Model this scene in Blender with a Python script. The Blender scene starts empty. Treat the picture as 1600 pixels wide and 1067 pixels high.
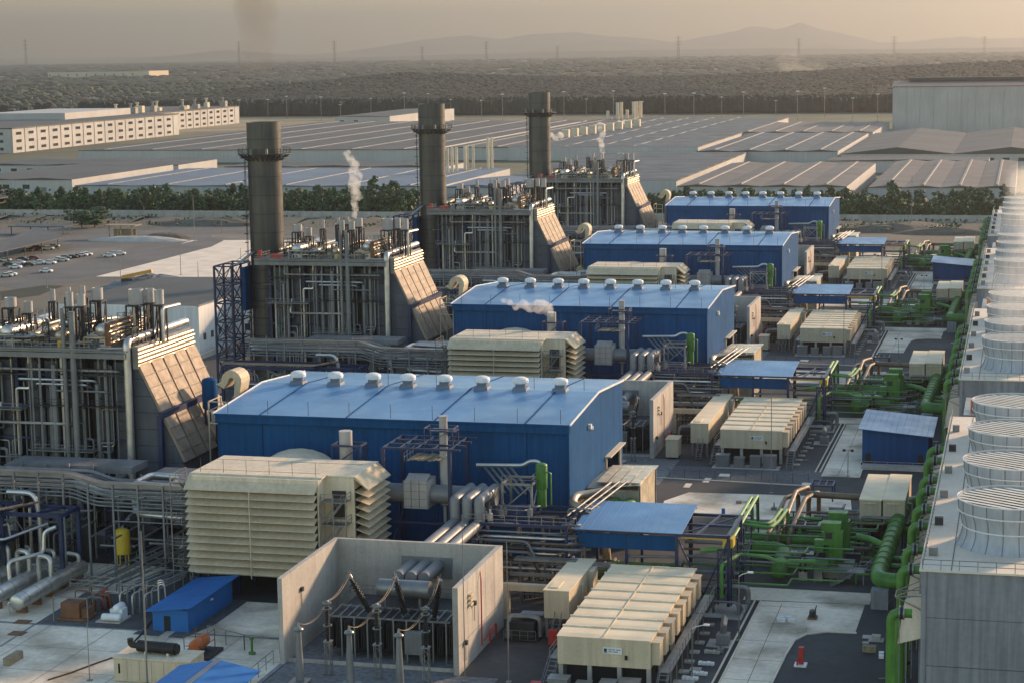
import bpy, math, random
from mathutils import Vector, Matrix, noise as mnoise
R = math.radians
rng = random.Random(7)
SC = bpy.context.scene
COL = SC.collection
# ---------------------------------------------------------------- camera
CAM_H, FPX = 75.0, 3091.179
PITCH, ROLL, YAW = 0.1474, -0.0154, 0.2546
_c, _s = math.cos(YAW), math.sin(YAW)
_cp, _sp = math.cos(PITCH), math.sin(PITCH)
_r = Vector((_c, _s, 0)); _f = Vector((-_s * _cp, _c * _cp, -_sp)); _u = Vector((-_s * _sp, _c * _sp, _cp))
_r2 = _r * math.cos(ROLL) + _u * math.sin(ROLL); _u2 = _u * math.cos(ROLL) - _r * math.sin(ROLL)
cam_d = bpy.data.cameras.new('camera'); cam = bpy.data.objects.new('camera', cam_d); COL.objects.link(cam)
m = Matrix.Identity(4)
for i in range(3):
    m[i][0], m[i][1], m[i][2] = _r2[i], _u2[i], -_f[i]
m[2][3] = CAM_H
cam.matrix_world = m
cam_d.lens = 36 * FPX / 1600; cam_d.sensor_width = 36; cam_d.clip_start = 1; cam_d.clip_end = 80000
SC.camera = cam
# ---------------------------------------------------------------- sky, sun, exposure
SUN_EL, SUN_AZ = R(16), R(36)          # azimuth measured from +Y towards +X
W = bpy.data.worlds.new('World'); SC.world = W; W.use_nodes = True
nt = W.node_tree; nt.nodes.clear()
sky = nt.nodes.new('ShaderNodeTexSky'); sky.sky_type = 'NISHITA'; sky.sun_disc = False
sky.sun_elevation = SUN_EL; sky.sun_rotation = SUN_AZ; sky.altitude = 50
sky.air_density = 1.4; sky.dust_density = 0.4; sky.ozone_density = 1.5
bg = nt.nodes.new('ShaderNodeBackground'); bg.inputs['Strength'].default_value = 0.1
wo = nt.nodes.new('ShaderNodeOutputWorld')
nt.links.new(sky.outputs[0], bg.inputs[0]); nt.links.new(bg.outputs[0], wo.inputs[0])
sun_d = bpy.data.lights.new('sun', 'SUN'); sun_d.energy = 2.9; sun_d.angle = R(4); sun_d.color = (1.0, 0.68, 0.42)
sun = bpy.data.objects.new('sun', sun_d); COL.objects.link(sun)
sdir = Vector((math.sin(SUN_AZ) * math.cos(SUN_EL), math.cos(SUN_AZ) * math.cos(SUN_EL), math.sin(SUN_EL)))
sun.rotation_euler = sdir.to_track_quat('Z', 'Y').to_euler()
SC.view_settings.view_transform = 'Standard'; SC.view_settings.look = 'None'
SC.view_settings.gamma = 1; SC.view_settings.use_curve_mapping = False; SC.view_settings.exposure = 1.42
SC.cycles.use_denoising = True
SC.cycles.max_bounces = 6; SC.cycles.diffuse_bounces = 3; SC.cycles.glossy_bounces = 2; SC.cycles.volume_bounces = 1
SC.cycles.volume_step_rate = 2.0; SC.cycles.volume_max_steps = 96
HAZE = 8.5e-5

# ---------------------------------------------------------------- helpers
def ray(px, py):
    a, b = px - 800, py - 533.5
    cr, sr = math.cos(ROLL), math.sin(ROLL)
    a, b = cr * a + sr * b, -sr * a + cr * b
    x, u = a / FPX, -b / FPX
    y = _cp + _sp * u; z = -_sp + _cp * u
    return Vector((_c * x - _s * y, _s * x + _c * y, z))
def G(px, py, z=0.0):
    r = ray(px, py); t = (z - CAM_H) / r.z; q = r * t
    return Vector((q.x, q.y, z))
def PY(px, py, Yv):
    r = ray(px, py); q = r * (Yv / r.y); return Vector((q.x, q.y, q.z + CAM_H))
S = [0.0, 129.75, 260.79, 392.39]
HALL = ['the front blue hall', 'the second blue hall', 'the third blue hall', 'the rear blue hall']

def rnd(pts, rad=0.6, seg=3):
    """round the corners of a polyline"""
    pts = [Vector(p) for p in pts]; out = [pts[0]]
    for i in range(1, len(pts) - 1):
        a, b, c = pts[i - 1], pts[i], pts[i + 1]
        d1 = (a - b); d2 = (c - b); l = min(rad, d1.length * .49, d2.length * .49)
        p, q = b + d1.normalized() * l, b + d2.normalized() * l
        for k in range(seg + 1):
            t = k / seg
            out.append(p * (1 - t) ** 2 + b * 2 * t * (1 - t) + q * t * t)
    out.append(pts[-1]); return out

class MB:
    def __init__(s): s.v = []; s.f = []; s.sm = []
    def face(s, pts, sm=False):
        n = len(s.v); s.v += [tuple(p) for p in pts]; s.f.append(tuple(range(n, n + len(pts)))); s.sm.append(sm)
    def box(s, x0, y0, z0, x1, y1, z1):
        n = len(s.v)
        s.v += [(x0, y0, z0), (x1, y0, z0), (x1, y1, z0), (x0, y1, z0), (x0, y0, z1), (x1, y0, z1), (x1, y1, z1), (x0, y1, z1)]
        for f in ((3, 2, 1, 0), (4, 5, 6, 7), (0, 1, 5, 4), (1, 2, 6, 5), (2, 3, 7, 6), (3, 0, 4, 7)):
            s.f.append(tuple(n + i for i in f)); s.sm.append(False)
        return s
    def bar(s, p, q, w, h=None):
        p, q = Vector(p), Vector(q); h = h or w; d = q - p
        if d.length < 1e-6: return s
        d.normalize(); up = Vector((0, 0, 1)) if abs(d.z) < .95 else Vector((0, 1, 0))
        a = d.cross(up).normalized() * w / 2; b = a.normalized().cross(d) * h / 2
        n = len(s.v)
        s.v += [tuple(p - a - b), tuple(p + a - b), tuple(p + a + b), tuple(p - a + b), tuple(q - a - b), tuple(q + a - b), tuple(q + a + b), tuple(q - a + b)]
        for f in ((3, 2, 1, 0), (4, 5, 6, 7), (0, 1, 5, 4), (1, 2, 6, 5), (2, 3, 7, 6), (3, 0, 4, 7)):
            s.f.append(tuple(n + i for i in f)); s.sm.append(False)
        return s
    def tube(s, pts, r, n=8, caps=True):
        pts = [Vector(p) for p in pts]; rings = []; up = None
        for i, p in enumerate(pts):
            d = (pts[min(i + 1, len(pts) - 1)] - pts[max(i - 1, 0)]).normalized()
            if up is None:
                up = Vector((0, 0, 1)) if abs(d.z) < .9 else Vector((0, 1, 0))
            a = d.cross(up)
            if a.length < 1e-4: a = d.cross(Vector((1, 0.3, 0)))
            a.normalize(); up = a.cross(d).normalized()
            rr = r[i] if isinstance(r, (list, tuple)) else r
            st = len(s.v); rings.append(st)
            for k in range(n):
                t = 2 * math.pi * k / n
                s.v.append(tuple(p + (a * math.cos(t) + up * math.sin(t)) * rr))
        for i in range(len(rings) - 1):
            for k in range(n):
                k2 = (k + 1) % n
                s.f.append((rings[i] + k, rings[i] + k2, rings[i + 1] + k2, rings[i + 1] + k)); s.sm.append(True)
        if caps:
            s.f.append(tuple(rings[0] + k for k in reversed(range(n)))); s.sm.append(False)
            s.f.append(tuple(rings[-1] + k for k in range(n))); s.sm.append(False)
        return s
    def lathe(s, cx, cy, prof, n=20, cap=True, a0=0, a1=2 * math.pi):
        full = abs(a1 - a0 - 2 * math.pi) < 1e-6; m_ = n if full else n + 1; rings = []
        for r, z in prof:
            rings.append(len(s.v))
            for k in range(m_):
                t = a0 + (a1 - a0) * k / n
                s.v.append((cx + r * math.cos(t), cy + r * math.sin(t), z))
        for i in range(len(rings) - 1):
            for k in range(n):
                k2 = (k + 1) % m_
                s.f.append((rings[i] + k, rings[i] + k2, rings[i + 1] + k2, rings[i + 1] + k)); s.sm.append(True)
        if cap and full:
            s.f.append(tuple(rings[0] + k for k in reversed(range(n)))); s.sm.append(False)
            s.f.append(tuple(rings[-1] + k for k in range(n))); s.sm.append(False)
        return s
    def dome(s, cx, cy, cz, r, ax='y', sgn=-1, k=.5, n=14, L=0):
        """elliptic vessel head, or whole vessel of length L, along axis"""
        prof = [(0.02, -k * r)] + [(r * math.sin(t), -k * r * math.cos(t)) for t in (.4, .8, 1.2)] + [(r, 0)]
        if L: prof += [(r, L)] + [(r * math.sin(t), L + k * r * math.cos(t)) for t in (1.2, .8, .4)] + [(0.02, L + k * r)]
        rings = []
        for rr, t in prof:
            rings.append(len(s.v))
            for j in range(n):
                a = 2 * math.pi * j / n; u, w = rr * math.cos(a), rr * math.sin(a)
                if ax == 'y': s.v.append((cx + u, cy + t * -sgn, cz + w))
                elif ax == 'x': s.v.append((cx + t * -sgn, cy + u, cz + w))
                else: s.v.append((cx + u, cy + w, cz + t * -sgn))
        for i in range(len(rings) - 1):
            for j in range(n):
                j2 = (j + 1) % n
                s.f.append((rings[i] + j, rings[i] + j2, rings[i + 1] + j2, rings[i + 1] + j)); s.sm.append(True)
        return s
    def prism(s, pts, vec):
        pts = [Vector(p) for p in pts]; vec = Vector(vec); n = len(pts); st = len(s.v)
        s.v += [tuple(p) for p in pts] + [tuple(p + vec) for p in pts]
        s.f.append(tuple(st + i for i in reversed(range(n)))); s.sm.append(False)
        s.f.append(tuple(st + n + i for i in range(n))); s.sm.append(False)
        for i in range(n):
            j = (i + 1) % n
            s.f.append((st + i, st + j, st + n + j, st + n + i)); s.sm.append(False)
        return s
    def rail(s, path, h=1.1, step=2.0, w=.05, mid=True):
        path = [Vector(p) for p in path]
        for a, b in zip(path, path[1:]):
            L = (b - a).length; n = max(1, int(L / step))
            for k in range(n + 1):
                p = a.lerp(b, k / n); s.bar(p, p + Vector((0, 0, h)), w)
            s.bar(a + Vector((0, 0, h)), b + Vector((0, 0, h)), w)
            if mid: s.bar(a + Vector((0, 0, h * .5)), b + Vector((0, 0, h * .5)), w * .8)
        return s
    def stair(s, a, b, w=1.0, rail=True, side=(1, 0, 0), n=None):
        a, b = Vector(a), Vector(b); sd = Vector(side) * w / 2; n = n or max(3, int(abs(b.z - a.z) / .35))
        for e in (-1, 1): s.bar(a + sd * e, b + sd * e, .08, .25)
        for k in range(n):
            p = a.lerp(b, (k + .5) / n); s.bar(p - sd, p + sd, .28, .05)
        if rail:
            for e in (-1, 1):
                o = sd * e + Vector((0, 0, 1.0)); s.bar(a + o, b + o, .05)
                for t in (0, .33, .66, 1): p = a.lerp(b, t) + sd * e; s.bar(p, p + Vector((0, 0, 1)), .05)
        return s

BASE = {}
def link(o): COL.objects.link(o); return o
def mesh_from(mb, name, mat, base):
    me = bpy.data.meshes.new(name)
    bx, by, bz = base
    me.from_pydata([(x - bx, y - by, z - bz) for x, y, z in mb.v], [], mb.f)
    me.polygons.foreach_set('use_smooth', mb.sm)
    if mat: me.materials.append(mat)
    me.update()
    if any(mb.sm): me.set_sharp_from_angle(angle=R(38))
    return me
def thing(name, label, cat, base, group=None, kind=None):
    o = link(bpy.data.objects.new(name, None)); o.location = base; o.empty_display_size = 1
    BASE[o.name] = tuple(base)
    o['label'] = label; o['category'] = cat
    if group: o['group'] = group
    if kind: o['kind'] = kind
    return o
def part(name, mb, mat, parent, label=None, kind=None):
    if not mb.v: return None
    b = BASE[parent.name]
    o = link(bpy.data.objects.new(name, mesh_from(mb, name, mat, b))); o.parent = parent
    BASE[o.name] = b
    if label: o['label'] = label
    if kind: o['kind'] = kind
    return o
def solo(name, mb, mat, label, cat, base=None, group=None, kind=None):
    if base is None:
        xs = [v[0] for v in mb.v]; ys = [v[1] for v in mb.v]; zs = [v[2] for v in mb.v]
        base = ((min(xs) + max(xs)) / 2, (min(ys) + max(ys)) / 2, min(zs))
    o = link(bpy.data.objects.new(name, mesh_from(mb, name, mat, base))); o.location = base
    BASE[o.name] = tuple(base)
    if label: o['label'] = label
    if cat: o['category'] = cat
    if group: o['group'] = group
    if kind: o['kind'] = kind
    return o
def struct(name, mb, mat, label=None):
    o = solo(name, mb, mat, label, None, (0, 0, 0)); o['kind'] = 'structure'; return o
def inst(o, off):
    """another piece sharing the mesh of a part"""
    c = o.copy(); link(c); c.location = o.location + Vector(off); BASE[c.name] = BASE[o.name]
    return c
def dup(root, off, label=None):
    def rec(o, par):
        c = o.copy(); link(c)
        if par: c.parent = par
        for ch in o.children: rec(ch, c)
        return c
    c = rec(root, None); c.location = root.location + Vector(off)
    if label: c['label'] = label
    return c
def rep(root, fmt, units=(0, 1, 2, 3), group=None):
    """copies of a unit-1 thing into the other rows; fmt has one %s for the hall it belongs to"""
    if 0 not in units:
        root.location.y += S[units[0]]; root["label"] = fmt % HALL[units[0]]; off = S[units[0]]; rest = units[1:]
        if group: root["group"] = group
        for u in rest: dup(root, (0, S[u] - off, 0), fmt % HALL[u])
        return
    group = group or root.get('group') or (root['category'] + 's of the four power units')
    root["label"] = fmt % HALL[0]
    if group: root['group'] = group
    for u in units:
        if u: dup(root, (0, S[u], 0), fmt % HALL[u])

# ---------------------------------------------------------------- materials
MATS = {}
def mat(name, col, rough=.6, metal=0.0, var=.15, scale=.25, streak=0.0, bump=0.0, bscale=3.0, var2=0.0, alt=None, altcut=(.5, .7), altscale=.08, emit=None, spec=None):
    if name in MATS: return MATS[name]
    mt = bpy.data.materials.new(name); mt.use_nodes = True; t = mt.node_tree; t.nodes.clear()
    N = t.nodes.new; Lk = t.links.new
    out = N('ShaderNodeOutputMaterial'); b = N('ShaderNodeBsdfPrincipled'); Lk(b.outputs[0], out.inputs[0])
    b.inputs['Roughness'].default_value = rough; b.inputs['Metallic'].default_value = metal
    b.inputs['Base Color'].default_value = (*col, 1)
    geo = N('ShaderNodeNewGeometry'); src = None
    def noise(sc, det=4, vec=None):
        n = N('ShaderNodeTexNoise'); n.inputs['Scale'].default_value = sc; n.inputs['Detail'].default_value = det
        Lk(vec or geo.outputs['Position'], n.inputs['Vector']); return n.outputs[0]
    def mrange(v, a, b_, c, d):
        n = N('ShaderNodeMapRange'); n.inputs[1].default_value = a; n.inputs[2].default_value = b_
        n.inputs[3].default_value = c; n.inputs[4].default_value = d; Lk(v, n.inputs[0]); return n.outputs[0]
    def mult(c1, fac):
        n = N('ShaderNodeVectorMath'); n.operation = 'SCALE'
        if isinstance(c1, tuple): n.inputs[0].default_value = c1
        else: Lk(c1, n.inputs[0])
        Lk(fac, n.inputs['Scale']); return n.outputs[0]
    cur = tuple(col)
    if alt:
        mx = N('ShaderNodeMix'); mx.data_type = 'RGBA'
        mx.inputs[6].default_value = (*col, 1); mx.inputs[7].default_value = (*alt, 1)
        Lk(mrange(noise(altscale, 6), altcut[0], altcut[1], 0, 1), mx.inputs[0]); cur = mx.outputs[2]
    if var: cur = mult(cur, mrange(noise(scale, 6), .3, .7, 1 - var, 1 + var))
    if var2: cur = mult(cur, mrange(noise(scale * 14, 3), .3, .7, 1 - var2, 1 + var2))
    if streak:
        mp = N('ShaderNodeMapping'); mp.inputs['Scale'].default_value = (1.6, 1.6, .08); Lk(geo.outputs['Position'], mp.inputs[0])
        cur = mult(cur, mrange(noise(1.0, 5, mp.outputs[0]), .38, .72, 1 - streak, 1.06))
    if not isinstance(cur, tuple): Lk(cur, b.inputs['Base Color'])
    if rough < .75:
        Lk(mrange(noise(scale * 3, 3), .3, .7, max(.05, rough - .08), min(1, rough + .1)), b.inputs['Roughness'])
    if bump:
        bp = N('ShaderNodeBump'); bp.inputs['Strength'].default_value = bump; bp.inputs['Distance'].default_value = .1
        Lk(noise(bscale, 4), bp.inputs['Height']); Lk(bp.outputs[0], b.inputs['Normal'])
    if spec is not None: b.inputs['Specular IOR Level'].default_value = spec
    if emit: b.inputs['Emission Color'].default_value = (*emit, 1); b.inputs['Emission Strength'].default_value = 1
    MATS[name] = mt; return mt
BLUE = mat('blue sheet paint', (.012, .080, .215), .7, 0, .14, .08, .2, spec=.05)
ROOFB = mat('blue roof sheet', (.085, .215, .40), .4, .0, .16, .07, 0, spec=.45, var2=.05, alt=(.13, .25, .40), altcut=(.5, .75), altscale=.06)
CANB = mat('bright blue roof sheet', (.022, .14, .40), .5, 0, .1, .2, spec=.25)
NAVY = mat('navy steel paint', (.009, .022, .075), .45, 0, .2, .6)
CREAM = mat('cream paint', (.60, .495, .345), .65, 0, .09, .3, .12, spec=.2, var2=.06)
CREAM2 = mat('pale cream paint', (.70, .59, .43), .65, 0, .09, .3, .12, spec=.2, var2=.06)
CREAM_SKYLIT = mat('cream lightened as skylit roof', (.76, .63, .43), .6, 0, .12, .3, 0, spec=.2)  # cream made lighter to stand for sky light falling on the roofs
GALV = mat('galvanised steel', (.23, .23, .225), .42, .55, .2, .5)
SILV = mat('aluminium cladding', (.52, .5, .47), .36, .75, .18, .5)
SILVD = mat('dull cladding', (.20, .205, .21), .5, .35, .2, .4, .1)
GREYP = mat('grey pipe paint', (.19, .195, .20), .45, .1, .12, .5)
CASE = mat('boiler casing sheet', (.085, .095, .118), .55, .1, .2, .3, .22)
DARK = mat('dark steel', (.03, .031, .034), .55, .2, .2, .6)
BLACK = mat('black', (.008, .008, .008), .6, 0, .1, 1)
RUST = mat('brown primer steel', (.17, .075, .035), .7, 0, .3, .8)
STACKM = mat('stack steel paint', (.085, .082, .078), .4, .35, .18, .15, .25)
CONC = mat('concrete', (.44, .40, .355), .85, 0, .16, .2, .12, .25, 2, .08)
CONCD = mat('grey concrete wall', (.27, .28, .30), .85, 0, .13, .1, .3, .25, 2, .07)
DECK = mat('concrete deck', (.70, .60, .48), .85, 0, .12, .15, 0, .2, 2, .07)
PAVE = mat('concrete paving', (.76, .66, .52), .88, 0, .2, .09, 0, .2, 3, .1, alt=(.34, .28, .2), altcut=(.46, .68), altscale=.11)
ASPH = mat('asphalt', (.042, .043, .046), .9, 0, .25, .05, 0, .3, 5, .15, alt=(.085, .083, .08), altcut=(.52, .68), altscale=.045)
GRAVEL = mat('dark gravel', (.085, .088, .095), .95, 0, .2, .1, 0, .8, 3.5, .35)
GRAVL = mat('grey gravel', (.15, .155, .16), .95, 0, .2, .1, 0, .8, 3.5, .35)
GREEN = mat('green pipe paint', (.066, .20, .026), .5, 0, .25, .5, .2, var2=.12)
LGREEN = mat('light green pipe paint', (.09, .25, .05), .5, 0, .2, .6, var2=.1)
SILEN = mat('silencer shell', (.42, .39, .37), .55, .1, .1, .5, .1)
WHITE = mat('white paint', (.74, .74, .73), .45, 0, .08, .5, .08)
WHITEC = mat('white facade', (.45, .435, .42), .7, 0, .08, .05, .1)
RED = mat('red paint', (.42, .03, .025), .5, 0, .15, 1)
ORANGE = mat('orange paint', (.55, .13, .03), .55, 0, .2, .8)
YELL = mat('yellow paint', (.62, .42, .03), .5, 0, .12, .8)
TANP = mat('tan casing panel', (.35, .265, .195), .65, .05, .2, .5, .2, spec=.25)
GOLD = mat('stained cladding', (.45, .37, .27), .42, .7, .25, .6)
FANW = mat('grey white fan shell', (.38, .41, .45), .55, 0, .08, .3, .16)
FANS = mat('fan slat', (.66, .62, .53), .6, 0, .1, .5)
BROWNP = mat('brown cladding pipe', (.17, .12, .075), .6, .1, .3, .7)
TARP = mat('foil sheeting', (.62, .53, .38), .38, .3, .3, .5, 0, .9, 1.2, .2)
WOODB = mat('weathered boards', (.25, .2, .13), .85, 0, .3, 2)
GLASS = mat('dark window glass', (.03, .035, .04), .12, 0, 0, 1)
RUBBER = mat('rubber', (.015, .015, .015), .8, 0, .1, 1)
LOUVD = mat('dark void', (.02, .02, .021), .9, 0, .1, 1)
# ================================================================ setting
LEAF = mat('foliage', (.05, .09, .03), .7, 0, .35, .12, 0, 0, 3, .3)
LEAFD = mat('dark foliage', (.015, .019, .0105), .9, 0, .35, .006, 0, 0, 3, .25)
BARK = mat('bark', (.10, .075, .05), .9, 0, .2, 1)
LAND = mat('far land', (.10, .105, .055), .95, 0, .35, .0011, 0, 0, 1, .3, alt=(.26, .21, .13), altcut=(.5, .6), altscale=.0013)
DIRT = mat('bare soil', (.135, .11, .082), .95, 0, .25, .05, 0, .4, 1.5, .15, alt=(.10, .10, .075), altcut=(.48, .62), altscale=.05)
LOT = mat('worn asphalt', (.10, .098, .092), .92, 0, .2, .05, 0, .3, 3, .12, alt=(.19, .165, .13), altcut=(.52, .7), altscale=.03)
ROOFG = mat('grey warehouse roof', (.066, .064, .062), .7, 0, .12, .01, 0, 0, 1, .06)
ROOFL = mat('blue grey warehouse roof', (.115, .15, .20), .65, 0, .1, .01, 0, 0, 1, .05)
ROOFT = mat('brown warehouse roof', (.115, .09, .076), .65, 0, .15, .02, 0, 0, 1, .06)
SOLAR = mat('dark panel roof', (.045, .047, .05), .6, 0, .2, .03)
LINE = mat('roof line', (.12, .12, .12), .6, 0, .1, .1)
RIDGE = mat('ridge vent', (.20, .188, .17), .7, 0, .1, .1)

def sheet(name, pts, z, mt, label=None, thick=None):
    mb = MB(); mb.face([(x, y, z) for x, y in pts])
    return struct(name, mb, mt, label)
def rect(x0, y0, x1, y1): return [(x0, y0), (x1, y0), (x1, y1), (x0, y1)]

# ground in rings so that near parts keep shape
mb = MB(); mb.face([(-36000, -450, -.06), (22000, -450, -.06), (22000, 44000, -.06), (-36000, 44000, -.06)])
struct('ground', mb, LAND)
sheet('soil', rect(-520, 330, 60, 842), -.02, DIRT)
sheet('asphalt', rect(-240, 120, 40, 700), 0.0, ASPH)
sheet('car_park', [(-420, 560), (-290, 600), (-232, 770), (-330, 800), (-470, 780)], .004, LOT)
sheet('concrete_slab', [(-312, 612), (-325, 738), (-236, 748), (-222, 620)], .012, DECK)
sheet('access_road', rect(-232, 700, 20, 716), .006, LOT)
# concrete slabs at the lower edge of the photo
slabs = MB()
for ix in range(6):
    for iy in range(9):
        x0 = -142 + ix * 9; y0 = 150 + iy * 9
        if y0 + 9 > 231.2 and ix > 2: continue
        slabs.face([(x0 + .06, y0 + .06, .03), (x0 + 8.94, y0 + .06, .03), (x0 + 8.94, y0 + 8.94, .03), (x0 + .06, y0 + 8.94, .03)])
struct('paving', slabs, PAVE)
sheet('paving_base', rect(-142.5, 149.5, -87.5, 231.4), .012, CONCD)
sheet('drum_paving', rect(-142, 231.5, -121, 262), .02, PAVE)
sheet('filter_paving', rect(-104, 231.6, -88.6, 247), .02, PAVE)
# perimeter strip of gravel, soil bank and boundary wall
mb = MB()
for i in range(60):
    x = -520 + i * 9.7; w = 9.7
    h1 = .8 + rng.random() * 1.6; h2 = .8 + rng.random() * 1.6
    mb.face([(x, 800, 0), (x + w, 800, 0), (x + w, 822, h2), (x, 822, h1)])
    mb.face([(x, 822, h1), (x + w, 822, h2), (x + w, 838, .4), (x, 838, .4)])
struct('soil_bank', mb, DIRT)
bw = thing('boundary_wall', 'long grey concrete perimeter wall below the belt of trees', 'wall', (-250, 842, 0))
mb = MB(); mb.box(-600, 842, 0, 70, 842.25, 3.1); part('wall', mb, CONC, bw)
mb = MB()
for i in range(112): mb.box(-600 + i * 6, 841.8, 0, -599.7 + i * 6, 842.4, 3.3)
part('post', mb, CONC, bw, kind='stuff')

# ---------------------------------------------------------------- trees
def crown_mesh(seed, h, rx, ncl, per, size, shape='round', z0=.2):
    r = random.Random(seed); mb = MB()
    for i in range(ncl):
        while True:
            x, y, z = r.uniform(-1, 1), r.uniform(-1, 1), r.uniform(-1, 1)
            if x * x + y * y + z * z < 1: break
        zz = h * (z0 + (1 - z0) * (z * .5 + .5)); t = (z * .5 + .5)
        w = rx * (1.15 - .75 * t if shape == 'cone' else 1.0 - .25 * t)
        cx, cy = x * w, y * w; cr = rx * r.uniform(.24, .42)
        for k in range(per):
            d = Vector((r.gauss(0, 1), r.gauss(0, 1), r.gauss(0, 1))).normalized() * cr * r.uniform(.5, 1.05)
            c = Vector((cx, cy, zz)) + d; n = (d.normalized() + Vector((r.uniform(-.6, .6), r.uniform(-.6, .6), r.uniform(-.2, .8)))).normalized()
            a = n.orthogonal().normalized(); b = n.cross(a); s_ = size * r.uniform(.6, 1.2)
            rot = r.uniform(0, 6.28); a2 = a * math.cos(rot) + b * math.sin(rot); b2 = n.cross(a2)
            mb.face([c - a2 * s_, c - b2 * s_ * .6, c + a2 * s_, c + b2 * s_ * .6])
    return mb
def trunk_mesh(h, r0, seed):
    r = random.Random(seed); mb = MB()
    top = Vector((r.uniform(-.3, .3), r.uniform(-.3, .3), h * .8))
    mb.tube([(0, 0, 0), (top.x * .4, top.y * .4, h * .4), top], [r0, r0 * .7, r0 * .25], 6)
    for k in range(4):
        a = k * 1.6 + r.random(); z = h * r.uniform(.3, .55)
        mb.tube([(top.x * .4, top.y * .4, z), (math.cos(a) * h * .18, math.sin(a) * h * .18, z + h * .2)], [r0 * .4, r0 * .12], 5)
    return mb
TREES = []
for k in range(7):
    h = 9.5 + (k % 4) * 1.3; kind = 'cone' if k % 3 == 0 else 'round'
    t = thing('belt_tree', 'bushy green tree in the planted belt behind the perimeter wall', 'tree', (0, 0, 0), 'trees in the belt behind the perimeter wall')
    part('crown', crown_mesh(100 + k, h, 3.7 if kind == 'round' else 3.0, 30, 24, .66, kind), LEAF, t)
    part('trunk', trunk_mesh(h, .2, k), BARK, t)
    TREES.append(t)
used = set()
def place_tree(x, y, sc, lab=None):
    k = rng.randrange(len(TREES)); t = TREES[k]
    c = t if k not in used else dup(t, (0, 0, 0)); used.add(k)
    c.location = (x, y, 0); c.scale = (sc * rng.uniform(.9, 1.15), sc * rng.uniform(.9, 1.15), sc); c.rotation_euler = (0, 0, rng.uniform(0, 6.28))
    return c
nt_ = 0
for row, (yy, st) in enumerate(((847, 4.6), (857, 5.0), (871, 5.2), (886, 6.5))):
    x = -520 + row * 1.7
    while x < 22:
        if not (-268 < x < -165) and not (x < -440 and row > 1 or x < -330 and row > 2):
            place_tree(x + rng.uniform(-1.2, 1.2), yy + rng.uniform(-2.5, 3.5), rng.uniform(.7, 1.08) * (1 + .06 * row) * (.9 if x > -170 else 1)); nt_ += 1
        x += st * rng.uniform(.85, 1.2)
# undergrowth that fills the belt
mb = MB(); r_ = random.Random(5)
for i in range(16000):
    x = r_.uniform(-525, 30)
    if -268 < x < -165: continue
    c = Vector((x, r_.uniform(843.5, 905), r_.uniform(.2, 7.5) * r_.uniform(.4, 1.2))); s_ = r_.uniform(.7, 1.5)
    n = Vector((r_.gauss(0, 1), r_.gauss(0, 1) - .6, r_.gauss(0, 1) + .4)).normalized(); a = n.orthogonal().normalized(); b = n.cross(a)
    mb.face([c - a * s_, c - b * s_ * .7, c + a * s_, c + b * s_ * .7])
solo('undergrowth', mb, LEAF, 'tangled green undergrowth filling the tree belt behind the wall', 'undergrowth', (0, 0, 0), kind='stuff')
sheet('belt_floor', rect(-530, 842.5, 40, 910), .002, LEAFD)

FARL = mat('distant foliage', (.036, .044, .024), .85, 0, .3, .004)
# far woods: masses of small crowns
def forest(name, label, pts_fn, n, h0, h1, seed, rad=4.5, mt=None, lift=0):
    r = random.Random(seed); mb = MB()
    for i in range(n):
        x, y, zb = pts_fn(r); h = r.uniform(h0, h1); w = rad * r.uniform(.7, 1.3); st = len(mb.v); m_ = 6
        z0 = zb + (lift if y > 2212 else 0); ring = []
        for (fr, fz) in ((.75, .12), (1, .5), (.7, .85)):
            a0 = r.random()
            for k in range(m_):
                t = 2 * math.pi * (k + a0) / m_; q = fr * w * r.uniform(.8, 1.2)
                mb.v.append((x + q * math.cos(t), y + q * math.sin(t), z0 + h * fz * r.uniform(.92, 1.08)))
        mb.v.append((x, y, z0 + h))
        for lv in range(2):
            for k in range(m_):
                k2 = (k + 1) % m_
                mb.f.append((st + lv * m_ + k, st + lv * m_ + k2, st + (lv + 1) * m_ + k2, st + (lv + 1) * m_ + k)); mb.sm.append(True)
        for k in range(m_):
            mb.f.append((st + 2 * m_ + k, st + 2 * m_ + (k + 1) % m_, st + 3 * m_)); mb.sm.append(True)
    return solo(name, mb, mt or LEAFD, label, 'forest', (0, 0, 0), kind='stuff')
def band(pxa, pxb, ya, yb, z=0):
    def fn(r):
        p = G(r.uniform(pxa, pxb), 0, 0) if False else None
        t = r.random(); px = r.uniform(pxa, pxb); py = ya(px) + (yb(px) - ya(px)) * t
        q = G(px, py, 0); return q.x, q.y, z
    return fn
# the front edge of the wood is drawn dense, the rest thinner; positions in plan, a wood of 700 m depth
def wood_plan(x0, x1, y0, y1, lift=0):
    def fn(r):
        t = r.random() ** 1.7
        x = r.uniform(x0, x1); y = y0 + (y1 - y0) * t
        return x, y, lift * min(1, (y - y0) / (y1 - y0)) * (.6 + .4 * math.sin(x * .004 + 1))
    return fn
forest('forest', 'dark plantation wood stretching behind the warehouses', wood_plan(-1080, 60, 2200, 3400, 26), 16000, 5, 6.6, 3, 5.2, None, 12.5)
forest('forest_edge', 'tall dark trees along the front edge of the plantation wood', wood_plan(-1090, 70, 2166, 2235), 2600, 13, 20.5, 13, 4.6)
hm = MB()
for i in range(30):
    for j in range(6):
        def hp(a, b):
            x = -1080 + a * 38; y = 2185 + b * 210
            return (x, y, (26 * min(1, b / 6) * (.6 + .4 * math.sin(x * .004 + 1)) + (15.5 if b > 0 else 15.5)) )
        hm.face([hp(i, j), hp(i + 1, j), hp(i + 1, j + 1), hp(i, j + 1)])
    p = hp(i, 0); q = hp(i + 1, 0)
    hm.face([(p[0], p[1], -.05), (q[0], q[1], -.05), q, p])
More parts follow.
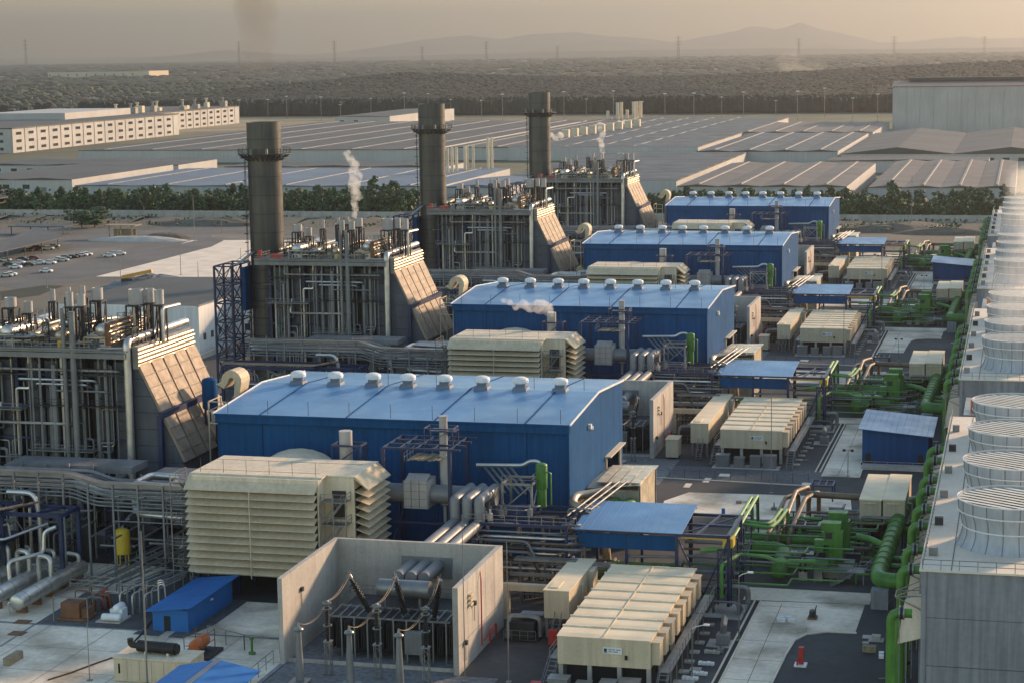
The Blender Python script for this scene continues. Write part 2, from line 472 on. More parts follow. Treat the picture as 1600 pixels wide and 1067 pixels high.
solo('forest_floor', hm, LEAFD, None, None, (0, 0, 0), kind='structure')
forest('left_wood', 'scattered scrub wood on the plain behind the white factory', wood_plan(-2300, -1120, 2150, 4200), 3600, 4, 8, 8, 7, FARL)
forest('left_wood', 'dark low trees in a row behind the white factory', wood_plan(-1900, -1100, 2120, 2190), 240, 8, 20, 18, 6)
forest('far_wood', 'hazy far wood rising towards the horizon', wood_plan(-3600, 500, 4200, 7600, 10), 4200, 7, 11, 4, 18, FARL)
forest('plain_wood', 'faint bands of trees across the hazy far plain', lambda r: (r.uniform(-6500, 900), 7200 + 900 * int(r.random() * 6) + r.uniform(0, 160), 0), 3600, 8, 14, 6, 30, FARL)
# hills on the horizon
HILLM = mat('hill', (.09, .10, .075), .95, 0, .2, .0008)
def hill(name, pts, Y0, depth):
    mb = MB(); cr = [PY(px, py, Y0) for px, py in pts]
    cr = [Vector((p.x, p.y, max(2, p.z))) for p in cr]
    fine = []
    for a, b in zip(cr, cr[1:]):
        for k in range(6):
            q = a.lerp(b, k / 6); q.z *= 1 + .05 * mnoise.noise(Vector((q.x * .004, Y0, 0))); fine.append(q)
    fine.append(cr[-1])
    for a, b in zip(fine, fine[1:]):
        mb.face([(a.x, Y0 - depth, -2), (b.x, Y0 - depth, -2), b, a]); mb.face([a, b, (b.x, Y0 + depth, -2), (a.x, Y0 + depth, -2)])
    return struct(name, mb, HILLM)
hill('mountain', [(1010, 78), (1060, 66), (1110, 56), (1150, 49), (1175, 41), (1210, 47), (1250, 36), (1290, 48), (1330, 56), (1375, 67), (1420, 66), (1460, 61), (1500, 58), (1550, 61), (1640, 58)], 28728, 3420)
hill('mountain', [(560, 86), (640, 66), (690, 59), (730, 56), (780, 62), (830, 54), (900, 51), (940, 56), (1010, 61), (1060, 68), (1110, 78)], 27360, 3420)
hill('plain_rise', [(-60, 108), (60, 104), (200, 101), (300, 97), (420, 93), (560, 90), (700, 86), (900, 81), (1050, 78), (1200, 76), (1400, 78), (1520, 75), (1660, 75)], 13000, 2600)
hill('hills', [(840, 80), (880, 70), (940, 63), (1000, 69), (1060, 73), (1120, 79)], 22572, 2052)
hill('hills', [(1265, 77), (1285, 69), (1310, 72), (1345, 77)], 21888, 1230)
hill('hills', [(250, 92), (300, 84), (350, 79), (400, 82), (450, 88), (480, 92)], 20520, 1640)

# ---------------------------------------------------------------- warehouses
def warehouse(name, label, x0, y0, x1, y1, h, spans, roofm, wallm, rise=.5, ridge=True, ridgem=None, cat='warehouse', axis='y', win=0, doors=0):
    t = thing(name, label, cat, ((x0 + x1) / 2, (y0 + y1) / 2, 0))
    mb = MB()
    mb.box(x0, y0, 0, x1, y0 + .3, h); part('wall', mb, wallm, t)
    mb = MB(); mb.box(x1 - .3, y0 + .32, 0, x1, y1 - .32, h); part('wall', mb, wallm, t)
    mb = MB(); mb.box(x0, y0 + .32, 0, x0 + .3, y1 - .32, h); part('wall', mb, wallm, t); mb = MB(); mb.box(x0, y1 - .3, 0, x1, y1, h); part('wall', mb, wallm, t)
    n = spans
    for i in range(n):
        if axis == 'y':
            a = x0 + (x1 - x0) * i / n; b = x0 + (x1 - x0) * (i + 1) / n; c = (a + b) / 2
            mb = MB(); o = .5
            mb.prism([(a + .05, y0 - o, h + .1), (c, y0 - o, h + rise), (b - .05, y0 - o, h + .1), (b - .05, y0 - o, h - .15), (a + .05, y0 - o, h - .15)], (0, y1 - y0 + 2 * o, 0))
            part('roof', mb, roofm, t)
            if ridge:
                mb = MB(); mb.prism([(c - .7, y0 + 3, h + rise - .05), (c - .55, y0 + 3, h + rise + .25), (c + .55, y0 + 3, h + rise + .25), (c + .7, y0 + 3, h + rise - .05)], (0, y1 - y0 - 6, 0)); part('ridge_vent', mb, ridgem or RIDGE, t)
        else:
            a = y0 + (y1 - y0) * i / n; b = y0 + (y1 - y0) * (i + 1) / n; c = (a + b) / 2
            mb = MB(); o = .5
            mb.prism([(x0 - o, a + .05, h + .1), (x0 - o, c, h + rise), (x0 - o, b - .05, h + .1), (x0 - o, b - .05, h - .15), (x0 - o, a + .05, h - .15)], (x1 - x0 + 2 * o, 0, 0))
            part('roof', mb, roofm, t)
            if ridge:
                mb = MB(); mb.prism([(x0 + 3, c - 1.1, h + rise - .05), (x0 + 3, c - .9, h + rise + .25), (x0 + 3, c + .9, h + rise + .25), (x0 + 3, c + 1.1, h + rise - .05)], (x1 - x0 - 6, 0, 0)); part('ridge_vent', mb, ridgem or RIDGE, t)
    if win:
        mb = MB(); mb.box(x0 + 5, y0 - .06, h * .45, x0 + 9, y0 - .004, h * .7); w0 = part('window', mb, GLASS, t)
        k = int((x1 - x0 - 14) / win)
        for i in range(1, k): inst(w0, (i * win, 0, 0))
    for i in range(doors):
        mb = MB(); cx = x0 + (x1 - x0) * (i + .5) / doors; mb.box(cx - 2.5, y0 - .06, 0, cx + 2.5, y0 - .004, 5); part('door', mb, GREYP, t)
    return t
# broad grey and blue-grey sheds on the left
warehouse('warehouse', 'wide blue grey shed roof just beyond the tree belt', -470, 924, -276, 1062, 8.5, 6, ROOFL, WHITEC, .5, True, LINE)
warehouse('warehouse', 'cream annex with a grey door at the end of the blue grey shed', -275, 925, -240, 990, 8, 1, ROOFL, WHITEC, 1.5, False, None, doors=1)
warehouse('warehouse', 'narrow white shed with small windows behind the belt at the frame edge', -560, 960, -490, 1090, 9, 2, ROOFG, WHITEC, 1, False, None, win=12, doors=2)
warehouse('warehouse', 'wide flat grey shed roof beside the white factory', -640, 1265, -385, 1760, 8.5, 7, ROOFG, WHITEC, .4, True, LINE)
warehouse('warehouse', 'grey shed roof with pale ridge strips behind the second chimney', -380, 1290, -240, 1800, 8.5, 6, ROOFG, WHITEC, .5, True)
warehouse('warehouse', 'low grey shed with dark loading bays between the sheds', -470, 1120, -330, 1160, 6, 3, ROOFG, WHITEC, 1, False, None, win=9)
warehouse('warehouse', 'low white shed row left of the blue grey shed', -640, 1120, -500, 1180, 7, 3, ROOFG, WHITEC, 1, False, None, win=11)
warehouse('warehouse', 'long dark panel covered roof behind the third chimney', -335, 1285, -207, 1795, 8.8, 10, SOLAR, WHITEC, .5, False, axis='x')
warehouse('warehouse', 'dark stepped shed roof behind the rear boiler', -262, 975, -168, 1235, 8, 9, SOLAR, WHITEC, .6, False, axis='x')
warehouse('warehouse', 'brown roofed shed with pale ridge strips behind the rear hall', -160, 930, -80, 1112, 8.5, 4, ROOFT, WHITEC, 1.0, True)
warehouse('warehouse', 'brown roofed shed with pale ridge strips beside the cooling towers', -70, 926, -4, 1130, 8.5, 4, ROOFT, WHITEC, 1.0, True)
warehouse('warehouse', 'dark roofed shed with three bright ridge strips in the middle row', -200, 1235, -112, 1480, 8.5, 4, SOLAR, WHITEC, 1.0, True)
warehouse('warehouse', 'grey brown shed with pale ridge strips in the back row', -214, 1497, -110, 1680, 8.5, 5, ROOFT, WHITEC, .9, True)
warehouse('warehouse', 'low arched grey roof in front of the tall white hall', -108, 1215, 25, 1490, 8, 2, ROOFG, WHITEC, 4, False, None, win=9)
warehouse('warehouse', 'narrow flat shed roof between the brown sheds', -112, 1160, -20, 1196, 7, 1, ROOFG, WHITEC, .8, False, None)
th = thing('tall_hall', 'tall pale ribbed hall standing above the low sheds', 'hall', (-40, 1720, 0))
mb = MB()
for i in range(13):
    mb = MB(); x = -107.5 + i * 11.2; mb.box(x + .12, 1676.5, 0, x + 11.08, 1677, 37.6); part('wall_panel', mb, WHITEC, th)
mb = MB(); mb.box(-107.4, 1677.1, 0, -107, 1760, 37.6); part('wall', mb, WHITEC, th); part('wall', MB().box(-106.9, 1677.1, 0, 38, 1677.5, 37), WHITEC, th)
mb = MB(); mb.prism([(-108.5, 1675.5, 38), (-108.5, 1715, 42), (-108.5, 1760, 38)], (148, 0, 0)); part('roof', mb, ROOFT, th)
mb = MB(); mb.box(-96, 1708, 42.1, 39, 1722, 44.6); part('ridge_vent', mb, DARK, th)
mb = MB()
for i in range(60): mb.box(-107 + i * 2.4, 1675.9, 37.5, -105.6 + i * 2.4, 1676.4, 38)
part('eaves_bracket', mb, DARK, th, kind='stuff')
# white factory with rows of windows
def factory(name, label, x1, ya, yb, depth, h, floors, bay):
    t = thing(name, label, 'factory', (x1 - depth / 2, (ya + yb) / 2, 0))
    n = int((yb - ya) / bay)
    mb = MB(); mb.box(x1 - .5, ya + .1, 0, x1, yb, h); part('wall', mb, WHITEC, t)
    mb = MB(); mb.box(x1 - depth, ya, 0, x1 - .52, ya + .5, h); part('wall', mb, WHITEC, t)
    mb = MB(); mb.box(x1 - depth - .6, ya - .6, h, x1 + .6, yb, h + .8); part('roof', mb, ROOFG, t)
    mb = MB()
    for i in range(n + 1): mb.box(x1 + .002, ya + i * bay - .5, 0, x1 + .4, ya + i * bay + .5, h)
    part('pilaster', mb, WHITEC, t, kind='stuff')
    mb = MB(); mb.box(x1 - .1, ya + bay * .27, 1.9, x1 + .08, ya + bay * .73, 4.3); f0 = part('window', mb, WHITEC, t)
    p0 = part('pane', MB().box(x1 + .085, ya + bay * .29, 2.0, x1 + .1, ya + bay * .71, 4.2), GLASS, f0)
    for i in range(n):
        for k in range(floors):
            if i == k == 0: continue
            c = inst(f0, (0, i * bay, k * (h - 1) / floors)); d = inst(p0, (0, 0, 0)); d.parent = c
    for i in range(5):
        for k in range(floors):
            mb = MB(); xx = x1 - 8 - i * 12; mb.box(xx - 3, ya - .06, 2 + k * (h - 1) / floors, xx, ya - .004, 4.2 + k * (h - 1) / floors); part('window', mb, GLASS, t)
    return t
f1 = factory('white_factory', 'long white factory block with three rows of windows', -757, 1388, 1700, 120, 18.6, 3, 20)
f2 = factory('white_factory', 'white factory block with rooftop plant behind the longer block', -806, 1702, 1966, 110, 17.5, 3, 18)
mb = MB(); mb.box(-880, 1560, 19.4, -800, 1690, 25); part('penthouse', mb, WHITEC, f1)
for i in range(10):
    mb = MB(); x, y = -828 + rng.uniform(-6, 12), 1715 + i * 25; mb.box(x, y, 18.3, x + rng.uniform(4, 8), y + 6, 18.3 + rng.uniform(3, 7)); mb.lathe(x + 2, y + 2, [(1.2, 18.3), (1.2, 27), (2, 27), (2, 28)], 8); part('roof_unit', mb, GALV if i % 2 else CREAM2, f2)
warehouse('warehouse', 'long white wall with a few small windows running behind the first chimney', -640, 1800, -585, 2020, 12, 1, ROOFG, WHITEC, .6, False, None, win=14)
warehouse('warehouse', 'pale far shed half hidden by thin trees', -880, 2440, -600, 3100, 9, 3, ROOFL, WHITEC, 3, False, None)
warehouse('warehouse', 'low cream building on the far plain at the left', -2850, 5460, -2520, 5600, 22, 2, ROOFG, CREAM2, 2, False, None, win=30)
# slim chimneys among the sheds
for i, px in enumerate((950, 965, 971, 980, 990, 995, 1001)):
    p = G(px, 196 - i * .6, 4); mb = MB(); hh = 24 if i in (1, 2, 4, 5, 6) else 17
    mb.lathe(p.x, p.y, [(1.5, 0), (1.5, hh)], 10); solo('shed_chimney', mb, CREAM2, 'slim cream chimney in the cluster behind the dark panel roof', 'chimney', group='slim chimneys behind the dark panel roof')
for i, px in enumerate((700, 707, 714, 727, 731, 740, 763, 769)):
    p = G(px, 284 - i, 4); mb = MB(); mb.lathe(p.x, p.y, [(.8, 0), (.8, 22 if i < 6 else 26)], 10); solo('shed_chimney', mb, CREAM2, 'slim pale chimney in the row between the second and third stacks', 'chimney', group='slim chimneys between the stacks')
for i in range(9):
    p = G(880 + i * 14, 218 - i * 2.2, 8); mb = MB(); mb.box(p.x - 1, p.y, 0, p.x + 4, p.y + 5, 15); solo('duct_block', mb, CREAM2, 'cream duct block in the row beside the dark panel roof', 'duct', group='cream duct blocks beside the dark panel roof')
# lamp posts along the far road and transmission pylons
sheet('far_road', rect(-1500, 2090, 80, 2104), .02, LOT)
lamp = None
for i in range(26):
    px = 330 + i * 42 + rng.uniform(-9, 9); p = G(px, 188 + rng.uniform(-4, 3), 0)
    if lamp is None:
        lamp = thing('street_lamp', 'slim pale mast along the road at the foot of the wood', 'lamp post', (0, 0, 0), 'masts along the road by the wood')
        mb = MB(); mb.tube([(0, 0, 0), (0, 0, 24)], [.32, .2], 6); part('post', mb, GALV, lamp)
        mb = MB(); mb.box(-1.6, -.3, 23.6, 1.6, .3, 24.2); part('lamp_head', mb, WHITE, lamp); o = lamp
    else: o = dup(lamp, (0, 0, 0))
    o.location = (p.x, p.y, 0); o.scale = (1, 1, rng.uniform(.7, 1.25))
py_ = thing('pylon', '', 'pylon', (0, 0, 0), 'power pylons on the horizon')
mb = MB()
for sx in (-1, 1):
    for sy in (-1, 1): mb.bar((sx * 4, sy * 4, 0), (sx * .8, sy * .8, 60), .5)
for k in range(8):
    z = k * 7; w = 4 - 3.2 * z / 60; w2 = 4 - 3.2 * (z + 7) / 60
    for sy in (-1, 1): mb.bar((-w, sy * w, z), (w2, sy * w2, z + 7), .35); mb.bar((w, sy * w, z), (-w2, sy * w2, z + 7), .35)
part('tower', mb, DARK, py_)
mb = MB()
for z in (40, 48, 56): mb.bar((-9, 0, z), (9, 0, z), .6); mb.bar((-9, 0, z), (0, 0, z + 3), .35); mb.bar((9, 0, z), (0, 0, z + 3), .35)
part('cross_arm', mb, DARK, py_)
PYL = [(41, 100, 62, 'tallest pylon at the left edge of the plain'), (374, 99, 65, 'pylon behind the first chimney smoke'), (523, 97, 64, 'pylon between the first and second chimneys'), (660, 91, 73, 'small pylon above the second chimney'),
       (760, 84, 65, 'pylon above the far pale shed'), (871, 88, 72, 'faint pylon above the third chimney'), (1060, 97, 57, 'tall mast rising from the far plain'), (1248, 79, 60, 'pylon under the highest mountain'), (1397, 80, 57, 'pylon over the end of the tall hall'), (1538, 80, 57, 'pylon at the hazy bright end of the horizon')]
for i, (px, yb, yt, lab) in enumerate(PYL):
    p = G(px, yb, 0)
    sc = 4200 / p.length if p.length > 4200 else 1
    d = min(p.y, 9500); p = Vector((ray(px, yb).x / ray(px, yb).y * d, d, 0))
    o = py_ if i == 0 else dup(py_, (0, 0, 0)); top = PY(px, yt, d).z
    k = top / 60; o.location = p; o.scale = (min(k, 1.6), min(k, 1.6), k); o['label'] = lab
# ================================================================ the four power units (built for the front row, copied back)
# ---- turbine hall
HX0, HX1, HY0, HYR, HY1, HE, HR = -118.7, -63.4, 275.8, 295.8, 315.2, 20.6, 22.05
hall = thing('turbine_hall', '', 'turbine hall', (-91, 295, 0))
edges = [-118.3, -111.3, -97.5, -83.7, -69.9, -63.8]
for a, b in zip(edges, edges[1:]):
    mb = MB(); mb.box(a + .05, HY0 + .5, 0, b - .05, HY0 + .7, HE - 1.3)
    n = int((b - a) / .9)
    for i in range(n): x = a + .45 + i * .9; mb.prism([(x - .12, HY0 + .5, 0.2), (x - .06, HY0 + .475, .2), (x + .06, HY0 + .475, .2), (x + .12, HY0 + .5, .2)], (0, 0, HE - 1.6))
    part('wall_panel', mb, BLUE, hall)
mb = MB(); mb.box(HX0, HY0 - .1, HE - 1.35, HX1, HY0 + .75, HE - .02); part('fascia', mb, BLUE, hall)
mb = MB(); mb.box(HX0 - .02, HY0 - .35, HE - .2, HX1 + .02, HY0 - .12, HE + .06); part('gutter', mb, BLUE, hall)
mb = MB()   # gable towards the cooling towers, round a tall door
D0, D1, DZ = 301.5, 312.3, 10.6
mb.prism([(HX1, HY0, 0), (HX1, D0, 0), (HX1, D0, HE + (D0 - HYR) * 0), (HX1, HYR, HR - .1), (HX1, HY0, HE - .1)], (-.3, 0, 0))
mb.prism([(HX1, D1, 0), (HX1, HY1, 0), (HX1, HY1, HE - .1), (HX1, D1, HE + .1)], (-.3, 0, 0))
mb.prism([(HX1, D0 + .001, DZ), (HX1, D1 - .001, DZ), (HX1, D1 - .001, HE + .1), (HX1, D0 + .001, HE)], (-.3, 0, 0))
mb.prism([(HX1 - .001, HYR, HR - .1), (HX1 - .001, D0, HE), (HX1 - .001, D1, HE), (HX1 - .001, HY1, HE - .1)], (-.29, 0, 0))
part('gable_wall', mb, BLUE, hall)
mb = MB(); mb.box(HX1 - 3, D0, 0, HX1 - 2.8, D1, DZ); part('door', mb, DARK, hall)
mb = MB(); mb.bar((HX1 + .1, D0 - .1, 0), (HX1 + .1, D0 - .1, DZ), .3); mb.bar((HX1 + .1, D1 + .1, 0), (HX1 + .1, D1 + .1, DZ), .3); mb.bar((HX1 + .5, D0 - .6, DZ + .1), (HX1 + .5, D1 + .6, DZ + .1), 1.0, .2); part('door_frame', mb, CREAM2, hall)
mb = MB(); mb.box(HX0, HY0 + .76, 0, HX0 + .3, HY1, HE); mb.box(HX0 + .32, HY1 - .3, 0, HX1 - .32, HY1, HE); part('wall', mb, BLUE, hall)
for (ya, za, yb, zb) in ((HY0 - .3, HE + .06, HYR, HR), (HYR, HR, HY1 + .3, HE + .06)):
    mb = MB(); mb.prism([(HX0 - .2, ya, za), (HX0 - .2, yb, zb), (HX0 - .2, yb, zb - .2), (HX0 - .2, ya, za - .2)], (HX1 - HX0 + .4, 0, 0))
    for i in range(74):
        x = HX0 + .3 + i * .75; mb.prism([(x - .05, ya, za + .002), (x, ya, za + .018), (x + .05, ya, za + .002)], (0, yb - ya, zb - za))
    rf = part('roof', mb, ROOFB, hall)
    mb = MB()
    for i in range(4):
        x = -111.3 + i * 13.8; mb = MB(); mb.prism([(x - .1, ya, za + .02), (x - .1, ya, za + .1), (x + .1, ya, za + .1), (x + .1, ya, za + .02)], (0, yb - ya, zb - za))
        part('seam', mb, BLUE, rf)
mb = MB()
for x in (HX0 - .22, HX1 + .22): mb.bar((x, HY0 - .3, HE + .05), (x, HYR, HR + .02), .16, .3); mb.bar((x, HYR, HR + .02), (x, HY1 + .3, HE + .05), .16, .3)
part('verge_trim', mb, WHITE, hall)
v0 = None
for px in (468, 528, 588, 643, 700, 758, 817, 877):
    x = HX0 + (HX1 - HX0) * (px - 411) / 522
    if v0 is None:
        mb = MB(); z = HR; y = HYR
        mb.prism([(x - 1.25, y - 1.25, z - .35), (x + 1.25, y - 1.25, z - .35), (x + 1.05, y - 1, z + .45), (x - 1.05, y - 1, z + .45)], (0, 2.2, 0))
        mb.lathe(x, y, [(.85, z + .45), (.85, z + 1.1)], 16); v0 = part('roof_ventilator', mb, ROOFL, hall); xv = x
        mb = MB(); mb.lathe(x, y, [(.9, z + 1.0), (1.2, z + 1.1), (1.28, z + 1.5), (1.15, z + 1.8), (.75, z + 2.0), (.05, z + 2.05)], 18); c0 = part('cap', mb, WHITE, v0)
    else:
        v = inst(v0, (x - xv, 0, 0)); c = inst(c0, (0, 0, 0)); c.parent = v
mb = MB()
for i in range(9):
    x = HX0 + 2 + i * 6.5; mb.bar((x, HY0 + .2, HE), (x, HY0 + .2, HE + 2.2), .07)
for i in range(7):
    x = HX0 + 5 + i * 8; mb.bar((x, HYR + .8, HR), (x, HYR + .8, HR + 2), .07)
part('lightning_rod', mb, DARK, hall, kind='stuff')
mb = MB(); mb.box(HX1 + .02, 288.5, 17.6, HX1 + .5, 289.3, 18.3); mb.box(HX1 + .02, 290.2, 17.2, HX1 + .4, 290.7, 17.7); part('floodlight', mb, WHITE, hall)
hall['label'] = 'front blue turbine hall, the largest one, nearest below the photo centre'
HL = ['front blue turbine hall with eight white mushroom roof vents, behind the biggest louvred filter house', 'second blue turbine hall in the row, with white steam drifting across its front',
      'third blue turbine hall in the row, just behind the steam', 'rearmost and smallest looking blue turbine hall, against the tree belt']
rep(hall, '%s', group='blue turbine halls')
for o, l in zip([o for o in bpy.data.objects if o.name.startswith('turbine_hall')], HL): o['label'] = l

# ---- air intake filter house
fh = thing('filter_house', '', 'filter house', (-100, 256, 0))
mb = MB(); mb.box(-111.3, 249.4, 3, -92.6, 262, 16.9); part('body', mb, CREAM2, fh)
mb = MB(); mb.box(-92.6, 252.2, 3, -88.4, 262, 16.85); part('side_body', mb, CREAM2, fh)
mb = MB(); mb.box(-111.8, 250.4, 16.92, -102.2, 262.4, 17.12); mb.box(-102.1, 250.4, 16.92, -92.4, 262.4, 17.1); mb.box(-92.38, 252.1, 16.9, -88.2, 262.4, 17.11); part('roof', mb, CREAM2, fh)
mb = MB(); mb.prism([(-111.9, 250.4, 17.12), (-111.9, 248.0, 15.35), (-111.9, 248.0, 15.2), (-111.9, 250.3, 16.7)], (19.2, 0, 0)); part('hood', mb, CREAM, fh)
mb = MB(); mb.prism([(-88.3, 252.3, 17.1), (-86.4, 252.3, 15.3), (-86.4, 252.3, 15.15), (-88.4, 252.3, 16.7)], (0, 10, 0)); part('hood', mb, CREAM, fh)
l0 = l1 = None
for k in range(11):
    z = 14.2 - k * 1.06
    if l0 is None:
        mb = MB(); mb.prism([(-111.8, 249.3, z + .62), (-111.8, 248.0, z), (-111.8, 248.0, z - .07), (-111.8, 249.3, z + .5)], (19.0, 0, 0)); l0 = part('louver', mb, CREAM, fh)
        mb = MB(); mb.prism([(-88.3, 252.4, z + .75), (-86.4, 252.4, z), (-86.4, 252.4, z - .07), (-88.3, 252.4, z + .62)], (0, 9.8, 0)); l1 = part('louver', mb, CREAM, fh)
    else: inst(l0, (0, 0, -1.06 * k)); inst(l1, (0, 0, -1.06 * k))
mb = MB(); mb.box(-111.6, 249.3, 3.2, -92.8, 249.38, 15.2); mb.box(-88.38, 252.5, 3.2, -88.3, 262, 15.2); part('filter_screen', mb, LOUVD, fh)
mb = MB()
for x in (-102.2,): mb.bar((x, 247.9, 3), (x, 247.9, 15.2), .08, .2)
part('louver_strut', mb, CREAM2, fh)
mb = MB()   # corner stair between the two louvred faces
for z in (4.2, 7.4, 10.6, 13.8):
    mb.box(-92.4, 249.6, z, -88.8, 252.0, z + .1); mb.rail([(-92.4, 249.65, z + .1), (-88.85, 249.65, z + .1), (-88.85, 252, z + .1)], 1.1, 1.2, .07)
for z in (1, 4.2, 7.4, 10.6): mb.stair((-92.0, 250.8, z), (-89.6, 250.8, z + 3.2), .7, side=(0, 1, 0))
for x in (-92.4, -90.6, -88.8): mb.bar((x, 249.6, 0), (x, 249.6, 14.8), .14)
part('corner_stair', mb, GALV, fh)
part('access_door', MB().box(-91.6, 252.12, 11, -89.6, 252.19, 15), DARK, fh); part('access_door', MB().box(-91.6, 252.12, 4.4, -90, 252.19, 6.8), DARK, fh)
mb = MB()   # left stair tower
for z in (3.5, 6.5, 9.5, 12.5, 15.5): mb.box(-115, 250.5, z, -112, 256, z + .1); mb.rail([(-112, 250.5, z), (-115, 250.5, z), (-115, 256, z)], 1.1, 1.5, .07)
for x in (-115, -112.1):
    for y in (250.5, 256): mb.bar((x, y, 0), (x, y, 16.5), .15)
for i, z in enumerate((.4, 3.5, 6.5, 9.5, 12.5)): mb.stair((-113.5, 251 if i % 2 else 255.5, z), (-113.5, 255.5 if i % 2 else 251, z + 3), .8)
part('stair_tower', mb, GALV, fh)
mb = MB()
for x in (-111, -105, -99, -93, -88.7):
    for y in (250, 256, 261.7): mb.bar((x, y, 0), (x, y, 3), .5)
part('leg', mb, NAVY, fh, kind='stuff')
mb = MB()
for i in range(6): x = -110.6 + i * 3.4; mb.bar((x, 251.2, 17.1), (x, 251.2, 19), .05)
mb.bar((-111, 251.2, 17.5), (-93, 251.2, 17.5), .04); mb.bar((-111, 258, 17.5), (-89, 258, 17.5), .04)
part('lightning_rod', mb, DARK, fh)
mb = MB(); prof = []
for k in range(11): a = math.pi * k / 10; prof.append((-104.2 - 6.2 * math.cos(a), 262.5, 12.2 + 3.9 * math.sin(a)))
prof += [(-98, 262.5, 5), (-110.4, 262.5, 5)]
mb.prism(prof, (0, 11.5, 0)); part('intake_duct', mb, CREAM2, fh)
rep(fh, 'cream louvred air filter house in front of %s', group='cream louvred filter houses')

# ---- exhaust vents beside the hall front with their navy frames
def navy_frame(mb, x0, x1, y0, y1, z0, zs, w=.22, br=True):
    for x in (x0, x1):
        for y in (y0, y1): mb.bar((x, y, z0), (x, y, zs[-1]), w)
    for z in zs:
        for a, b in (((x0, y0), (x1, y0)), ((x1, y0), (x1, y1)), ((x1, y1), (x0, y1)), ((x0, y1), (x0, y0))): mb.bar((*a, z), (*b, z), w)
    if br:
        for za, zb in zip([z0] + list(zs), zs): mb.bar((x0, y0, za), (x1, y0, zb), w * .6); mb.bar((x1, y0, za), (x1, y1, zb), w * .6)
vf = thing('vent_stack', '', 'vent stack', (-94.7, 267, 0))
mb = MB(); mb.lathe(-94.7, 267.1, [(.62, 6), (.62, 12), (.95, 12.3), (.95, 14.6), (.8, 14.9), (.95, 15.2), (.95, 19.8), (.98, 20.4)], 18); part('pipe', mb, SILEN, vf)
mb = MB(); navy_frame(mb, -96.4, -92.1, 265.8, 268.6, 6, (15.3, 18.4), .26); part('frame', mb, NAVY, vf)
rep(vf, 'short cream vent stack in a navy frame before %s')
g = thing('gantry', '', 'gantry', (-84, 266, 0))
mb = MB(); a = PY(598, 699, 262.5); b = PY(702, 703, 262.5); z = a.z; x0, x1 = a.x, b.x
for x in (x0, x1):
    for y in (262.5, 271.5): mb.bar((x, y, 0), (x, y, z), .5)
for i in range(4): y = 262.5 + 3 * i; mb.bar((x0, y, z), (x1 + 1.6, y, z), .28)
for i in range(5): x = x0 + (x1 - x0) * i / 4; mb.bar((x, 262.5, z), (x, 271.5, z), .22)
mb.bar((x0, 262.5, 2), (x0, 271.5, 8), .2); mb.bar((x0, 262.5, 8.4), (x1, 262.5, 8.4), .3); mb.bar((x0 + 2, 262.4, z), (x0 + 7, 271.5, z + .02), .16)
part('frame', mb, NAVY, g)
for i in range(9):
    mb = MB(); x = x0 + 3.3 + i * .52; mb.box(x, 263.2 + (i % 3) * .3, z - 1.9 + (i % 2) * .05, x + .42, 268.5 - (i % 4) * .25, z - 1.8 + (i % 2) * .05); part('plank', mb, WOODB, g)
mb = MB(); mb.rail([(x0 + 3, 263, z - 1.9), (x0 + 3, 268.6, z - 1.9), (x0 + 8, 268.6, z - 1.9)], 1.2, 1.2, .06); part('scaffold_rail', mb, GALV, g)
rep(g, 'open navy gantry with hanging plank platform before %s')
v2 = thing('vent_stack', '', 'vent stack', (-79.7, 266.5, 0))
mb = MB(); mb.lathe(-79.7, 266.5, [(.22, 7.5), (.22, 10), (.62, 10.3), (.62, 13.4), (.55, 13.7), (.62, 14), (.62, 17), (.7, 17.1), (.7, 17.5), (.6, 17.6), (.6, 22.9), (.68, 23.2)], 16); part('pipe', mb, SILEN, v2)
mb = MB(); navy_frame(mb, -82.2, -78, 265.2, 268.2, z, (z + 2.4,), .16); mb.box(-81.6, 265.6, z + 1.9, -77.8, 268, z + 2.05); part('frame', mb, NAVY, v2)
mb = MB(); mb.rail([(-80.8, 265.6, 10.6), (-79, 265.6, 10.6)], 2.6, .9, .1); part('ladder', mb, GALV, v2)
rep(v2, 'tall slim steel vent pipe on the navy gantry before %s')

# ---- isolated phase bus ducts running from the hall to the transformer
bus = thing('bus_duct', '', 'bus duct', (-78, 255, 0))
mb = MB(); mb.tube([(-93, 264.6, 12.2), (-71.4, 264.6, 12.2)], 1.35, 16); part('main_duct', mb, GREYP, bus)
mb = MB(); mb.box(-84.6, 262.6, 10.4, -81, 266.6, 14.4); mb.prism([(-84.4, 262.7, 14.42), (-81.2, 262.7, 14.42), (-81.2, 264.6, 15.1), (-84.4, 264.6, 15.1)], (0, .02, 0)); part('junction_box', mb, SILEN, bus)
mb = MB()
for i in range(4): mb.bar((-84.7 + i * 1.2, 262.5, 10.4), (-84.7 + i * 1.2, 262.5, 14.5), .06)
for i in range(4): mb.bar((-84.7, 262.5, 10.7 + i * 1.1), (-81, 262.5, 10.7 + i * 1.1), .05)
part('box_rib', mb, GREYP, bus)
for i in range(3):
    x = -75.7 + i * 1.75
    mb = MB(); mb.tube(rnd([(x, 266.5, 12.9), (x, 258, 13.0), (x, 258, 9.9), (x, 243.1, 9.9)], .35, 2), .74, 14); part('phase_duct', mb, GREYP, bus)
    mb = MB(); mb.tube([(x - 1.2, 242.5, 8.0), (x - 1.2, 235.4, 8.0)], .78, 14); part('phase_duct', mb, GREYP, bus)
mb = MB(); mb.box(-78.5, 242.0, 6.2, -71.6, 242.15, 9.0); part('wall_plate', mb, SILVD, bus)
for y in (247, 252, 258): mb = MB(); mb.bar((-77, y, 0), (-77, y, 9), .25); mb.bar((-71, y, 0), (-71, y, 9), .25); mb.bar((-77, y, 9), (-71, y, 9), .25); part('support', mb, NAVY, bus)
for x in (-91, -86, -76): part('support', MB().bar((x, 264.6, 0), (x, 264.6, 11), .4), NAVY, bus)
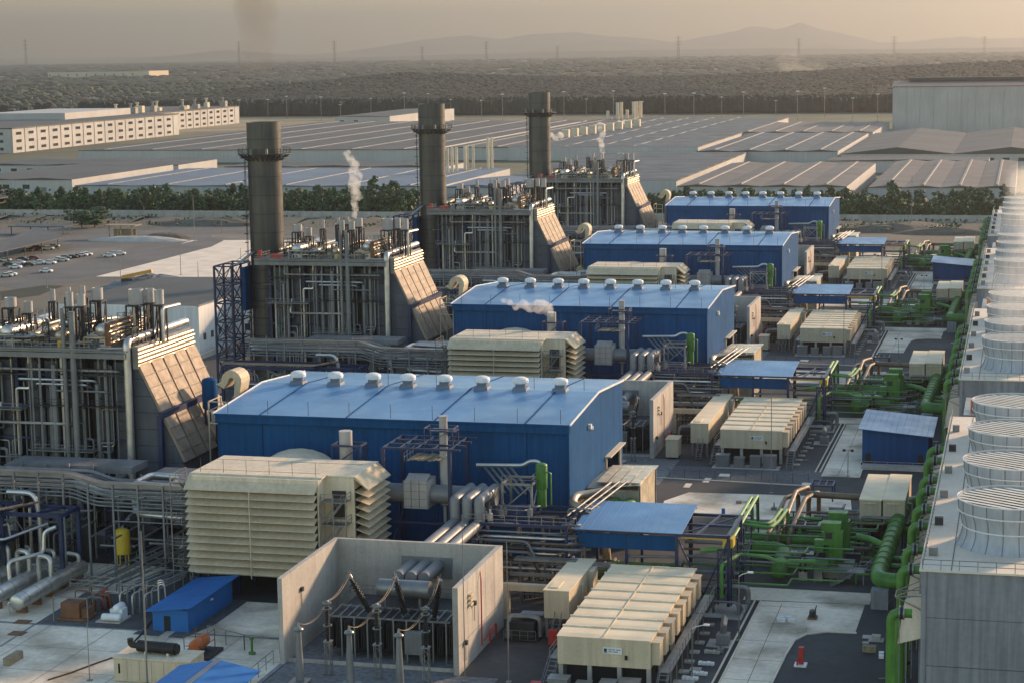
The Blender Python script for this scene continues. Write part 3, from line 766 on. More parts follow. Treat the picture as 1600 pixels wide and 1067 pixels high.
rep(bus, 'grey three phase bus duct bending down towards the transformer of %s')

# ---- transformer bay: concrete pit, transformer, insulators
pit = thing('transformer_bay', '', 'blast wall', (-76, 232, 0))
mb = MB(); mb.box(-88.0, 221.6, 0, -87.4, 242.2, 10.9); part('wall', mb, CONC, pit)
mb = MB(); mb.box(-88.0, 242.2, 0, -64.9, 242.8, 10.88); part('wall', mb, CONC, pit)
mb = MB(); mb.box(-65.6, 221.6, 0, -64.9, 242.19, 10.9); part('wall', mb, CONC, pit)
mb = MB()
for y in (225.8, 230, 234.2, 238.4): mb.box(-64.9, y - .02, 0, -64.885, y + .02, 10.9)
mb.box(-64.898, 221.6, 3.55, -64.87, 242.2, 3.62); part('joint', mb, GREYP, pit)
mb = MB(); mb.box(-87.4, 222.6, .02, -65.6, 222.9, .45); part('kerb', mb, CONC, pit)
for i, (y, z) in enumerate(((226.6, 7.4), (226.6, 8.0), (226.6, 8.6))):
    mb = MB(); mb.box(-64.87, y - .55, z, -64.5, y + .55, z + .3); part('wall_vent', mb, CREAM, pit)
mb = MB(); mb.tube(rnd([(-64.6, 231.0, 1), (-64.6, 231, 9.6), (-65.0, 232.2, 10.6), (-66, 232.2, 10.6)], .4), .09, 6); mb.tube(rnd([(-64.2, 233.4, .3), (-64.2, 233.4, 2.4), (-64.2, 236.4, 2.4), (-64.2, 236.4, .3)], .4), .12, 6); mb.tube([(-64.3, 231.2, 1.6), (-64.3, 237, 1.6)], .1, 6); part('fire_pipe', mb, RED, pit)
for (x, y, z) in ((-64.7, 228.2, 7.0), (-87.3, 228, 7.6), (-64.7, 224, 3.2)): mb = MB(); mb.box(x - .25, y - .3, z, x + .25, y + .3, z + .5); mb.bar((x, y, z - 2), (x, y, z), .06); part('floodlight', mb, DARK, pit)
rep(pit, 'three sided concrete blast wall of the transformer bay before %s', group='concrete transformer bays')
mb = MB(); mb.face([(-87.3, 200, .02), (-60, 200, .02), (-60, 221.5, .02), (-87.3, 221.5, .02)]); mb.face([(-87.3, 221.5, .02), (-65.7, 221.5, .02), (-65.7, 242.1, .02), (-87.3, 242.1, .02)])
for u in range(4):
    s_ = struct('bay_gravel', mb, GRAVL); s_.location.y = S[u]
tr = thing('transformer', '', 'transformer', (-74, 231, 0))
mb = MB(); mb.box(-83.0, 227.6, .8, -67.5, 237.4, 4.9); part('tank', mb, DARK, tr)
for i in range(15):
    mb = MB(); x = -83.2 + i * 1.1
    for k in range(4): mb.box(x + k * .22, 225.9, 1.1, x + k * .22 + .08, 227.5, 4.6)
    part('radiator', mb, DARK, tr)
mb = MB()
for i in range(14): x = -82.9 + i * 1.15; mb.bar((x, 226.4, 5.1), (x, 231, 5.3), .16)
mb.bar((-83.2, 226.6, 5.0), (-67.4, 226.6, 5.0), .2); mb.bar((-83.2, 230.6, 5.25), (-67.4, 230.6, 5.25), .2)
for i in range(10): x = -83 + i * 1.7; mb.bar((x, 225.8, 0), (x, 225.8, 5.2), .18)
part('cooler_frame', mb, GALV, tr)
mb = MB(); mb.tube([(-78.4, 232.2, 7.4), (-71.6, 232.2, 7.4)], 1.15, 16); part('conservator', mb, GALV, tr)
mb = MB(); mb.rail([(-84, 233.5, 5), (-84, 237, 5), (-78, 238, 5)], 1.1, 1.4, .07); mb.rail([(-72, 237.6, 5), (-67, 237.6, 5), (-67, 232, 5)], 1.1, 1.4, .07); mb.bar((-77.6, 232.2, 5), (-77.6, 232.2, 6.4), .3); mb.bar((-73, 232.2, 5), (-73, 232.2, 6.4), .3); part('handrail', mb, GALV, tr)
for i, (bx, tx) in enumerate(((-78.4, -80.6), (-73.9, -74.6), (-70.1, -69.0))):
    mb = MB(); p = Vector((bx, 228.8, 4.9)); q = Vector((tx, 227.6, 9.7)); mb.tube([p, q], [.3, .22], 10)
    for k in range(10): c = p.lerp(q, .12 + k * .08); d = (q - p).normalized() * .07; mb.tube([c - d, c + d], .42, 10)
    b_ = part('bushing', mb, BLACK, tr)
    mb = MB(); d = (q - p).normalized(); mb.tube([q, q + d * .5], .36, 10); mb.tube([p - d * .1, p + d * .15], .55, 12); mb.bar(q + d * .5, q + d * 1.3, .08); part('terminal', mb, GALV, b_)
mb = MB(); mb.box(-72.6, 224.2, 1.4, -70.4, 225.2, 4.2); mb.bar((-72.4, 224.7, 0), (-72.4, 224.7, 1.4), .15); mb.bar((-70.6, 224.7, 0), (-70.6, 224.7, 1.4), .15); part('control_cabinet', mb, SILVD, tr)
rep(tr, 'finned grey power transformer with three black bushings before %s', group='power transformers')
for i, x in enumerate((-79.6, -73.3, -67.2)):
    which = ('on the hall side', 'in the middle', 'beside the lit wall')[i]; which = ('first', 'second', 'third')[i]
    la = thing('surge_arrester', '', 'surge arrester', (x, 219.5, 0)); xx = x - .9; y = 218.6
    mb = MB(); mb.bar((xx - .7, y, .1), (xx + .7, y, .1), .2)
    for dx in (-.35, .35):
        for dy in (-.35, .35): mb.bar((xx + dx, y + dy, 0), (xx + dx, y + dy, 4.2), .09)
    for k in range(7): z = k * .6; e = 1 if k % 2 else -1; mb.bar((xx - .35 * e, y - .35, z), (xx + .35 * e, y - .35, z + .6), .06); mb.bar((xx + .35, y - .35 * e, z), (xx + .35, y + .35 * e, z + .6), .06)
    mb.box(xx - .5, y - .5, 4.2, xx + .5, y + .5, 4.35); part('lattice_stand', mb, GALV, la)
    mb = MB(); mb.lathe(xx, y, [(.2, 4.35), (.24, 6.2), (.2, 6.25), (.22, 8.6)], 10)
    for k in range(13): z = 4.6 + k * .3; mb.lathe(xx, y, [(.2, z), (.36, z + .05), (.2, z + .12)], 10, False)
    part('insulator', mb, BLACK, la)
    mb = MB()
    for z in (6.2, 8.3, 9.0): mb.lathe(xx, y, [(.42, z), (.55, z), (.55, z + .14), (.42, z + .14), (.42, z)], 14, False)
    mb.lathe(xx, y, [(.25, 8.6), (.3, 9.2), (.1, 9.4)], 10); part('ring', mb, GALV, la)
    rep(la, which + ' black surge arrester from the wall end, on lattice stand before %s')
    ct = thing('cable_termination', '', 'cable termination', (x, 212, 0)); xx = x - 2.2; y = 212.2
    mb = MB(); mb.lathe(xx, y, [(.52, 1.35), (.5, 2.2), (.3, 7.3)], 14); part('insulator', mb, SILVD, ct)
    mb = MB(); mb.lathe(xx, y, [(.3, 7.3), (.55, 7.42), (.6, 7.6), (.5, 7.75), (.2, 7.85), (.08, 8.4)], 14); part('cap', mb, GALV, ct)
    mb = MB(); navy_frame(mb, xx - .9, xx + .9, y - .9, y + .9, 0, (1.2,), .14); mb.box(xx - 1.1, y - 1.1, 1.2, xx + 1.1, y + 1.1, 1.33); part('frame', mb, GALV, ct)
    rep(ct, which + ' tall grey cable termination from the wall end, before %s')
    mb = MB(); A = Vector((xx, y, 8.3)); B_ = Vector((x - .9, 218.6, 9.3)); C_ = Vector(((-80.6, -74.6, -69.0)[i], 227.6, 10.6))
    for off in (-.12, .12):
        for P, Q, sag in ((A, B_, 1.1), (B_, C_, .8)):
            pts = [P.lerp(Q, k / 8) - Vector((0, 0, sag * 4 * (k / 8) * (1 - k / 8))) + Vector((off, 0, 0)) for k in range(9)]; mb.tube(pts, .035, 4)
    cc = solo('cable', mb, BROWNP, '', 'cable'); rep(cc, which + ' sagging twin cable from the wall end, before %s')

# ---- beige electrical module on legs, switchgear containers
md = thing('electrical_module', '', 'electrical module', (-46.6, 237, 0))
c0 = None; MX0, MX1 = -52.4, -41.2
for k in range(8):
    y0 = 220.5 + k * 4.08; dz = (0.0, .03, -.02, .04, .0, -.03, .02, .0)[k]
    mb = MB(); mb.box(MX0, y0 + .02, 2.7, MX1, y0 + 4.02, 6.1 + dz); ct_ = part('container', mb, CREAM, md)
    mb = MB(); mb.prism([(MX0 - .1, y0 - .02, 6.08 + dz), (MX0 - .1, y0 + 1.2, 6.22 + dz), (MX0 - .1, y0 + 3.8, 6.2 + dz), (MX0 - .1, y0 + 4.0, 6.12 + dz)], (MX1 - MX0 + .2, 0, 0)); part('roof', mb, CREAM_SKYLIT, ct_)
    mb = MB(); mb.bar((MX0 - .25, y0 + 3.95, 6.24 + dz), (MX1 + .25, y0 + 3.95, 6.24 + dz), .26, .22); mb.bar(((MX0 + MX1) / 2, y0 + .1, 6.3 + dz), ((MX0 + MX1) / 2 + .02, y0 + 3.8, 6.34 + dz), .08, .1); part('roof_joint', mb, CREAM2, ct_)
    mb = MB(); mb.box(MX1 + .005, y0 + .5, 3.1, MX1 + 1.0, y0 + 2.6, 5.7); mb.box(MX1 + .005, y0 + .3, 5.75, MX1 + 1.1, y0 + 2.8, 5.9); part('air_conditioner', mb, CREAM, ct_)
mb = MB(); mb.box(-46.9, 220.38, 4.3, -44.6, 220.46, 5.1); sg = part('sign', mb, WHITE, md)
mb = MB(); mb.box(-46.75, 220.36, 4.55, -46.4, 220.376, 4.95); mb.box(-46.8, 220.36, 4.42, -46.35, 220.376, 4.49); part('emblem', mb, DARK, sg)
mb = MB()
for x0, x1, z in ((-46.2, -45.85, 4.85), (-45.78, -45.4, 4.85), (-45.32, -44.75, 4.84), (-46.2, -45.8, 4.6), (-45.7, -45.05, 4.59)): mb.box(x0, 220.362, z - .055, x1, 220.376, z + .055)
part('print', mb, GREYP, sg)
mb = MB(); mb.box(-44.25, 220.25, 3.7, -43.95, 220.48, 4.2); part('lamp', mb, BLACK, md)
for x in (-52.1, -48.6, -45, -41.5):
    for y in (221, 229, 237, 245, 252.6): part('leg', MB().bar((x, y, 0), (x, y, 2.7), .5), CONC, md)
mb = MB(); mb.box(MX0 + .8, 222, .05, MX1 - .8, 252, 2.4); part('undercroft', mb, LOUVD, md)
mb = MB()   # walkway with handrail and stairs on the side of the cooling tower
mb.box(MX1 + 1.15, 219.8, 2.6, MX1 + 2.5, 253.5, 2.7); mb.rail([(MX1 + 2.5, 219.8, 2.7), (MX1 + 2.5, 253.5, 2.7)], 1.1, 2.0, .07)
for k in range(9): y = 220.5 + k * 4; mb.bar((MX1 + 2.4, y, 0), (MX1 + 2.4, y, 2.6), .14)
mb.stair((MX1 + 1.8, 219.8, 2.6), (MX1 + 1.8, 215.6, .1), 1.1); mb.stair((MX0 - .8, 222.6, 2.6), (MX0 - .8, 217.2, .1), 1.1)
mb.box(MX0 - 1.5, 222.6, 2.6, MX0 - .15, 238.5, 2.7); mb.rail([(MX0 - 1.5, 222.6, 2.7), (MX0 - 1.5, 238.5, 2.7)], 1.1, 2.0, .07)
part('walkway', mb, GALV, md)
mb = MB()
for k in range(9): y = 220.5 + k * 4; mb.box(MX1 + 2.0, y - .5, 0, MX1 + 3.2, y + .5, .22)
part('footing', mb, CONC, md, kind='stuff')
rep(md, 'beige electrical module of eight joined containers on legs, front right of %s' if False else 'beige electrical module of eight ribbed containers, beside the bay of %s', group='beige electrical modules')
k0 = None
for i, (x, y, w, d, h) in enumerate(((-51.4, 216.9, 2.4, 1.9, 2.3), (-48.4, 216.7, 1.8, 1.6, 1.9), (-45.5, 216.9, 1.9, 1.7, 2.2), (-43.0, 217.1, 2.3, 1.8, 2.4))):
    c = thing('cooling_cabinet', '', 'cabinet', (x, y, 0))
    mb = MB(); mb.box(x - w / 2, y - d / 2, .1, x + w / 2, y + d / 2, h - .08); part('body', mb, SILVD, c)
    mb = MB(); mb.box(x - w / 2 - .05, y - d / 2 - .05, h - .075, x + w / 2 + .05, y + d / 2 + .05, h); part('lid', mb, GALV, c)
    mb = MB()
    for k in range(6): mb.box(x - w / 2 + .15, y - d / 2 - .03, .4 + k * .25, x + w / 2 - .15, y - d / 2 - .003, .5 + k * .25)
    part('grille', mb, GREYP, c)
    rep(c, ('first', 'second', 'third', 'fourth')[i] + ' grey cabinet from the stair under the beige module opposite %s')
for u in range(4):
    mb = MB(); mb.box(-53.2, 215.2, 0, -41.2, 218.6, .1); s_ = struct('plinth', mb, CONC); s_.location.y = S[u]
def container(name, label, y0, y1, u=0):
    t = thing(name, label, 'container', (-57, (y0 + y1) / 2, 0), 'beige switchgear containers'); dy = 0
    mb = MB(); mb.box(-58.5, y0, 2.6, -55.2, y1, 6.2); part('body', mb, CREAM, t)
    mb = MB(); mb.box(-58.6, y0 - .1, 6.2, -55.1, y1 + .1, 6.32); mb.box(-58, y0 + 1, 6.33, -56.8, y0 + 4.2, 6.45); part('roof', mb, CREAM_SKYLIT, t)
    mb = MB(); part('wall_unit', MB().box(-55.18, y1 - 5, 3.2, -54.5, y1 - 2, 5.9), CREAM2, t); part('door', MB().box(-55.18, y1 - 9, 3, -55.1, y1 - 8, 5.2), CREAM2, t)
    for x in (-58.2, -55.5):
        k = y0 + .4
        while k < y1: part('leg', MB().bar((x, k, 0), (x, k, 2.6), .4), SILVD, t); k += 5
    mb = MB(); mb.stair((-56.6, y0 - .2, 2.6), (-56.6, y0 - 3.2, .1), .9); part('stair', mb, GALV, t); return t
container('switchgear_container', 'short beige switchgear container beside the front electrical module', 239, 255.3)
for u, w in ((1, 'second'), (2, 'third'), (3, 'rear')): container('switchgear_container', 'long beige switchgear container beside the %s electrical module' % w, 224.5 + S[u], 256 + S[u])
c = thing('junction_cabinet', '', 'cabinet', (-61.5, 222, 0))
mb = MB(); mb.box(-62.6, 221.4, .4, -60.4, 225.4, 3.6); part('body', mb, CREAM, c); mb = MB(); mb.box(-62.75, 221.25, 3.6, -60.25, 225.55, 3.75); part('lid', mb, CREAM, c)
rep(c, 'small beige cabinet standing alone outside the bay wall before %s', units=(1, 2, 3)); c.location = Vector(c.location) + Vector((0, S[1], 0)) if False else c.location
# ---- heat recovery boiler
bo = thing('boiler', '', 'boiler', (-148, 290, 0))
BX0, BX1, BY0, BY1, BZ = -162.0, -134.4, 279.6, 301.2, 29.2
mb = MB(); mb.box(BX0, BY0 + 1.6, .6, BX1, BY1, BZ - .6); part('core', mb, LOUVD, bo)
cols = [BX0 + i * 3.95 for i in range(8)]
for i, x in enumerate(cols):
    mb = MB(); mb.box(x - .3, BY0 + .2, 0, x + .3, BY0 + 1.5, BZ); part('column', mb, NAVY if i % 2 == 0 else DARK, bo)
rp = random.Random(11)
for i in range(7):
    a, b = cols[i] + .8, cols[i] + 3.05
    if i in (2, 5): a, b = cols[i] + 1.3, cols[i] + 3.2
    mb = MB(); z = 1.0
    while z < BZ - 2.5:
        h = 1.55; mb.box(a, BY0 + .75 + (i % 3) * .15, z, b, BY0 + 1.58, z + h - .06); z += h
    part('casing_panel', mb, CASE, bo)
    mb = MB(); mb.box(b + .05, BY0 + 1.2, 1, cols[i] + 3.6, BY0 + 1.58, BZ - 2); part('stiffener', mb, NAVY, bo)
for i in range(38):   # vertical pipes down the front
    x = BX0 + 1.2 + rp.random() * 25.5; r = rp.choice((.1, .14, .18, .26, .34, .42)); z0 = rp.choice((1.0, 3, 5, 9, 9)); z1 = rp.choice((28.5, 27, 24, 20, 28.5))
    y = BY0 + .1 - rp.random() * 1.4
    mb = MB()
    if rp.random() < .45:
        z = rp.uniform(z0 + 3, z1 - 3); d = rp.choice((-1.6, 1.6, 2.4)); mb.tube(rnd([(x, y, z0), (x, y, z), (x + d, y, z), (x + d, y, z1)], .5), r * .8, 7)
    else: mb.tube([(x, y, z0), (x, y, z1)], r, 8)
    part('riser_pipe', mb, rp.choice((SILVD, SILVD, GREYP, SILVD, SILV)), bo)
for (xa, xb, z, r) in ((-158, -136, 26.2, .2), (-153, -140, 24.6, .22), (-150, -141.5, 23.9, .2), (-156.8, -144.5, 17.6, .24), (-147.5, -138, 22.9, .16), (-150, -141, 9.6, .2), (-145, -136, 7.6, .2), (-152, -149, 13.2, .12), (-160, -152, 12.0, .14), (-143, -135, 25.5, .15)):
    mb = MB(); y = BY0 - 1.2; mb.tube(rnd([(xa, y + 1, z + (3 if xa < -156 else 0)), (xa, y, z), (xb, y, z), (xb + .3, y + 1.2, z - .6)], .5), r, 8); part('cross_pipe', mb, SILV if r > .19 else SILVD, bo)
for (x, r, zt, xe) in ((-144.4, .36, 36, -149.5), (-142.9, .5, 35.5, -141)):
    mb = MB(); mb.tube(rnd([(x, BY0 - 2.0, zt), (x, BY0 - 2.0, 5.2), (xe, BY0 - 5.6, 3.6), (xe, BY0 - 9, 2.2)], 1.2, 4), r, 10); part('steam_pipe', mb, SILVD, bo)
mb = MB(); mb.tube(rnd([(-134.3, BY1, 30.9), (-134.3, BY0 - .9, 30.9), (-134.3, BY0 - .9, 7.5), (-133.2, BY0 - 2, 4.2), (-134.2, BY0 - 8, 1.8)], 1.1, 4), .62, 12); part('steam_pipe', mb, SILV, bo)
for (x0, x1, z) in ((-147.5, -134.8, 8.6), (-150.5, -140, 13.4), (-162, -152, 19.8), (-147.5, -135, 5.2)):
    mb = MB(); y0 = BY0 - 2.6; mb.box(x0, y0, z, x1, BY0 + .1, z + .14); mb.rail([(x0, BY0, z), (x0, y0, z), (x1, y0, z), (x1, BY0, z)], 1.1, 1.6, .07)
    k = x0
    while k < x1: mb.bar((k, y0 + .1, z - 1.3), (k, BY0 + .2, z - .1), .12); k += 2.6
    part('platform', mb, GALV, bo)
for k in range(14):   # valves and small gear on the platforms
    x = rp.uniform(-147, -135.5); z = rp.choice((8.75, 8.75, 5.3)); mb = MB()
    mb.lathe(x, BY0 - 1.5, [(.28, z), (.28, z + .9), (.5, z + .95), (.5, z + 1.1), (.1, z + 1.15), (.1, z + 1.6)], 8); mb.tube([(x - .7, BY0 - 1.5, z + .5), (x + .7, BY0 - 1.5, z + .5)], .2, 6); part('valve', mb, rp.choice((SILVD, GREYP, SILV)), bo)
mb = MB()   # roof deck with its edge beam and handrail
mb.box(-164.5, BY0 - 2.4, BZ, -133.9, BY1 + .8, BZ + .3); mb.bar((-164.5, BY0 - 2.3, BZ - .5), (-134, BY0 - 2.3, BZ - .5), .3, .8); mb.bar((-164.5, BY0 - 2.5, BZ + .5), (-138, BY0 - 2.5, BZ + .5), .3, .25)
for k in range(8): mb.bar((BX0 + k * 3.9, BY0 - 2.2, BZ - .6), (BX0 + k * 3.9, BY0 + .4, BZ - 2.4), .16)
part('roof_deck', mb, SILVD, bo)
mb = MB(); mb.rail([(-164.4, BY1, BZ + .3), (-164.4, BY0 - 2.3, BZ + .3), (-140, BY0 - 2.3, BZ + .3)], 1.1, 1.6, .07); mb.rail([(-164.4, BY1 + .6, BZ + .3), (-134, BY1 + .6, BZ + .3)], 1.1, 1.8, .07); part('handrail', mb, GALV, bo)
for (x, r, L, z) in ((-155.6, 1.15, 15, 31.6), (-151.2, .7, 14, 31.2), (-146.5, .75, 15, 31.2), (-139.2, 1.05, 15, 32.2)):
    mb = MB(); mb.dome(x, BY0 + .6, z, r, 'y', -1, .55, 16, L); d_ = part('steam_drum', mb, SILV if r > 1 else GOLD, bo)
    mb = MB()
    for k in range(6): mb.tube([(x, BY0 + 2 + k * 2.3, z), (x, BY0 + 2 + k * 2.3, z + r + .9)], .14, 6)
    for k in (1.5, L - 1.5): mb.box(x - r * .8, BY0 + k, BZ + .3, x + r * .8, BY0 + k + .4, z - r * .5)
    part('nozzle', mb, SILV, d_)
for i in range(26):   # roof pipework
    mb = MB(); x = rp.uniform(-161, -137); z = BZ + rp.uniform(.8, 3.2); y0 = BY0 + rp.uniform(-1.5, 6); r = rp.choice((.14, .18, .24, .3))
    if rp.random() < .55: mb.tube(rnd([(x, y0, z), (x, y0 + rp.uniform(6, 13), z), (x + rp.uniform(-2, 2), y0 + 13, z - .5)], .5), r, 7)
    else: mb.tube(rnd([(x, y0 + 2, BZ + .3), (x, y0 + 2, z), (x + rp.uniform(2, 6), y0 + 2, z), (x + 6, y0 + 2.4, BZ + .4)], .5), r, 7)
    part('roof_pipe', mb, rp.choice((SILV, GOLD, GOLD, SILVD)), bo)
for i in range(12):
    mb = MB(); x = rp.uniform(-161, -138); y = BY0 + rp.uniform(-1, 14); z = BZ + .3; s_ = rp.uniform(.5, 1.0)
    mb.box(x, y, z, x + s_ * 1.3, y + s_, z + rp.uniform(.8, 2.1)); part('roof_box', mb, rp.choice((GREYP, SILVD, YELL, GALV, GALV)), bo)
mb = MB(); mb.box(-164.0, BY0 - 1.5, BZ + .3, -163.2, BY0 - .8, BZ + 2.2); mb.box(-160.8, BY0 - 1.8, BZ + .3, -158.2, BY0 - .9, BZ + 1.6); part('fire_cabinet', mb, RED, bo)
for (x, z, n, L, rr) in ((-137.6, 30.4, 5, 11.5, .24), (-133.1, 26.9, 5, 21.8, .27)):   # header bundles
    for k in range(n):
        mb = MB(); mb.tube([(x + (.18 if k % 2 else 0), BY0 - .3, z + k * .62), (x + (.18 if k % 2 else 0), BY0 - .3 + L, z + k * .62)], rr, 8); part('header_pipe', mb, GOLD, bo)
    mb = MB(); mb.box(x - .5, BY0 - .5, z - .4, x - .2, BY0 + L - .5, z + n * .62); mb.box(x - .2, BY0 - .45, z - .4, x + .45, BY0 - .35, z + n * .62); part('header_frame', mb, RUST if x < -135 else GALV, bo)
# silencers on their navy trestles (seen from unit 1: pixel, top height)
for (px, pyy, wd, ht, zt) in ((16, 465, 1.9, 1.6, 36.8), (44, 471, 1.35, 1.9, 35.8), (82, 452, .8, 2.0, 37), (108, 457, 1.2, 2.3, 37.8), (126, 460, 1.35, 1.9, 37.8), (107, 449, .7, 1.6, 38), (129, 447, .8, 1.7, 38), (152, 450, 1.7, 2.0, 37.8), (212, 452, 2.4, 2.5, 37.8), (234, 451, 1.4, 2.3, 37.8), (248, 453, 1.5, 2.4, 37.8)):
    p = G(px, pyy, zt); x, y = p.x, min(max(p.y, BY0 + .5), BY1 - 2); r = wd / 2
    mb = MB(); mb.lathe(x, y, [(r * .6, zt - ht), (r, zt - ht + .1), (r, zt), (r * .9, zt), (r * .85, zt - .25), (.05, zt - .25)], 16); sl = part('silencer', mb, SILEN, bo)
    mb = MB(); q = r * .9 + .15; navy_frame(mb, x - q, x + q, y - q, y + q, BZ + .3, (zt - ht - .1,), .24); mb.tube([(x, y, BZ + .3), (x, y, zt - ht)], r * .3, 7); part('trestle', mb, DARK, sl)
mb = MB(); a = G(255, 470, 36); mb.tube(rnd([(-131.9, 287, 29.5), (-131.9, 287, 35), (-131.2, 292, 35)], .6), .28, 8); mb.tube([(-136.5, 286.5, 30), (-136.5, 286.5, 35)], .22, 8); part('vent_pipe', mb, SILV, bo)
for z in (4.6, 9.8, 15.0, 20.2, 25.2):   # girts, bracing and narrow walkways across the front
    mb = MB(); mb.bar((BX0, BY0 - .1, z), (BX1, BY0 - .1, z), .22, .34); part('girt', mb, NAVY, bo)
for i in (0, 3, 5):
    mb = MB(); mb.bar((cols[i], BY0 - .2, 9.8), (cols[i + 1], BY0 - .2, 15.0), .16); part('brace', mb, NAVY, bo); part('brace', MB().bar((cols[i + 1], BY0 - .2, 20.2), (cols[i], BY0 - .2, 25.2), .16), NAVY, bo)
for (x0, x1, z) in ((-161, -150, 5.0), (-160, -148, 10.1), (-150, -136, 20.5), (-146, -135, 25.5), (-162, -154, 25.4)):
    mb = MB(); y0 = BY0 - 1.7; mb.box(x0, y0, z, x1, BY0 - .2, z + .1); mb.rail([(x0, y0, z), (x1, y0, z)], 1.1, 1.3, .06); part('walkway', mb, DARK, bo)
for k in range(12):   # steel and pipe clutter on the roof deck
    x = BX0 + 2 + k * 2.2; y = BY0 + rp.uniform(-1, 9); h = rp.uniform(1.6, 4.2); w = rp.uniform(1.4, 2.8)
    mb = MB(); navy_frame(mb, x, x + w, y, y + w, BZ + .3, (BZ + .3 + h * .55, BZ + .3 + h), .16); mb.rail([(x, y, BZ + .3 + h), (x + w, y, BZ + .3 + h), (x + w, y + w, BZ + .3 + h)], 1, .9, .06); part('roof_frame', mb, DARK, bo)
for k in range(20):
    x = BX0 + 1 + rp.random() * 25; y = BY0 + rp.uniform(-1.6, 3); z = BZ + rp.uniform(.5, 2.2)
    mb = MB(); mb.tube(rnd([(x, y, BZ + .3), (x, y, z), (x + rp.uniform(1.5, 5), y, z), (x + 5, y + 1, z)], .3), rp.choice((.09, .13, .2)), 6); part('roof_pipe', mb, rp.choice((SILV, SILVD, GOLD)), bo)
for k in range(16):   # thin lines hugging the front
    x = BX0 + .6 + rp.random() * 26; z0 = rp.choice((.5, 4.6, 9.8, 15)); z1 = z0 + rp.choice((5, 10, 14))
    mb = MB(); mb.tube(rnd([(x, BY0 - .35, z0), (x, BY0 - .35, min(z1, 28)), (x + rp.uniform(-3, 3), BY0 - .35, min(z1, 28))], .4), rp.choice((.07, .1, .13)), 6); part('small_pipe', mb, rp.choice((SILV, SILVD, GALV)), bo)
# inlet duct with its sloping lit casing
def slope(t): return -133.3 + 7.4 * t, 26.9 - 15.4 * t     # x, z along the slope
duct = []
for i in range(10):
    za, zb = 1.2 + i * 2.62, 1.2 + (i + 1) * 2.62 - .06
    xa = slope(max(0, min(1, (26.9 - za) / 15.4)))[0]; xb = slope(max(0, min(1, (26.9 - zb) / 15.4)))[0]
    if za < 11.5: xa = -125.9 + (11.5 - za) * .12
    if zb < 11.5: xb = -125.9 + (11.5 - zb) * .12
    mb = MB(); mb.prism([(-134.35, BY0 + .4, za), (xa - .15, BY0 + .4, za), (xb - .15, BY0 + .4, zb), (-134.35, BY0 + .4, zb)], (0, 21.4, 0)); part('casing_panel', mb, CASE, bo)
for (t0, t1) in ((0.0, .47), (.53, .98)):
    for k in range(5):
        y0 = BY0 + .3 + k * 4.35; pts = []
        xa, za = slope(t0); xb, zb = slope(t1)
        mb = MB(); mb.prism([(xa, y0 + .1 * k, za), (xb, y0, zb), (xb + .4, y0, zb + .17), (xa + .4, y0 + .1 * k, za + .17)], (0, 3.85, 0)); part('duct_panel', mb, TANP, bo)
    for t in (t0 + .12, t0 + .24, t0 + .36):
        xa, za = slope(t); mb = MB(); mb.bar((xa + .42, BY0, za + .25), (xa + .42, BY0 + 22.4, za + .25), .07); part('pipe_run', mb, GALV, bo)
mb = MB(); xa, za = slope(.5); mb.bar((xa + .4, BY0 - .6, za + .1), (xa + .4, BY0 + 22.8, za + .1), .7, .9); mb.box(xa - .2, BY0 - .7, 0, xa + .5, BY0 + .2, za); mb.rail([(xa + .8, BY0 + 15, za + .4), (xa + .8, BY0 + 22.8, za + .4)], 1.1, 1.5, .07)
part('duct_frame', mb, NAVY, bo)
rep(bo, 'tall grey boiler with a sloping lit duct beside %s', group='heat recovery boilers')

# ---- main stack
st = thing('chimney', '', 'chimney', (-166.4, 290.2, 0))
mb = MB(); sx, sy = -166.4, 290.2; prof = [(3.85, 0), (3.85, 59.2), (3.6, 59.2), (3.55, 55), (.05, 55)]
mb.lathe(sx, sy, prof, 40); part('shell', mb, STACKM, st)
for k in range(13):
    mb = MB(); z = 5 + k * 4.2; mb.lathe(sx, sy, [(3.84, z), (3.93, z), (3.93, z + .16), (3.84, z + .16)], 36, False); part('ring', mb, DARK, st)
mb = MB(); mb.lathe(sx, sy, [(3.9, 52.0), (6.0, 52.0), (6.0, 52.2), (3.9, 52.2)], 36, False); mb.lathe(sx, sy, [(3.9, 51.2), (5.5, 51.2), (5.5, 51.35), (3.9, 51.35)], 36, False)
for k in range(24):
    a = k * math.pi / 12; c_, s__ = math.cos(a), math.sin(a); mb.bar((sx + 3.9 * c_, sy + 3.9 * s__, 50.6), (sx + 5.8 * c_, sy + 5.8 * s__, 52), .15)
part('platform', mb, DARK, st)
mb = MB()
mb.rail([(sx + 5.9 * math.cos(k * math.pi / 14), sy + 5.9 * math.sin(k * math.pi / 14), 52.2) for k in range(29)], 1.1, 2, .07)
part('handrail', mb, DARK, st)
mb = MB()   # ladder and conduits on the left side
for dx in (-.3, .3): mb.bar((sx - 4.2, sy - 1.5 + dx, 2), (sx - 4.2, sy - 1.5 + dx, 52), .1)
for k in range(24): mb.lathe(sx - 4.4, sy - 1.5, [(.5, 4 + k * 2), (.5, 4.12 + k * 2)], 8, False)
mb.tube([(sx - 2.6, sy - 3.2, 2), (sx - 2.6, sy - 3.2, 52)], .14, 6)
part('ladder', mb, DARK, st)
mb = MB()
for k in range(6): zz = 6 + k * 4; mb.bar((sx + 1.6, sy - 4.0, zz), (sx + 3.4, sy - 2.6, zz + .35), .16)
for k in range(6): mb.lathe(sx, sy, [(4.05, 3 + k * 4), (4.1, 3.1 + k * 4), (4.05, 3.2 + k * 4)], 24, False)
part('bracket', mb, DARK, st)
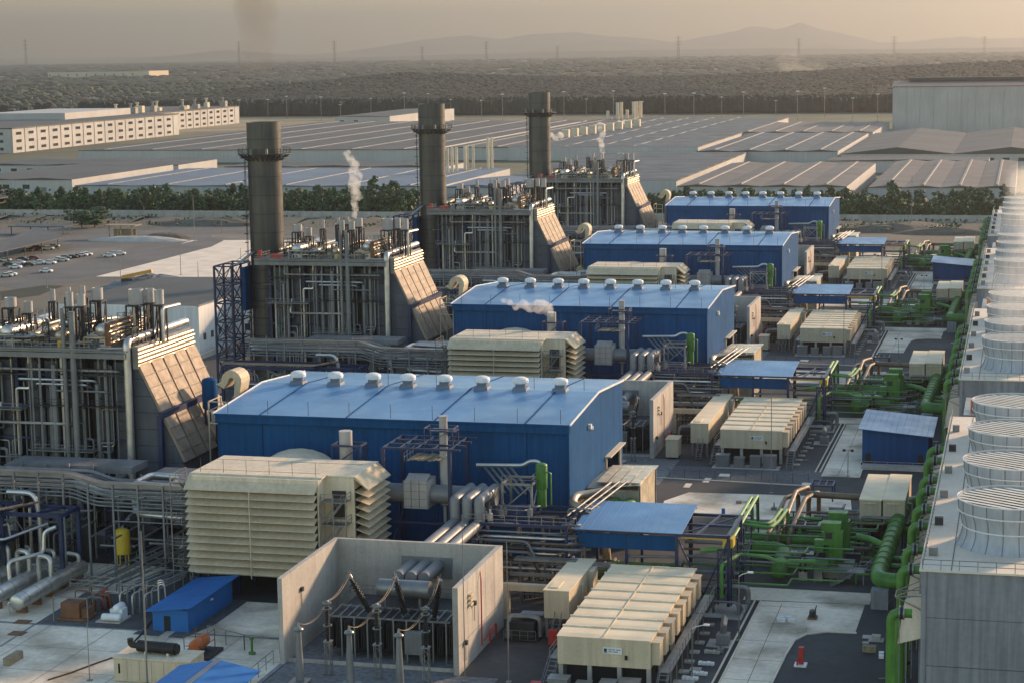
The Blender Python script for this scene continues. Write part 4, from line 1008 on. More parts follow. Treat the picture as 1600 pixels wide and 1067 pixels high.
for k in range(4):
    mb = MB(); a = -.4 - k * .7; x, y = sx + 5.2 * math.cos(a), sy + 5.2 * math.sin(a); mb.box(x - .25, y - .25, 52.2, x + .25, y + .25, 53.4); part('instrument_box', mb, GALV, st)
st['label'] = 'x'
CHL = ['tall dark chimney cut off by the edge of the frame, beside the front boiler', 'tall dark grey round chimney beside the second boiler, with steam plume near it', 'middle height looking dark chimney beside the third boiler', 'smallest looking dark chimney beside the rear boiler']
st['group'] = 'dark round chimneys'
for u in range(4):
    o = st if u == 0 else dup(st, (0, S[u], 0)); o['label'] = CHL[u]
# ---- stair tower left of the stack
sw = thing('stair_tower', '', 'stair tower', (-176, 287, 0))
mb = MB(); z = 0; X0, X1, Y0_, Y1_ = -175.4, -171.2, 280.2, 291
for x in (X0, X1):
    for y in (Y0_, (Y0_ + Y1_) / 2, Y1_): mb.bar((x, y, 0), (x, y, 27.5), .42)
for k in range(7):
    z = 27.5 - k * 4.2
    for y in (Y0_, (Y0_ + Y1_) / 2, Y1_): mb.bar((X0, y, z), (X1, y, z), .3)
    for x in (X0, X1):
        mb.bar((x, Y0_, z), (x, Y1_, z), .3)
        if k < 6: m_ = (Y0_ + Y1_) / 2; mb.bar((x, Y0_, z), (x, m_, z - 4.2), .18); mb.bar((x, m_, z), (x, Y0_, z - 4.2), .18); mb.bar((x, Y1_, z), (x, m_, z - 4.2), .18)
    if k < 6: mb.bar((X0, Y0_, z), (X1, Y0_, z - 4.2), .18); mb.bar((X1, Y0_, z), (X0, Y0_, z - 4.2), .18)
part('frame', mb, NAVY, sw)
for k in range(6):
    mb = MB(); z = k * 4.2 + 2.3; a, b = ((Y0_ + 1, Y1_ - 1) if k % 2 else (Y1_ - 1, Y0_ + 1)); mb.stair((-173.3, a, z - 2.2), (-173.3, b, z + 2.0), 1.4); part('stair_flight', mb, NAVY, sw)
mb = MB(); mb.bar((X1, Y0_ + 3, 27.5), (-168.5, 287, 30.2), 1.2, .15); mb.bar((X1, Y0_ + 3, 28.5), (-168.5, 287, 31.2), .08); part('bridge', mb, GALV, sw)
mb = MB(); mb.box(-170.6, 284.5, 17, -169.8, 291, 26.8); part('tarpaulin', mb, BLUE, sw)
rep(sw, 'navy steel lattice stair tower with blue sheet, by the chimney nearest %s')

# ---- hook shaped cream intake
hk = thing('cowl', '', 'duct cowl', (-122, 291, 0))
mb = MB(); cx, cz, ro, ri = -121.6, 23.2, 1.75, .55; y0, dd = 289.4, 3.6; arc = []
for k in range(9): a = -.15 + (math.pi + .35) * k / 8; arc.append((a,))
outer = [(cx + ro * math.cos(a[0]), y0, cz + ro * math.sin(a[0])) for a in arc]; inner = [(cx + ri * math.cos(a[0]), y0, cz + ri * math.sin(a[0])) for a in arc]
for o1, o2, i1, i2 in zip(outer, outer[1:], inner, inner[1:]): mb.prism([o1, o2, i2, i1], (0, dd, 0))
mb.prism([(cx + .6, y0, cz - .2), (cx + 1.73, y0, cz - .2), (cx + 1.2, y0, 20.6), (cx + .35, y0, 20.6)], (0, dd, 0)); mb.prism([(outer[-1][0], y0, outer[-1][2]), (inner[-1][0], y0, inner[-1][2]), (cx - 1.3, y0, cz - 1.25), (cx - 2.6, y0, cz - .5)], (0, dd, 0))
part('hood', mb, CREAM, hk)
mb = MB(); mb.box(cx - .2, y0 + .4, 0, cx + 1.2, y0 + 3.0, 20.55); part('duct', mb, SILVD, hk)
mb = MB()
for x in (cx - 3.6, cx - .6):
    for y in (y0 - 1, y0 + 4): mb.bar((x, y, 0), (x, y, 20), .2)
for z in (16.5, 18.5, 20): mb.bar((cx - 3.6, y0 - 1, z), (cx - .6, y0 - 1, z), .15); mb.bar((cx - 3.6, y0 - 1, z), (cx - 3.6, y0 + 4, z), .15)
part('frame', mb, CREAM2, hk)
rep(hk, 'cream hook shaped duct cowl at the boiler end of %s')
bt = solo('vessel', MB().dome(-126.9, 293, 18.2, 1.25, 'z', -1, .4, 16, 4.4), BLUE, 'upright blue vessel between the front boiler duct and cream cowl', 'tank')
mb = MB()
for a in (0, 2.1, 4.2): mb.bar((-126.9 + math.cos(a), 293 + math.sin(a), 0), (-126.9 + math.cos(a), 293 + math.sin(a), 18.2), .3)
solo('vessel_stand', mb, NAVY, 'tall legs under the upright blue vessel', 'stand')

# ---- pipe rack in front of the boiler
pr = thing('pipe_rack', '', 'pipe rack', (-132, 258, 0)); rk = random.Random(21)
mb = MB(); q = PY
def rk_path(y, z): return rnd([(-158, y, z + 1.2), (-132.5, y, z + 1.2), (-128.6, y, z), (-114, y, z)], 1.0, 3)
tr_ = MB(); pts = rk_path(255.2, 13.8)
for a, b in zip(pts, pts[1:]): tr_.bar(a, b, 1.5, .55)
part('cable_tray', tr_, GALV, pr)
for k in range(5):
    mb = MB(); mb.tube(rk_path(254.6, 12.9 - k * .55), .12, 6); part('pipe', mb, SILVD, pr)
for k in range(9):
    mb = MB(); mb.tube(rk_path(256.6 + k * .8, 12.9 - (k % 3) * .8), rk.choice((.14, .2, .3)), 7); part('pipe', mb, rk.choice((SILVD, SILV, GREYP)), pr)
mb = MB(); mb.tube(rnd([(-114, 257, 13.2), (-123.6, 257, 13.6), (-123.6, 263, 13.6), (-114.6, 263, 13.2)], 1.2, 4), .48, 10); part('pipe', mb, SILV, pr)
mb = MB(); mb.tube(rnd([(-112.8, 255.2, 9.2), (-122.6, 255.2, 9.6), (-122.6, 259, 9.6)], .9, 4), .38, 10); part('pipe', mb, SILV, pr)
mb = MB(); mb.bar((-126, 254.4, 10.2), (-113, 254.4, 10.2), .2); mb.bar((-126, 254.4, 8.6), (-113, 254.4, 8.6), .12)
for i in range(12):
    x = -157 + i * 3.9; zt = 15.2 if x < -131 else 14
    mb.bar((x, 254.4, 0), (x, 254.4, zt), .26); mb.bar((x, 264, 0), (x, 264, zt - .6), .26); mb.bar((x, 254.4, 11.6), (x, 264, 11.6), .22); mb.bar((x, 254.4, 6), (x, 264, 6), .22)
part('frame', mb, GREYP, pr)
mb = MB(); mb.box(-124, 263.4, 12.4, -113.5, 268.5, 13.6); mb.box(-148, 264.4, 13.2, -127.5, 270, 14.2); part('cable_duct', mb, SILVD, pr)
for k in range(22):
    mb = MB(); x = rk.uniform(-157, -114); y = rk.uniform(258, 274); z = rk.choice((2.5, 4.5, 6.5, 8.5)); L = rk.uniform(4, 12)
    if rk.random() < .5: mb.tube(rnd([(x, y, z), (x + L, y, z), (x + L, y + 2, z), (x + L, y + 2, max(.2, z - 3))], .5), rk.choice((.12, .18, .26)), 7)
    else: mb.tube(rnd([(x, y, .2), (x, y, z), (x, y + L, z)], .5), rk.choice((.12, .18, .26)), 7)
    part('pipe', mb, rk.choice((SILVD, SILV, GREYP)), pr)
for k in range(34):   # made-up dark plant, added under the rack to block light
    mb = MB(); x = rk.uniform(-157, -115); y = rk.uniform(257, 276); h = rk.choice((2.2, 3.5, 5, 7.5)); w = rk.uniform(1.2, 3)
    if k % 3 == 0: mb.lathe(x, y, [(w * .5, 0), (w * .5, h), (w * .3, h + .4), (.05, h + .5)], 12)
    elif k % 3 == 1: mb.box(x, y, 0, x + w, y + w * .8, h); mb.box(x - .2, y + .2, h, x + w + .2, y + w * .6, h + .25)
    else: navy_frame(mb, x, x + w, y, y + w, 0, (h * .5, h), .2)
    part('equipment', mb, (DARK, DARK, NAVY, GREYP, DARK)[k % 5], pr)
mb = MB(); mb.box(-158, 262, .02, -114, 278, .1); part('painted_shade', mb, LOUVD, pr)  # dark sheet on the ground, painting in the shade under the rack
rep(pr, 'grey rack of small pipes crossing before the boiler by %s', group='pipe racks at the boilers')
eq = thing('equipment_rack', '', 'equipment rack', (-142, 255, 0))
mb = MB(); navy_frame(mb, -160, -140.4, 246.6, 254, 0, (6.2, 10.6), .55, False)
for x in (-140.4, -131.2):
    for y in (248.6, 254): mb.bar((x, y, 0), (x, y, 10.4), .55)
for z in (10.4,): mb.bar((-140.4, 248.6, z), (-131.2, 248.6, z), .5); mb.bar((-140.4, 254, z), (-131.2, 254, z), .5); mb.bar((-131.2, 248.6, z), (-131.2, 254, z), .5); mb.bar((-136, 248.6, z), (-133, 254, z), .3)
mb.box(-160, 247, 6.3, -140.6, 253.8, 6.45); part('frame', mb, NAVY, eq)
for k in range(4):
    mb = MB(); mb.tube(rnd([(-160, 247.4 + k * .6, 11.1), (-140.6 + k * .5, 247.4 + k * .6, 11.1), (-138 + k * .5, 250.4 + k * .6, 11.4)], .6), .16, 7); part('pipe', mb, RUST if k % 2 else TANP, eq)
mb = MB(); mb.tube(rnd([(-141.5, 252.6, 12.6), (-137.2, 252.6, 12.6), (-136.6, 252.6, 9.5), (-136.6, 252.6, 4)], 1.4, 4), .36, 9); part('pipe', mb, SILV, eq)
mb = MB(); mb.tube(rnd([(-160, 246.4, 7.2), (-139, 246.4, 7.2), (-134.5, 251, 8.6)], .5), .2, 8); part('pipe', mb, SILV, eq)
mb = MB(); mb.tube(rnd([(-131.6, 248, 9), (-133.2, 247.4, 8.4), (-133.2, 247, 5.4), (-136.6, 243, 5), (-136.2, 242.6, 1.4)], .8, 4), .3, 8); part('pipe', mb, SILV, eq)
for k in range(16):
    mb = MB(); x = rk.uniform(-159, -133); y = rk.uniform(247.5, 253); z = 6.5 if x < -140 else 0; mb.tube(rnd([(x, y, z), (x, y, z + rk.uniform(1.5, 3)), (x + rk.uniform(1, 2.5), y, z + 2.5), (x + 2.5, y, z + .5)], .4), rk.choice((.1, .15, .2)), 6); part('pipe', mb, rk.choice((SILVD, SILV, GREYP)), eq)
mb = MB(); mb.rail([(-160, 247, 6.45), (-140.6, 247, 6.45)], 1.1, 1.8, .07); part('handrail', mb, GALV, eq)
for (x, z) in ((-152, 1), (-147, .8), (-144, 1)):
    mb = MB(); mb.box(x, 249, .1, x + 2.6, 252, z + 1.6); mb.tube([(x - 1, 250.5, z), (x, 250.5, z)], .7, 10); part('pump', mb, GREEN, eq)
rep(eq, 'navy framed rack with copper coloured pipes before the boiler by %s')

# ---- piping yard between the hall front, canopy and bus duct
yd = thing('pipe_bundle', '', 'pipe bundle', (-64, 266, 0)); ry = random.Random(5)
mb = MB(); navy_frame(mb, -73.5, -59.5, 256.4, 268, -1.8, (5.2, 8.4), .4, False); [mb.bar((-73.4, y, 8.4), (-59.6, y, 8.4), .25) for y in (258.5, 261, 263.5)]; mb.box(-73, 262, 8.5, -66, 267.5, 8.6); part('frame', mb, NAVY, yd)
mb = MB(); mb.rail([(-73.4, 256.4, 8.6), (-59.5, 256.4, 8.6)], 1.1, 1.6, .07); mb.rail([(-73.4, 262, 8.6), (-66, 262, 8.6)], 1.1, 1.5, .07); navy_frame(mb, -70.5, -66.2, 264, 269, 8.6, (12.4,), .3); mb.rail([(-70.5, 264, 12.5), (-66.2, 264, 12.5), (-66.2, 269, 12.5)], 1.1, 1.4, .07); part('handrail', mb, GALV, yd)
for k in range(9):
    mb = MB(); z = 7.6 - k * .72; mb.tube(rnd([(-72 + (k % 3) * .5, 255.9, max(.3, z - 1.4)), (-72 + (k % 3) * .5, 255.9, z), (-61 + (k % 4), 255.9, z), (-59.5 + (k % 4), 258, z - .3)], .6), .2 if k % 2 else .14, 7); part('pipe', mb, (SILVD, SILV, BROWNP)[k % 3], yd)
for k in range(6):
    mb = MB(); y = 275 - k * .3; mb.tube([(-61.3 + k * .55, 262 + k * .4, 8.2 + (k % 2) * .4), (-57.8 + k * .55, 275.5 + k * .3, 10.2 + (k % 2) * .4)], .15, 7); part('pipe', mb, (BROWNP, SILVD)[k % 2], yd)
mb = MB(); mb.tube(rnd([(-76.4, 272, 13.2), (-69.4, 272, 13.4), (-68.4, 272, 14.1), (-66.9, 272, 14.1), (-66.9, 272, 8.4)], .7, 4), .3, 9); part('pipe', mb, SILV, yd)
for k in range(5):
    mb = MB(); mb.tube([(-75.8 + k * 1.0, 273.2, 13), (-71.6 + k * 1.0, 270.2, 9.6)], .18, 7); part('pipe', mb, SILVD, yd)
mb = MB(); mb.dome(-65.6, 267.6, 11.3, .85, 'z', -1, .45, 14, 3.2); mb.tube([(-65.6, 267.6, 8.5), (-65.6, 267.6, 11.4)], .7, 12); mb.tube(rnd([(-64.9, 267.2, 13.6), (-64.1, 267.0, 13.6), (-64.1, 267, 9)], .3), .12, 6); part('green_vessel', mb, GREEN, yd)
for k in range(2):
    mb = MB(); mb.tube(rnd([(-57.5, 276 + k, 9.3 - k), (-61.8, 272 + k, 9.2 - k), (-61.4, 268.5 - k, 8.6 - k), (-56.6, 266.8 - k * .8, 8.4 - k * 1.1), (-55.9, 266.4, 1)], 1.3, 5), .62 - k * .1, 12); part('elbow_pipe', mb, GOLD, yd)
for k in range(5):   # racetrack cable trays in front
    mb = MB(); z = 6.6 - k * .8; mb.tube(rnd([(-72.4, 254.9 + k * .15, z - .5), (-72.4, 254.9 + k * .15, z), (-64.6 + k * .2, 254.9 + k * .15, z), (-63.6 + k * .2, 254.9 + k * .15, max(.3, z - 2.2))], .9, 4), .17, 6); part('tray', mb, (GREYP, DARK)[k % 2], yd)
for k in range(22):
    mb = MB(); x = ry.uniform(-73, -60); y = ry.uniform(257, 266); z = ry.uniform(5.4, 9.6); L = ry.uniform(2.5, 8)
    mb.tube(rnd([(x, y, z - 1.5), (x, y, z), (min(x + L, -58), y, z), (min(x + L, -58), y + 2, z - .3), (min(x + L, -58), y + 2, z - 2)], .5), ry.choice((.1, .14, .2)), 7); part('pipe', mb, ry.choice((SILVD, GREYP, BROWNP, SILV, DARK)), yd)
for k in range(26):
    mb = MB(); x = ry.uniform(-72, -57); y = ry.uniform(257, 268); z = ry.uniform(1, 5); L = ry.uniform(2, 6)
    mb.tube(rnd([(x, y, -1.7), (x, y, z), (x + L, y, z), (x + L, y + 1.5, z)], .5), ry.choice((.12, .18, .24)), 7); part('pipe', mb, ry.choice((SILVD, GREYP, BROWNP, GOLD)), yd)
for k in range(6):
    mb = MB(); x = ry.uniform(-72, -62); y = ry.uniform(257.5, 266); mb.lathe(x, y, [(.4, 8.62), (.4, 9.6), (.15, 9.7), (.15, 10.2)], 8); part('valve', mb, ry.choice((SILVD, GREYP, SILV)), yd)
yd.location.z += 1.8
rep(yd, 'tangle of lagged pipes with a green vessel before the gable of %s')
tray = thing('cable_bridge', '', 'cable bridge', (-60, 254, 0))
mb = MB(); mb.bar((-66, 253.8, 6.3), (-57.5, 253.8, 6.3), 1.5, .35); mb.bar((-57.6, 253.8, 6.0), (-52.2, 253.8, 6.0), 1.3, .35); mb.bar((-66, 250.6, 5.0), (-58.6, 250.6, 5.0), .25, .5)
for x in (-65.5, -62, -58.8, -55): mb.bar((x, 254.2, 0), (x, 254.2, 6.1), .28)
part('tray', mb, GALV, tray); mb = MB(); mb.bar((-66, 246.4, 4.4), (-58.6, 246.4, 4.4), .9, .9); mb.bar((-65.4, 246.4, 0), (-65.4, 246.4, 4), .8); part('beam', mb, CREAM, tray)
for k in range(10):
    mb = MB(); z = 1 + (k % 5) * .8; mb.tube(rnd([(-65.5 + k * .3, 255 + k * .25, .2), (-65.5 + k * .3, 255 + k * .25, z), (-59 + k * .3, 255 + k * .25, z)], .4), .14, 6); part('pipe', mb, (SILVD, DARK)[k % 2], tray)
rep(tray, 'grey cable bridge with a cream beam beside the container by %s')
ac = thing('cooling_unit', '', 'cooling unit', (-61, 234, 0))
mb = MB(); mb.box(-63.2, 236.5, .1, -58.8, 241.5, .35); mb.box(-62.6, 237, .35, -59.4, 241, 2.4); part('body', mb, DARK, ac)
mb = MB(); mb.tube(rnd([(-62.8, 236.8, .3), (-62.8, 238, 2.9), (-60.2, 238.4, 2.9), (-58.9, 238.4, 2.6), (-58.9, 238.4, .3)], .5), .35, 8); mb.box(-61.6, 238.8, 2.9, -58.6, 240.2, 3.1); part('duct', mb, GALV, ac)
mb = MB(); mb.rail([(-63.2, 236.4, .3), (-59, 236.4, .3)], 1.2, 1, .06); part('guard', mb, GALV, ac)
rep(ac, 'caged dark cooling unit under a silver duct by the bay of %s')

# ---- sunlit foil covered box by the hall gable
sb = thing('enclosure', '', 'enclosure', (-59, 294, 0))
mb = MB(); mb.prism([(-64.0, 287.0, 8.6), (-62.6, 300, 9.2), (-60.5, 301, 9.5), (-54.8, 301, 9.6), (-55.2, 287.2, 9.4)], (0, 0, .12)); part('roof', mb, TARP, sb)
mb = MB(); mb.box(-62.9, 287.8, 0, -55.3, 300.6, 8.55)
mb.prism([(-55.3, 287.8, 8.55), (-55.3, 300.6, 8.55), (-55.3, 300.6, 9.5), (-55.3, 287.8, 9.35)], (-.2, 0, 0)); part('wall', mb, TARP, sb)
mb = MB()
for k in range(4): mb.box(-62.0 + k * 1.75, 287.9, 9.46 + k * .03, -60.5 + k * 1.75, 300.4, 9.62 + k * .02)
part('roof_sheet', mb, TARP, sb)
part('corner_post', MB().bar((-55.25, 300.7, 0), (-55.25, 300.7, 9.5), .25), GALV, sb); part('corner_post', MB().bar((-55.25, 287.6, 0), (-55.25, 287.6, 9.3), .2), GALV, sb)
mb = MB(); mb.tube([(-61, 286.2, 6.6), (-58, 286.2, 6.6)], .9, 12); mb.box(-60.3, 284.8, 4.5, -58.2, 287, 7.6); mb.tube([(-56.6, 284, 6.6), (-56.6, 287, 6.6)], 1.0, 12); mb.tube([(-62, 284.5, 5.6), (-54.5, 284.5, 5.6)], .3, 8); part('valve_gear', mb, GREEN, sb)
rep(sb, 'sunlit box wrapped in crinkled gold sheeting beside the gable of %s')

# ---- blue canopy with its open navy truss
cn = thing('canopy', '', 'canopy', (-51, 263, 0))
for k in range(13):
    mb = MB(); xa = -58.7 + k * 1.16; mb.prism([(xa + .02, 256.9, 9.9), (xa + 1.14, 256.9, 9.9), (xa + 1.14, 256.9, 9.98), (xa + 1.05, 256.9, 10.02), (xa + .98, 256.9, 9.98), (xa + .02, 256.9, 9.98)], (0, 13.4, .95)); part('roof_sheet', mb, ROOFB, cn)
mb = MB(); mb.box(-58.2, 258, 7.2, -51.6, 258.12, 9.3); part('wall_panel', mb, BLUE, cn); mb = MB(); mb.box(-51.5, 258, 7.2, -44.7, 258.12, 9.3); part('wall_panel', mb, BLUE, cn)
mb = MB()
for x in (-58, -51.5, -44.6):
    for y in (258.3, 269.6): mb.bar((x, y, 0), (x, y, 9.9 + (y - 257) * .07), .4)
mb.bar((-58.6, 257.4, 9.7), (-43.7, 257.4, 9.7), .25); mb.bar((-58.6, 269.8, 10.6), (-43.7, 269.8, 10.6), .25)
navy_frame(mb, -44.4, -37.4, 257.4, 269.4, 0, (9.7,), .42, False)
for y in (257.4, 263.4, 269.4): mb.bar((-44.4, y, 9.7), (-37.4, y, 9.7), .34)
mb.bar((-41.8, 257.4, 9.7), (-40.2, 269.4, 9.7), .3); mb.bar((-44.2, 257.6, 9.7), (-37.6, 269.2, 9.7), .16)
mb.bar((-44.4, 257.4, 9.4), (-40.5, 257.4, 1), .22); mb.bar((-37.4, 257.4, 9.4), (-41, 257.4, 1), .22); mb.bar((-37.4, 257.4, 9.4), (-37.4, 263.4, 1), .2); mb.bar((-37.4, 269.4, 9.4), (-37.4, 263.4, 1), .2)
part('truss', mb, NAVY, cn)
mb = MB(); mb.bar((-44, 258.2, 9.2), (-37.2, 258.2, 9.2), .3, .3); mb.box(-38.2, 257.6, 8.2, -36.8, 259.6, 9.4); part('crane_beam', mb, YELL, cn)
for k in range(8):
    mb = MB(); z = 1.2 + k * .8; mb.tube([(-45 + (k % 3) * .4, 259 + k * .9, z), (-36.6, 259 + k * .9, z)], .24 if k % 2 else .17, 8); part('pipe', mb, (GREEN, SILVD, BROWNP, SILVD)[k % 4], cn)
for k in range(6):
    mb = MB(); x = -57 + k * 2.2; mb.box(x, 260.5, .1, x + 1.6, 264, 2.6 + (k % 3)); part('pump', mb, (GREEN, GREYP, DARK)[k % 3], cn)
for k in range(5):
    mb = MB(); mb.tube(rnd([(-57 + k * 2.6, 258.8, .2), (-57 + k * 2.6, 258.8, 4 + k % 3), (-45, 258.8 + k * .4, 4 + k % 3)], .5), .2, 7); part('pipe', mb, (SILVD, GREEN)[k % 2], cn)
rep(cn, 'blue roofed canopy with an open navy truss end opposite %s', group='blue pump canopies')

# ---- green circulating water mains and pump
gm = thing('water_main', '', 'pipe', (-33, 276, 0))
mb = MB(); mb.tube(rnd([(-39.6, 281, 2.2), (-33.6, 281, 2.2), (-32.4, 279, 2.2), (-32.2, 270.2, 1.9)], 1.8, 5), 1.15, 18)
mb.dome(-32.2, 270.2, 1.9, 1.15, 'y', -1, .35, 18)
part('main', mb, GREEN, gm)
for k in range(5):
    mb = MB(); y = 270.6 + k * 1.35; mb.tube([(-32.25, y, 1.95), (-32.25, y + .14, 1.95)], 1.24, 18); part('flange', mb, GREEN, gm)
for k in range(4):
    mb = MB(); x = -38.9 + k * 1.5; mb.tube([(x, 281, 2.2), (x + .14, 281, 2.2)], 1.22, 18); part('flange', mb, GREEN, gm)
mb = MB(); mb.tube([(-39.4, 284.4, 2.9), (-26, 284.4, 2.9)], .85, 14); part('main', mb, GREEN, gm)
mb = MB(); mb.tube([(-31.2, 273.6, 2.1), (-25.6, 273.6, 2.1)], .85, 14); part('branch', mb, GREEN, gm)
mb = MB(); mb.tube([(-29.6, 273.6, 2.1), (-29.3, 273.6, 2.1)], 1.12, 14); mb.tube([(-28.9, 273.6, 2.1), (-28.6, 273.6, 2.1)], 1.12, 14); mb.lathe(-29.1, 273.6, [(.3, 2.9), (.3, 3.9), (.9, 4.0), (.9, 4.1), (.1, 4.15)], 10); part('butterfly_valve', mb, DARK, gm)
mb = MB(); mb.box(-29.7, 272.9, 0, -28.5, 274.3, 1.3); mb.box(-27.4, 272.9, 0, -26.4, 274.3, 1.5); part('saddle', mb, CONC, gm)
rep(gm, 'fat green water main with a blank end by the canopy opposite %s', group='green water mains')
pm = thing('water_pump', '', 'pump', (-25.2, 278, 0))
for (x, y, dz) in ((-25.4, 276.4, 0), (-24.9, 281.2, .4)):
    mb = MB(); mb.lathe(x, y, [(1.1, 0), (1.1, .3), (.9, .4), (.9, 3.2), (.75, 3.3), (.75, 4.6)], 14); part('column', mb, GREEN, pm)
    mb = MB(); mb.prism([(x - 1.5, y - .6, 6.6 + dz), (x - 1.3, y - .95, 6.6 + dz), (x + 1.3, y - .95, 6.6 + dz), (x + 1.3, y + .95, 6.6 + dz), (x - 1.3, y + .95, 6.6 + dz), (x - 1.5, y + .6, 6.6 + dz)], (0, 0, 1.2)); part('motor_cover', mb, GREEN, pm)
    mb = MB(); mb.box(x - 1.1, y - .8, 4.6, x + .3, y + .8, 6.58 + dz); part('motor', mb, GREEN, pm)
    mb = MB(); mb.box(x + .35, y - .9, 2.6, x + 1.6, y + .9, 6.58 + dz); part('cooler', mb, GREEN, pm)
    mb = MB(); mb.box(x - 2.4, y - .5, 3.4, x - 1.15, y + .5, 5.2); part('terminal_box', mb, LGREEN, pm)
    mb = MB(); mb.box(x - .85, y - .83, 5.5, x + .1, y - .805, 6.4); part('vent', mb, DARK, pm)
mb = MB(); mb.box(-27.5, 272.0, 1.6, -20.4, 275, 1.75); mb.rail([(-29, 271.9, 1.75), (-20.4, 271.9, 1.75), (-19.6, 276, 1.75)], 1.1, 1.2, .07); mb.stair((-25.0, 270.6, .1), (-22, 271.6, 1.7), 1.0, side=(0, 1, 0))
for x in (-27.4, -24, -20.6): mb.bar((x, 272.2, 0), (x, 272.2, 1.6), .2)
part('service_deck', mb, GREYP, pm)
mb = MB(); mb.box(-27.6, 274.8, 0, -22.6, 282.6, .9); part('base', mb, CONC, pm)
mb = MB(); mb.rail([(-27.6, 274, 1), (-31, 274, 3.2)], 1.1, 1.2, .07); mb.rail([(-31.2, 275.4, 3.4), (-27.8, 275.4, 3.4)], 1.1, 1.2, .07); mb.box(-31.2, 274.4, 3.3, -27.8, 276.4, 3.4); part('access_stair', mb, GALV, pm)
rep(pm, 'pair of green box topped pumps opposite %s', group='green pump pairs')
lg = thing('pipe_run', '', 'pipe', (-38, 270, 0))
for k in range(2):
    mb = MB(); x = -38.4 + k * .75; mb.tube(rnd([(x - 3, 258.6 + k, 7.4), (x, 258.6 + k, 7.6), (x, 262 + k, 8.2), (x, 288 + k, 8.3), (x, 289 + k, 3)], .7, 3), .27, 9); part('pipe', mb, LGREEN, lg)
for k in range(2):
    mb = MB(); mb.tube(rnd([(-37.9, 273.5 - k * 1.8, 8.1), (-34.3 + k * .8, 273.6 - k * 1.8, 7.7), (-33.7 + k * .8, 276, 7.7), (-33.4 + k * .8, 284, 7.6), (-33.4 + k * .8, 285, 3)], .8, 4), .24, 9); part('pipe', mb, LGREEN, lg)
mb = MB(); mb.tube(rnd([(-38.2, 256.6, 1.5), (-38.2, 256.6, 6), (-36.6, 262, 6.2), (-33, 262.4, 6), (-31.6, 263, 5.2), (-26.6, 265, 5)], .7, 4), .26, 9); part('pipe', mb, LGREEN, lg)
mb = MB(); mb.tube(rnd([(-36, 289, 1.6), (-31.8, 289, 1.6), (-31.8, 292, 1.6)], .6), .35, 9); mb.box(-38.3, 289.6, .1, -36.4, 291.6, 2.4); mb.box(-35.6, 291, .1, -34, 292.4, 2.2); part('manifold', mb, GREEN, lg)
for y in (258, 264, 270, 278, 286): mb = MB(); mb.bar((-38.9, y, 0), (-38.9, y, 7.9), .2); mb.bar((-37.1, y, 0), (-37.1, y, 7.9), .2); mb.bar((-38.9, y, 7.8), (-37.1, y, 7.8), .2); part('support', mb, NAVY, lg)
part('stair', MB().stair((-36.2, 259.5, 5), (-35.8, 265.5, 7.6), .9, n=8), NAVY, lg)
rep(lg, 'light green pipe runs climbing over the yard from the truss opposite %s')
bp = thing('lagged_pipes', '', 'pipe', (-33, 292, 0)); rb = random.Random(3)
for k in range(3):
    mb = MB(); x = -35.3 + k * 1.5; mb.tube(rnd([(x, 281.6 + k * .6, 1), (x, 282 + k * .6, 4), (x + .2, 285, 4.4), (x + .6, 300, 5.6 + (k % 2)), (x + 2.2, 303 + k, 5.6 + (k % 2)), (x + 2.2, 303 + k, 2)], .8, 4), .36, 9); part('pipe', mb, BROWNP, bp)
mb = MB(); mb.tube(rnd([(-32, 303, 5.6), (-22.6, 303, 5.4), (-21.6, 303, 6.4), (-21.6, 303, 3)], .8, 4), .5, 10); part('pipe', mb, BROWNP, bp)
for k in range(46):
    mb = MB(); x = rb.uniform(-36, -22); y = rb.uniform(283, 301); z = rb.uniform(1, 5.2); L = rb.uniform(2, 7)
    if k % 2: mb.tube(rnd([(x, y, .2), (x, y, z), (x + L, y, z), (x + L, y, .3)], .4), rb.choice((.12, .18, .25)), 7)
    else: mb.tube(rnd([(x, y, z), (x + L, y, z), (x + L, y + 3, z)], .4), rb.choice((.15, .22)), 7)
    part('pipe', mb, rb.choice((BROWNP, GREEN, SILVD, LGREEN, GREYP)), bp)
for k in range(7):
    mb = MB(); x = rb.uniform(-34, -24); y = rb.uniform(285, 300); mb.bar((x, y, 0), (x, y, 5), .2); mb.bar((x, y, 3.6), (x + 3, y, 3.6), .2); part('support', mb, DARK, bp)
for k in range(14):
    mb = MB(); x = rb.uniform(-36, -22); y = rb.uniform(285, 297); mb.box(x, y, .1, x + 1.6, y + 1.2, 1.4 + rb.random()); part('skid', mb, rb.choice((GREYP, GREEN, SILVD)), bp)
for k in range(9):   # thin green lines and handrails round the pumps
    mb = MB(); y = 262 + k * 2.4; z = 2.2 + (k % 4) * .9; mb.tube(rnd([(-39, y, z), (-30 + k * .5, y, z), (-30 + k * .5, y + 5, z - .4), (-23 + k * .3, y + 5, z - .4)], .5), .13, 6); part('pipe', mb, (LGREEN, GREEN, SILVD)[k % 3], bp)
for k in range(5):
    mb = MB(); y = 283.5 + k * 3.6; mb.rail([(-34.5, y, .9), (-24 - k * .6, y, .9), (-24 - k * .6, y + 2, .9)], 1.1, 1.6, .06); part('handrail', mb, GALV, bp)
mb = MB(); mb.box(-38, 283, .02, -21.5, 302, .06); part('painted_shade', mb, LOUVD, bp)  # dark sheet that paints the shade beneath the crowded pipes
for k in range(8):
    mb = MB(); x = -21.6 + (k % 3) * .9; y = 272 + k * 2.2; mb.tube(rnd([(x, y, .1), (x, y, 1.6), (x + 2.6, y, 1.6), (x + 2.6, y + 1, .2)], .4), .16, 6); part('pipe', mb, (GREEN, GREYP)[k % 2], bp)
rep(bp, 'brown lagged pipes and valve skids behind the green pumps opposite %s')
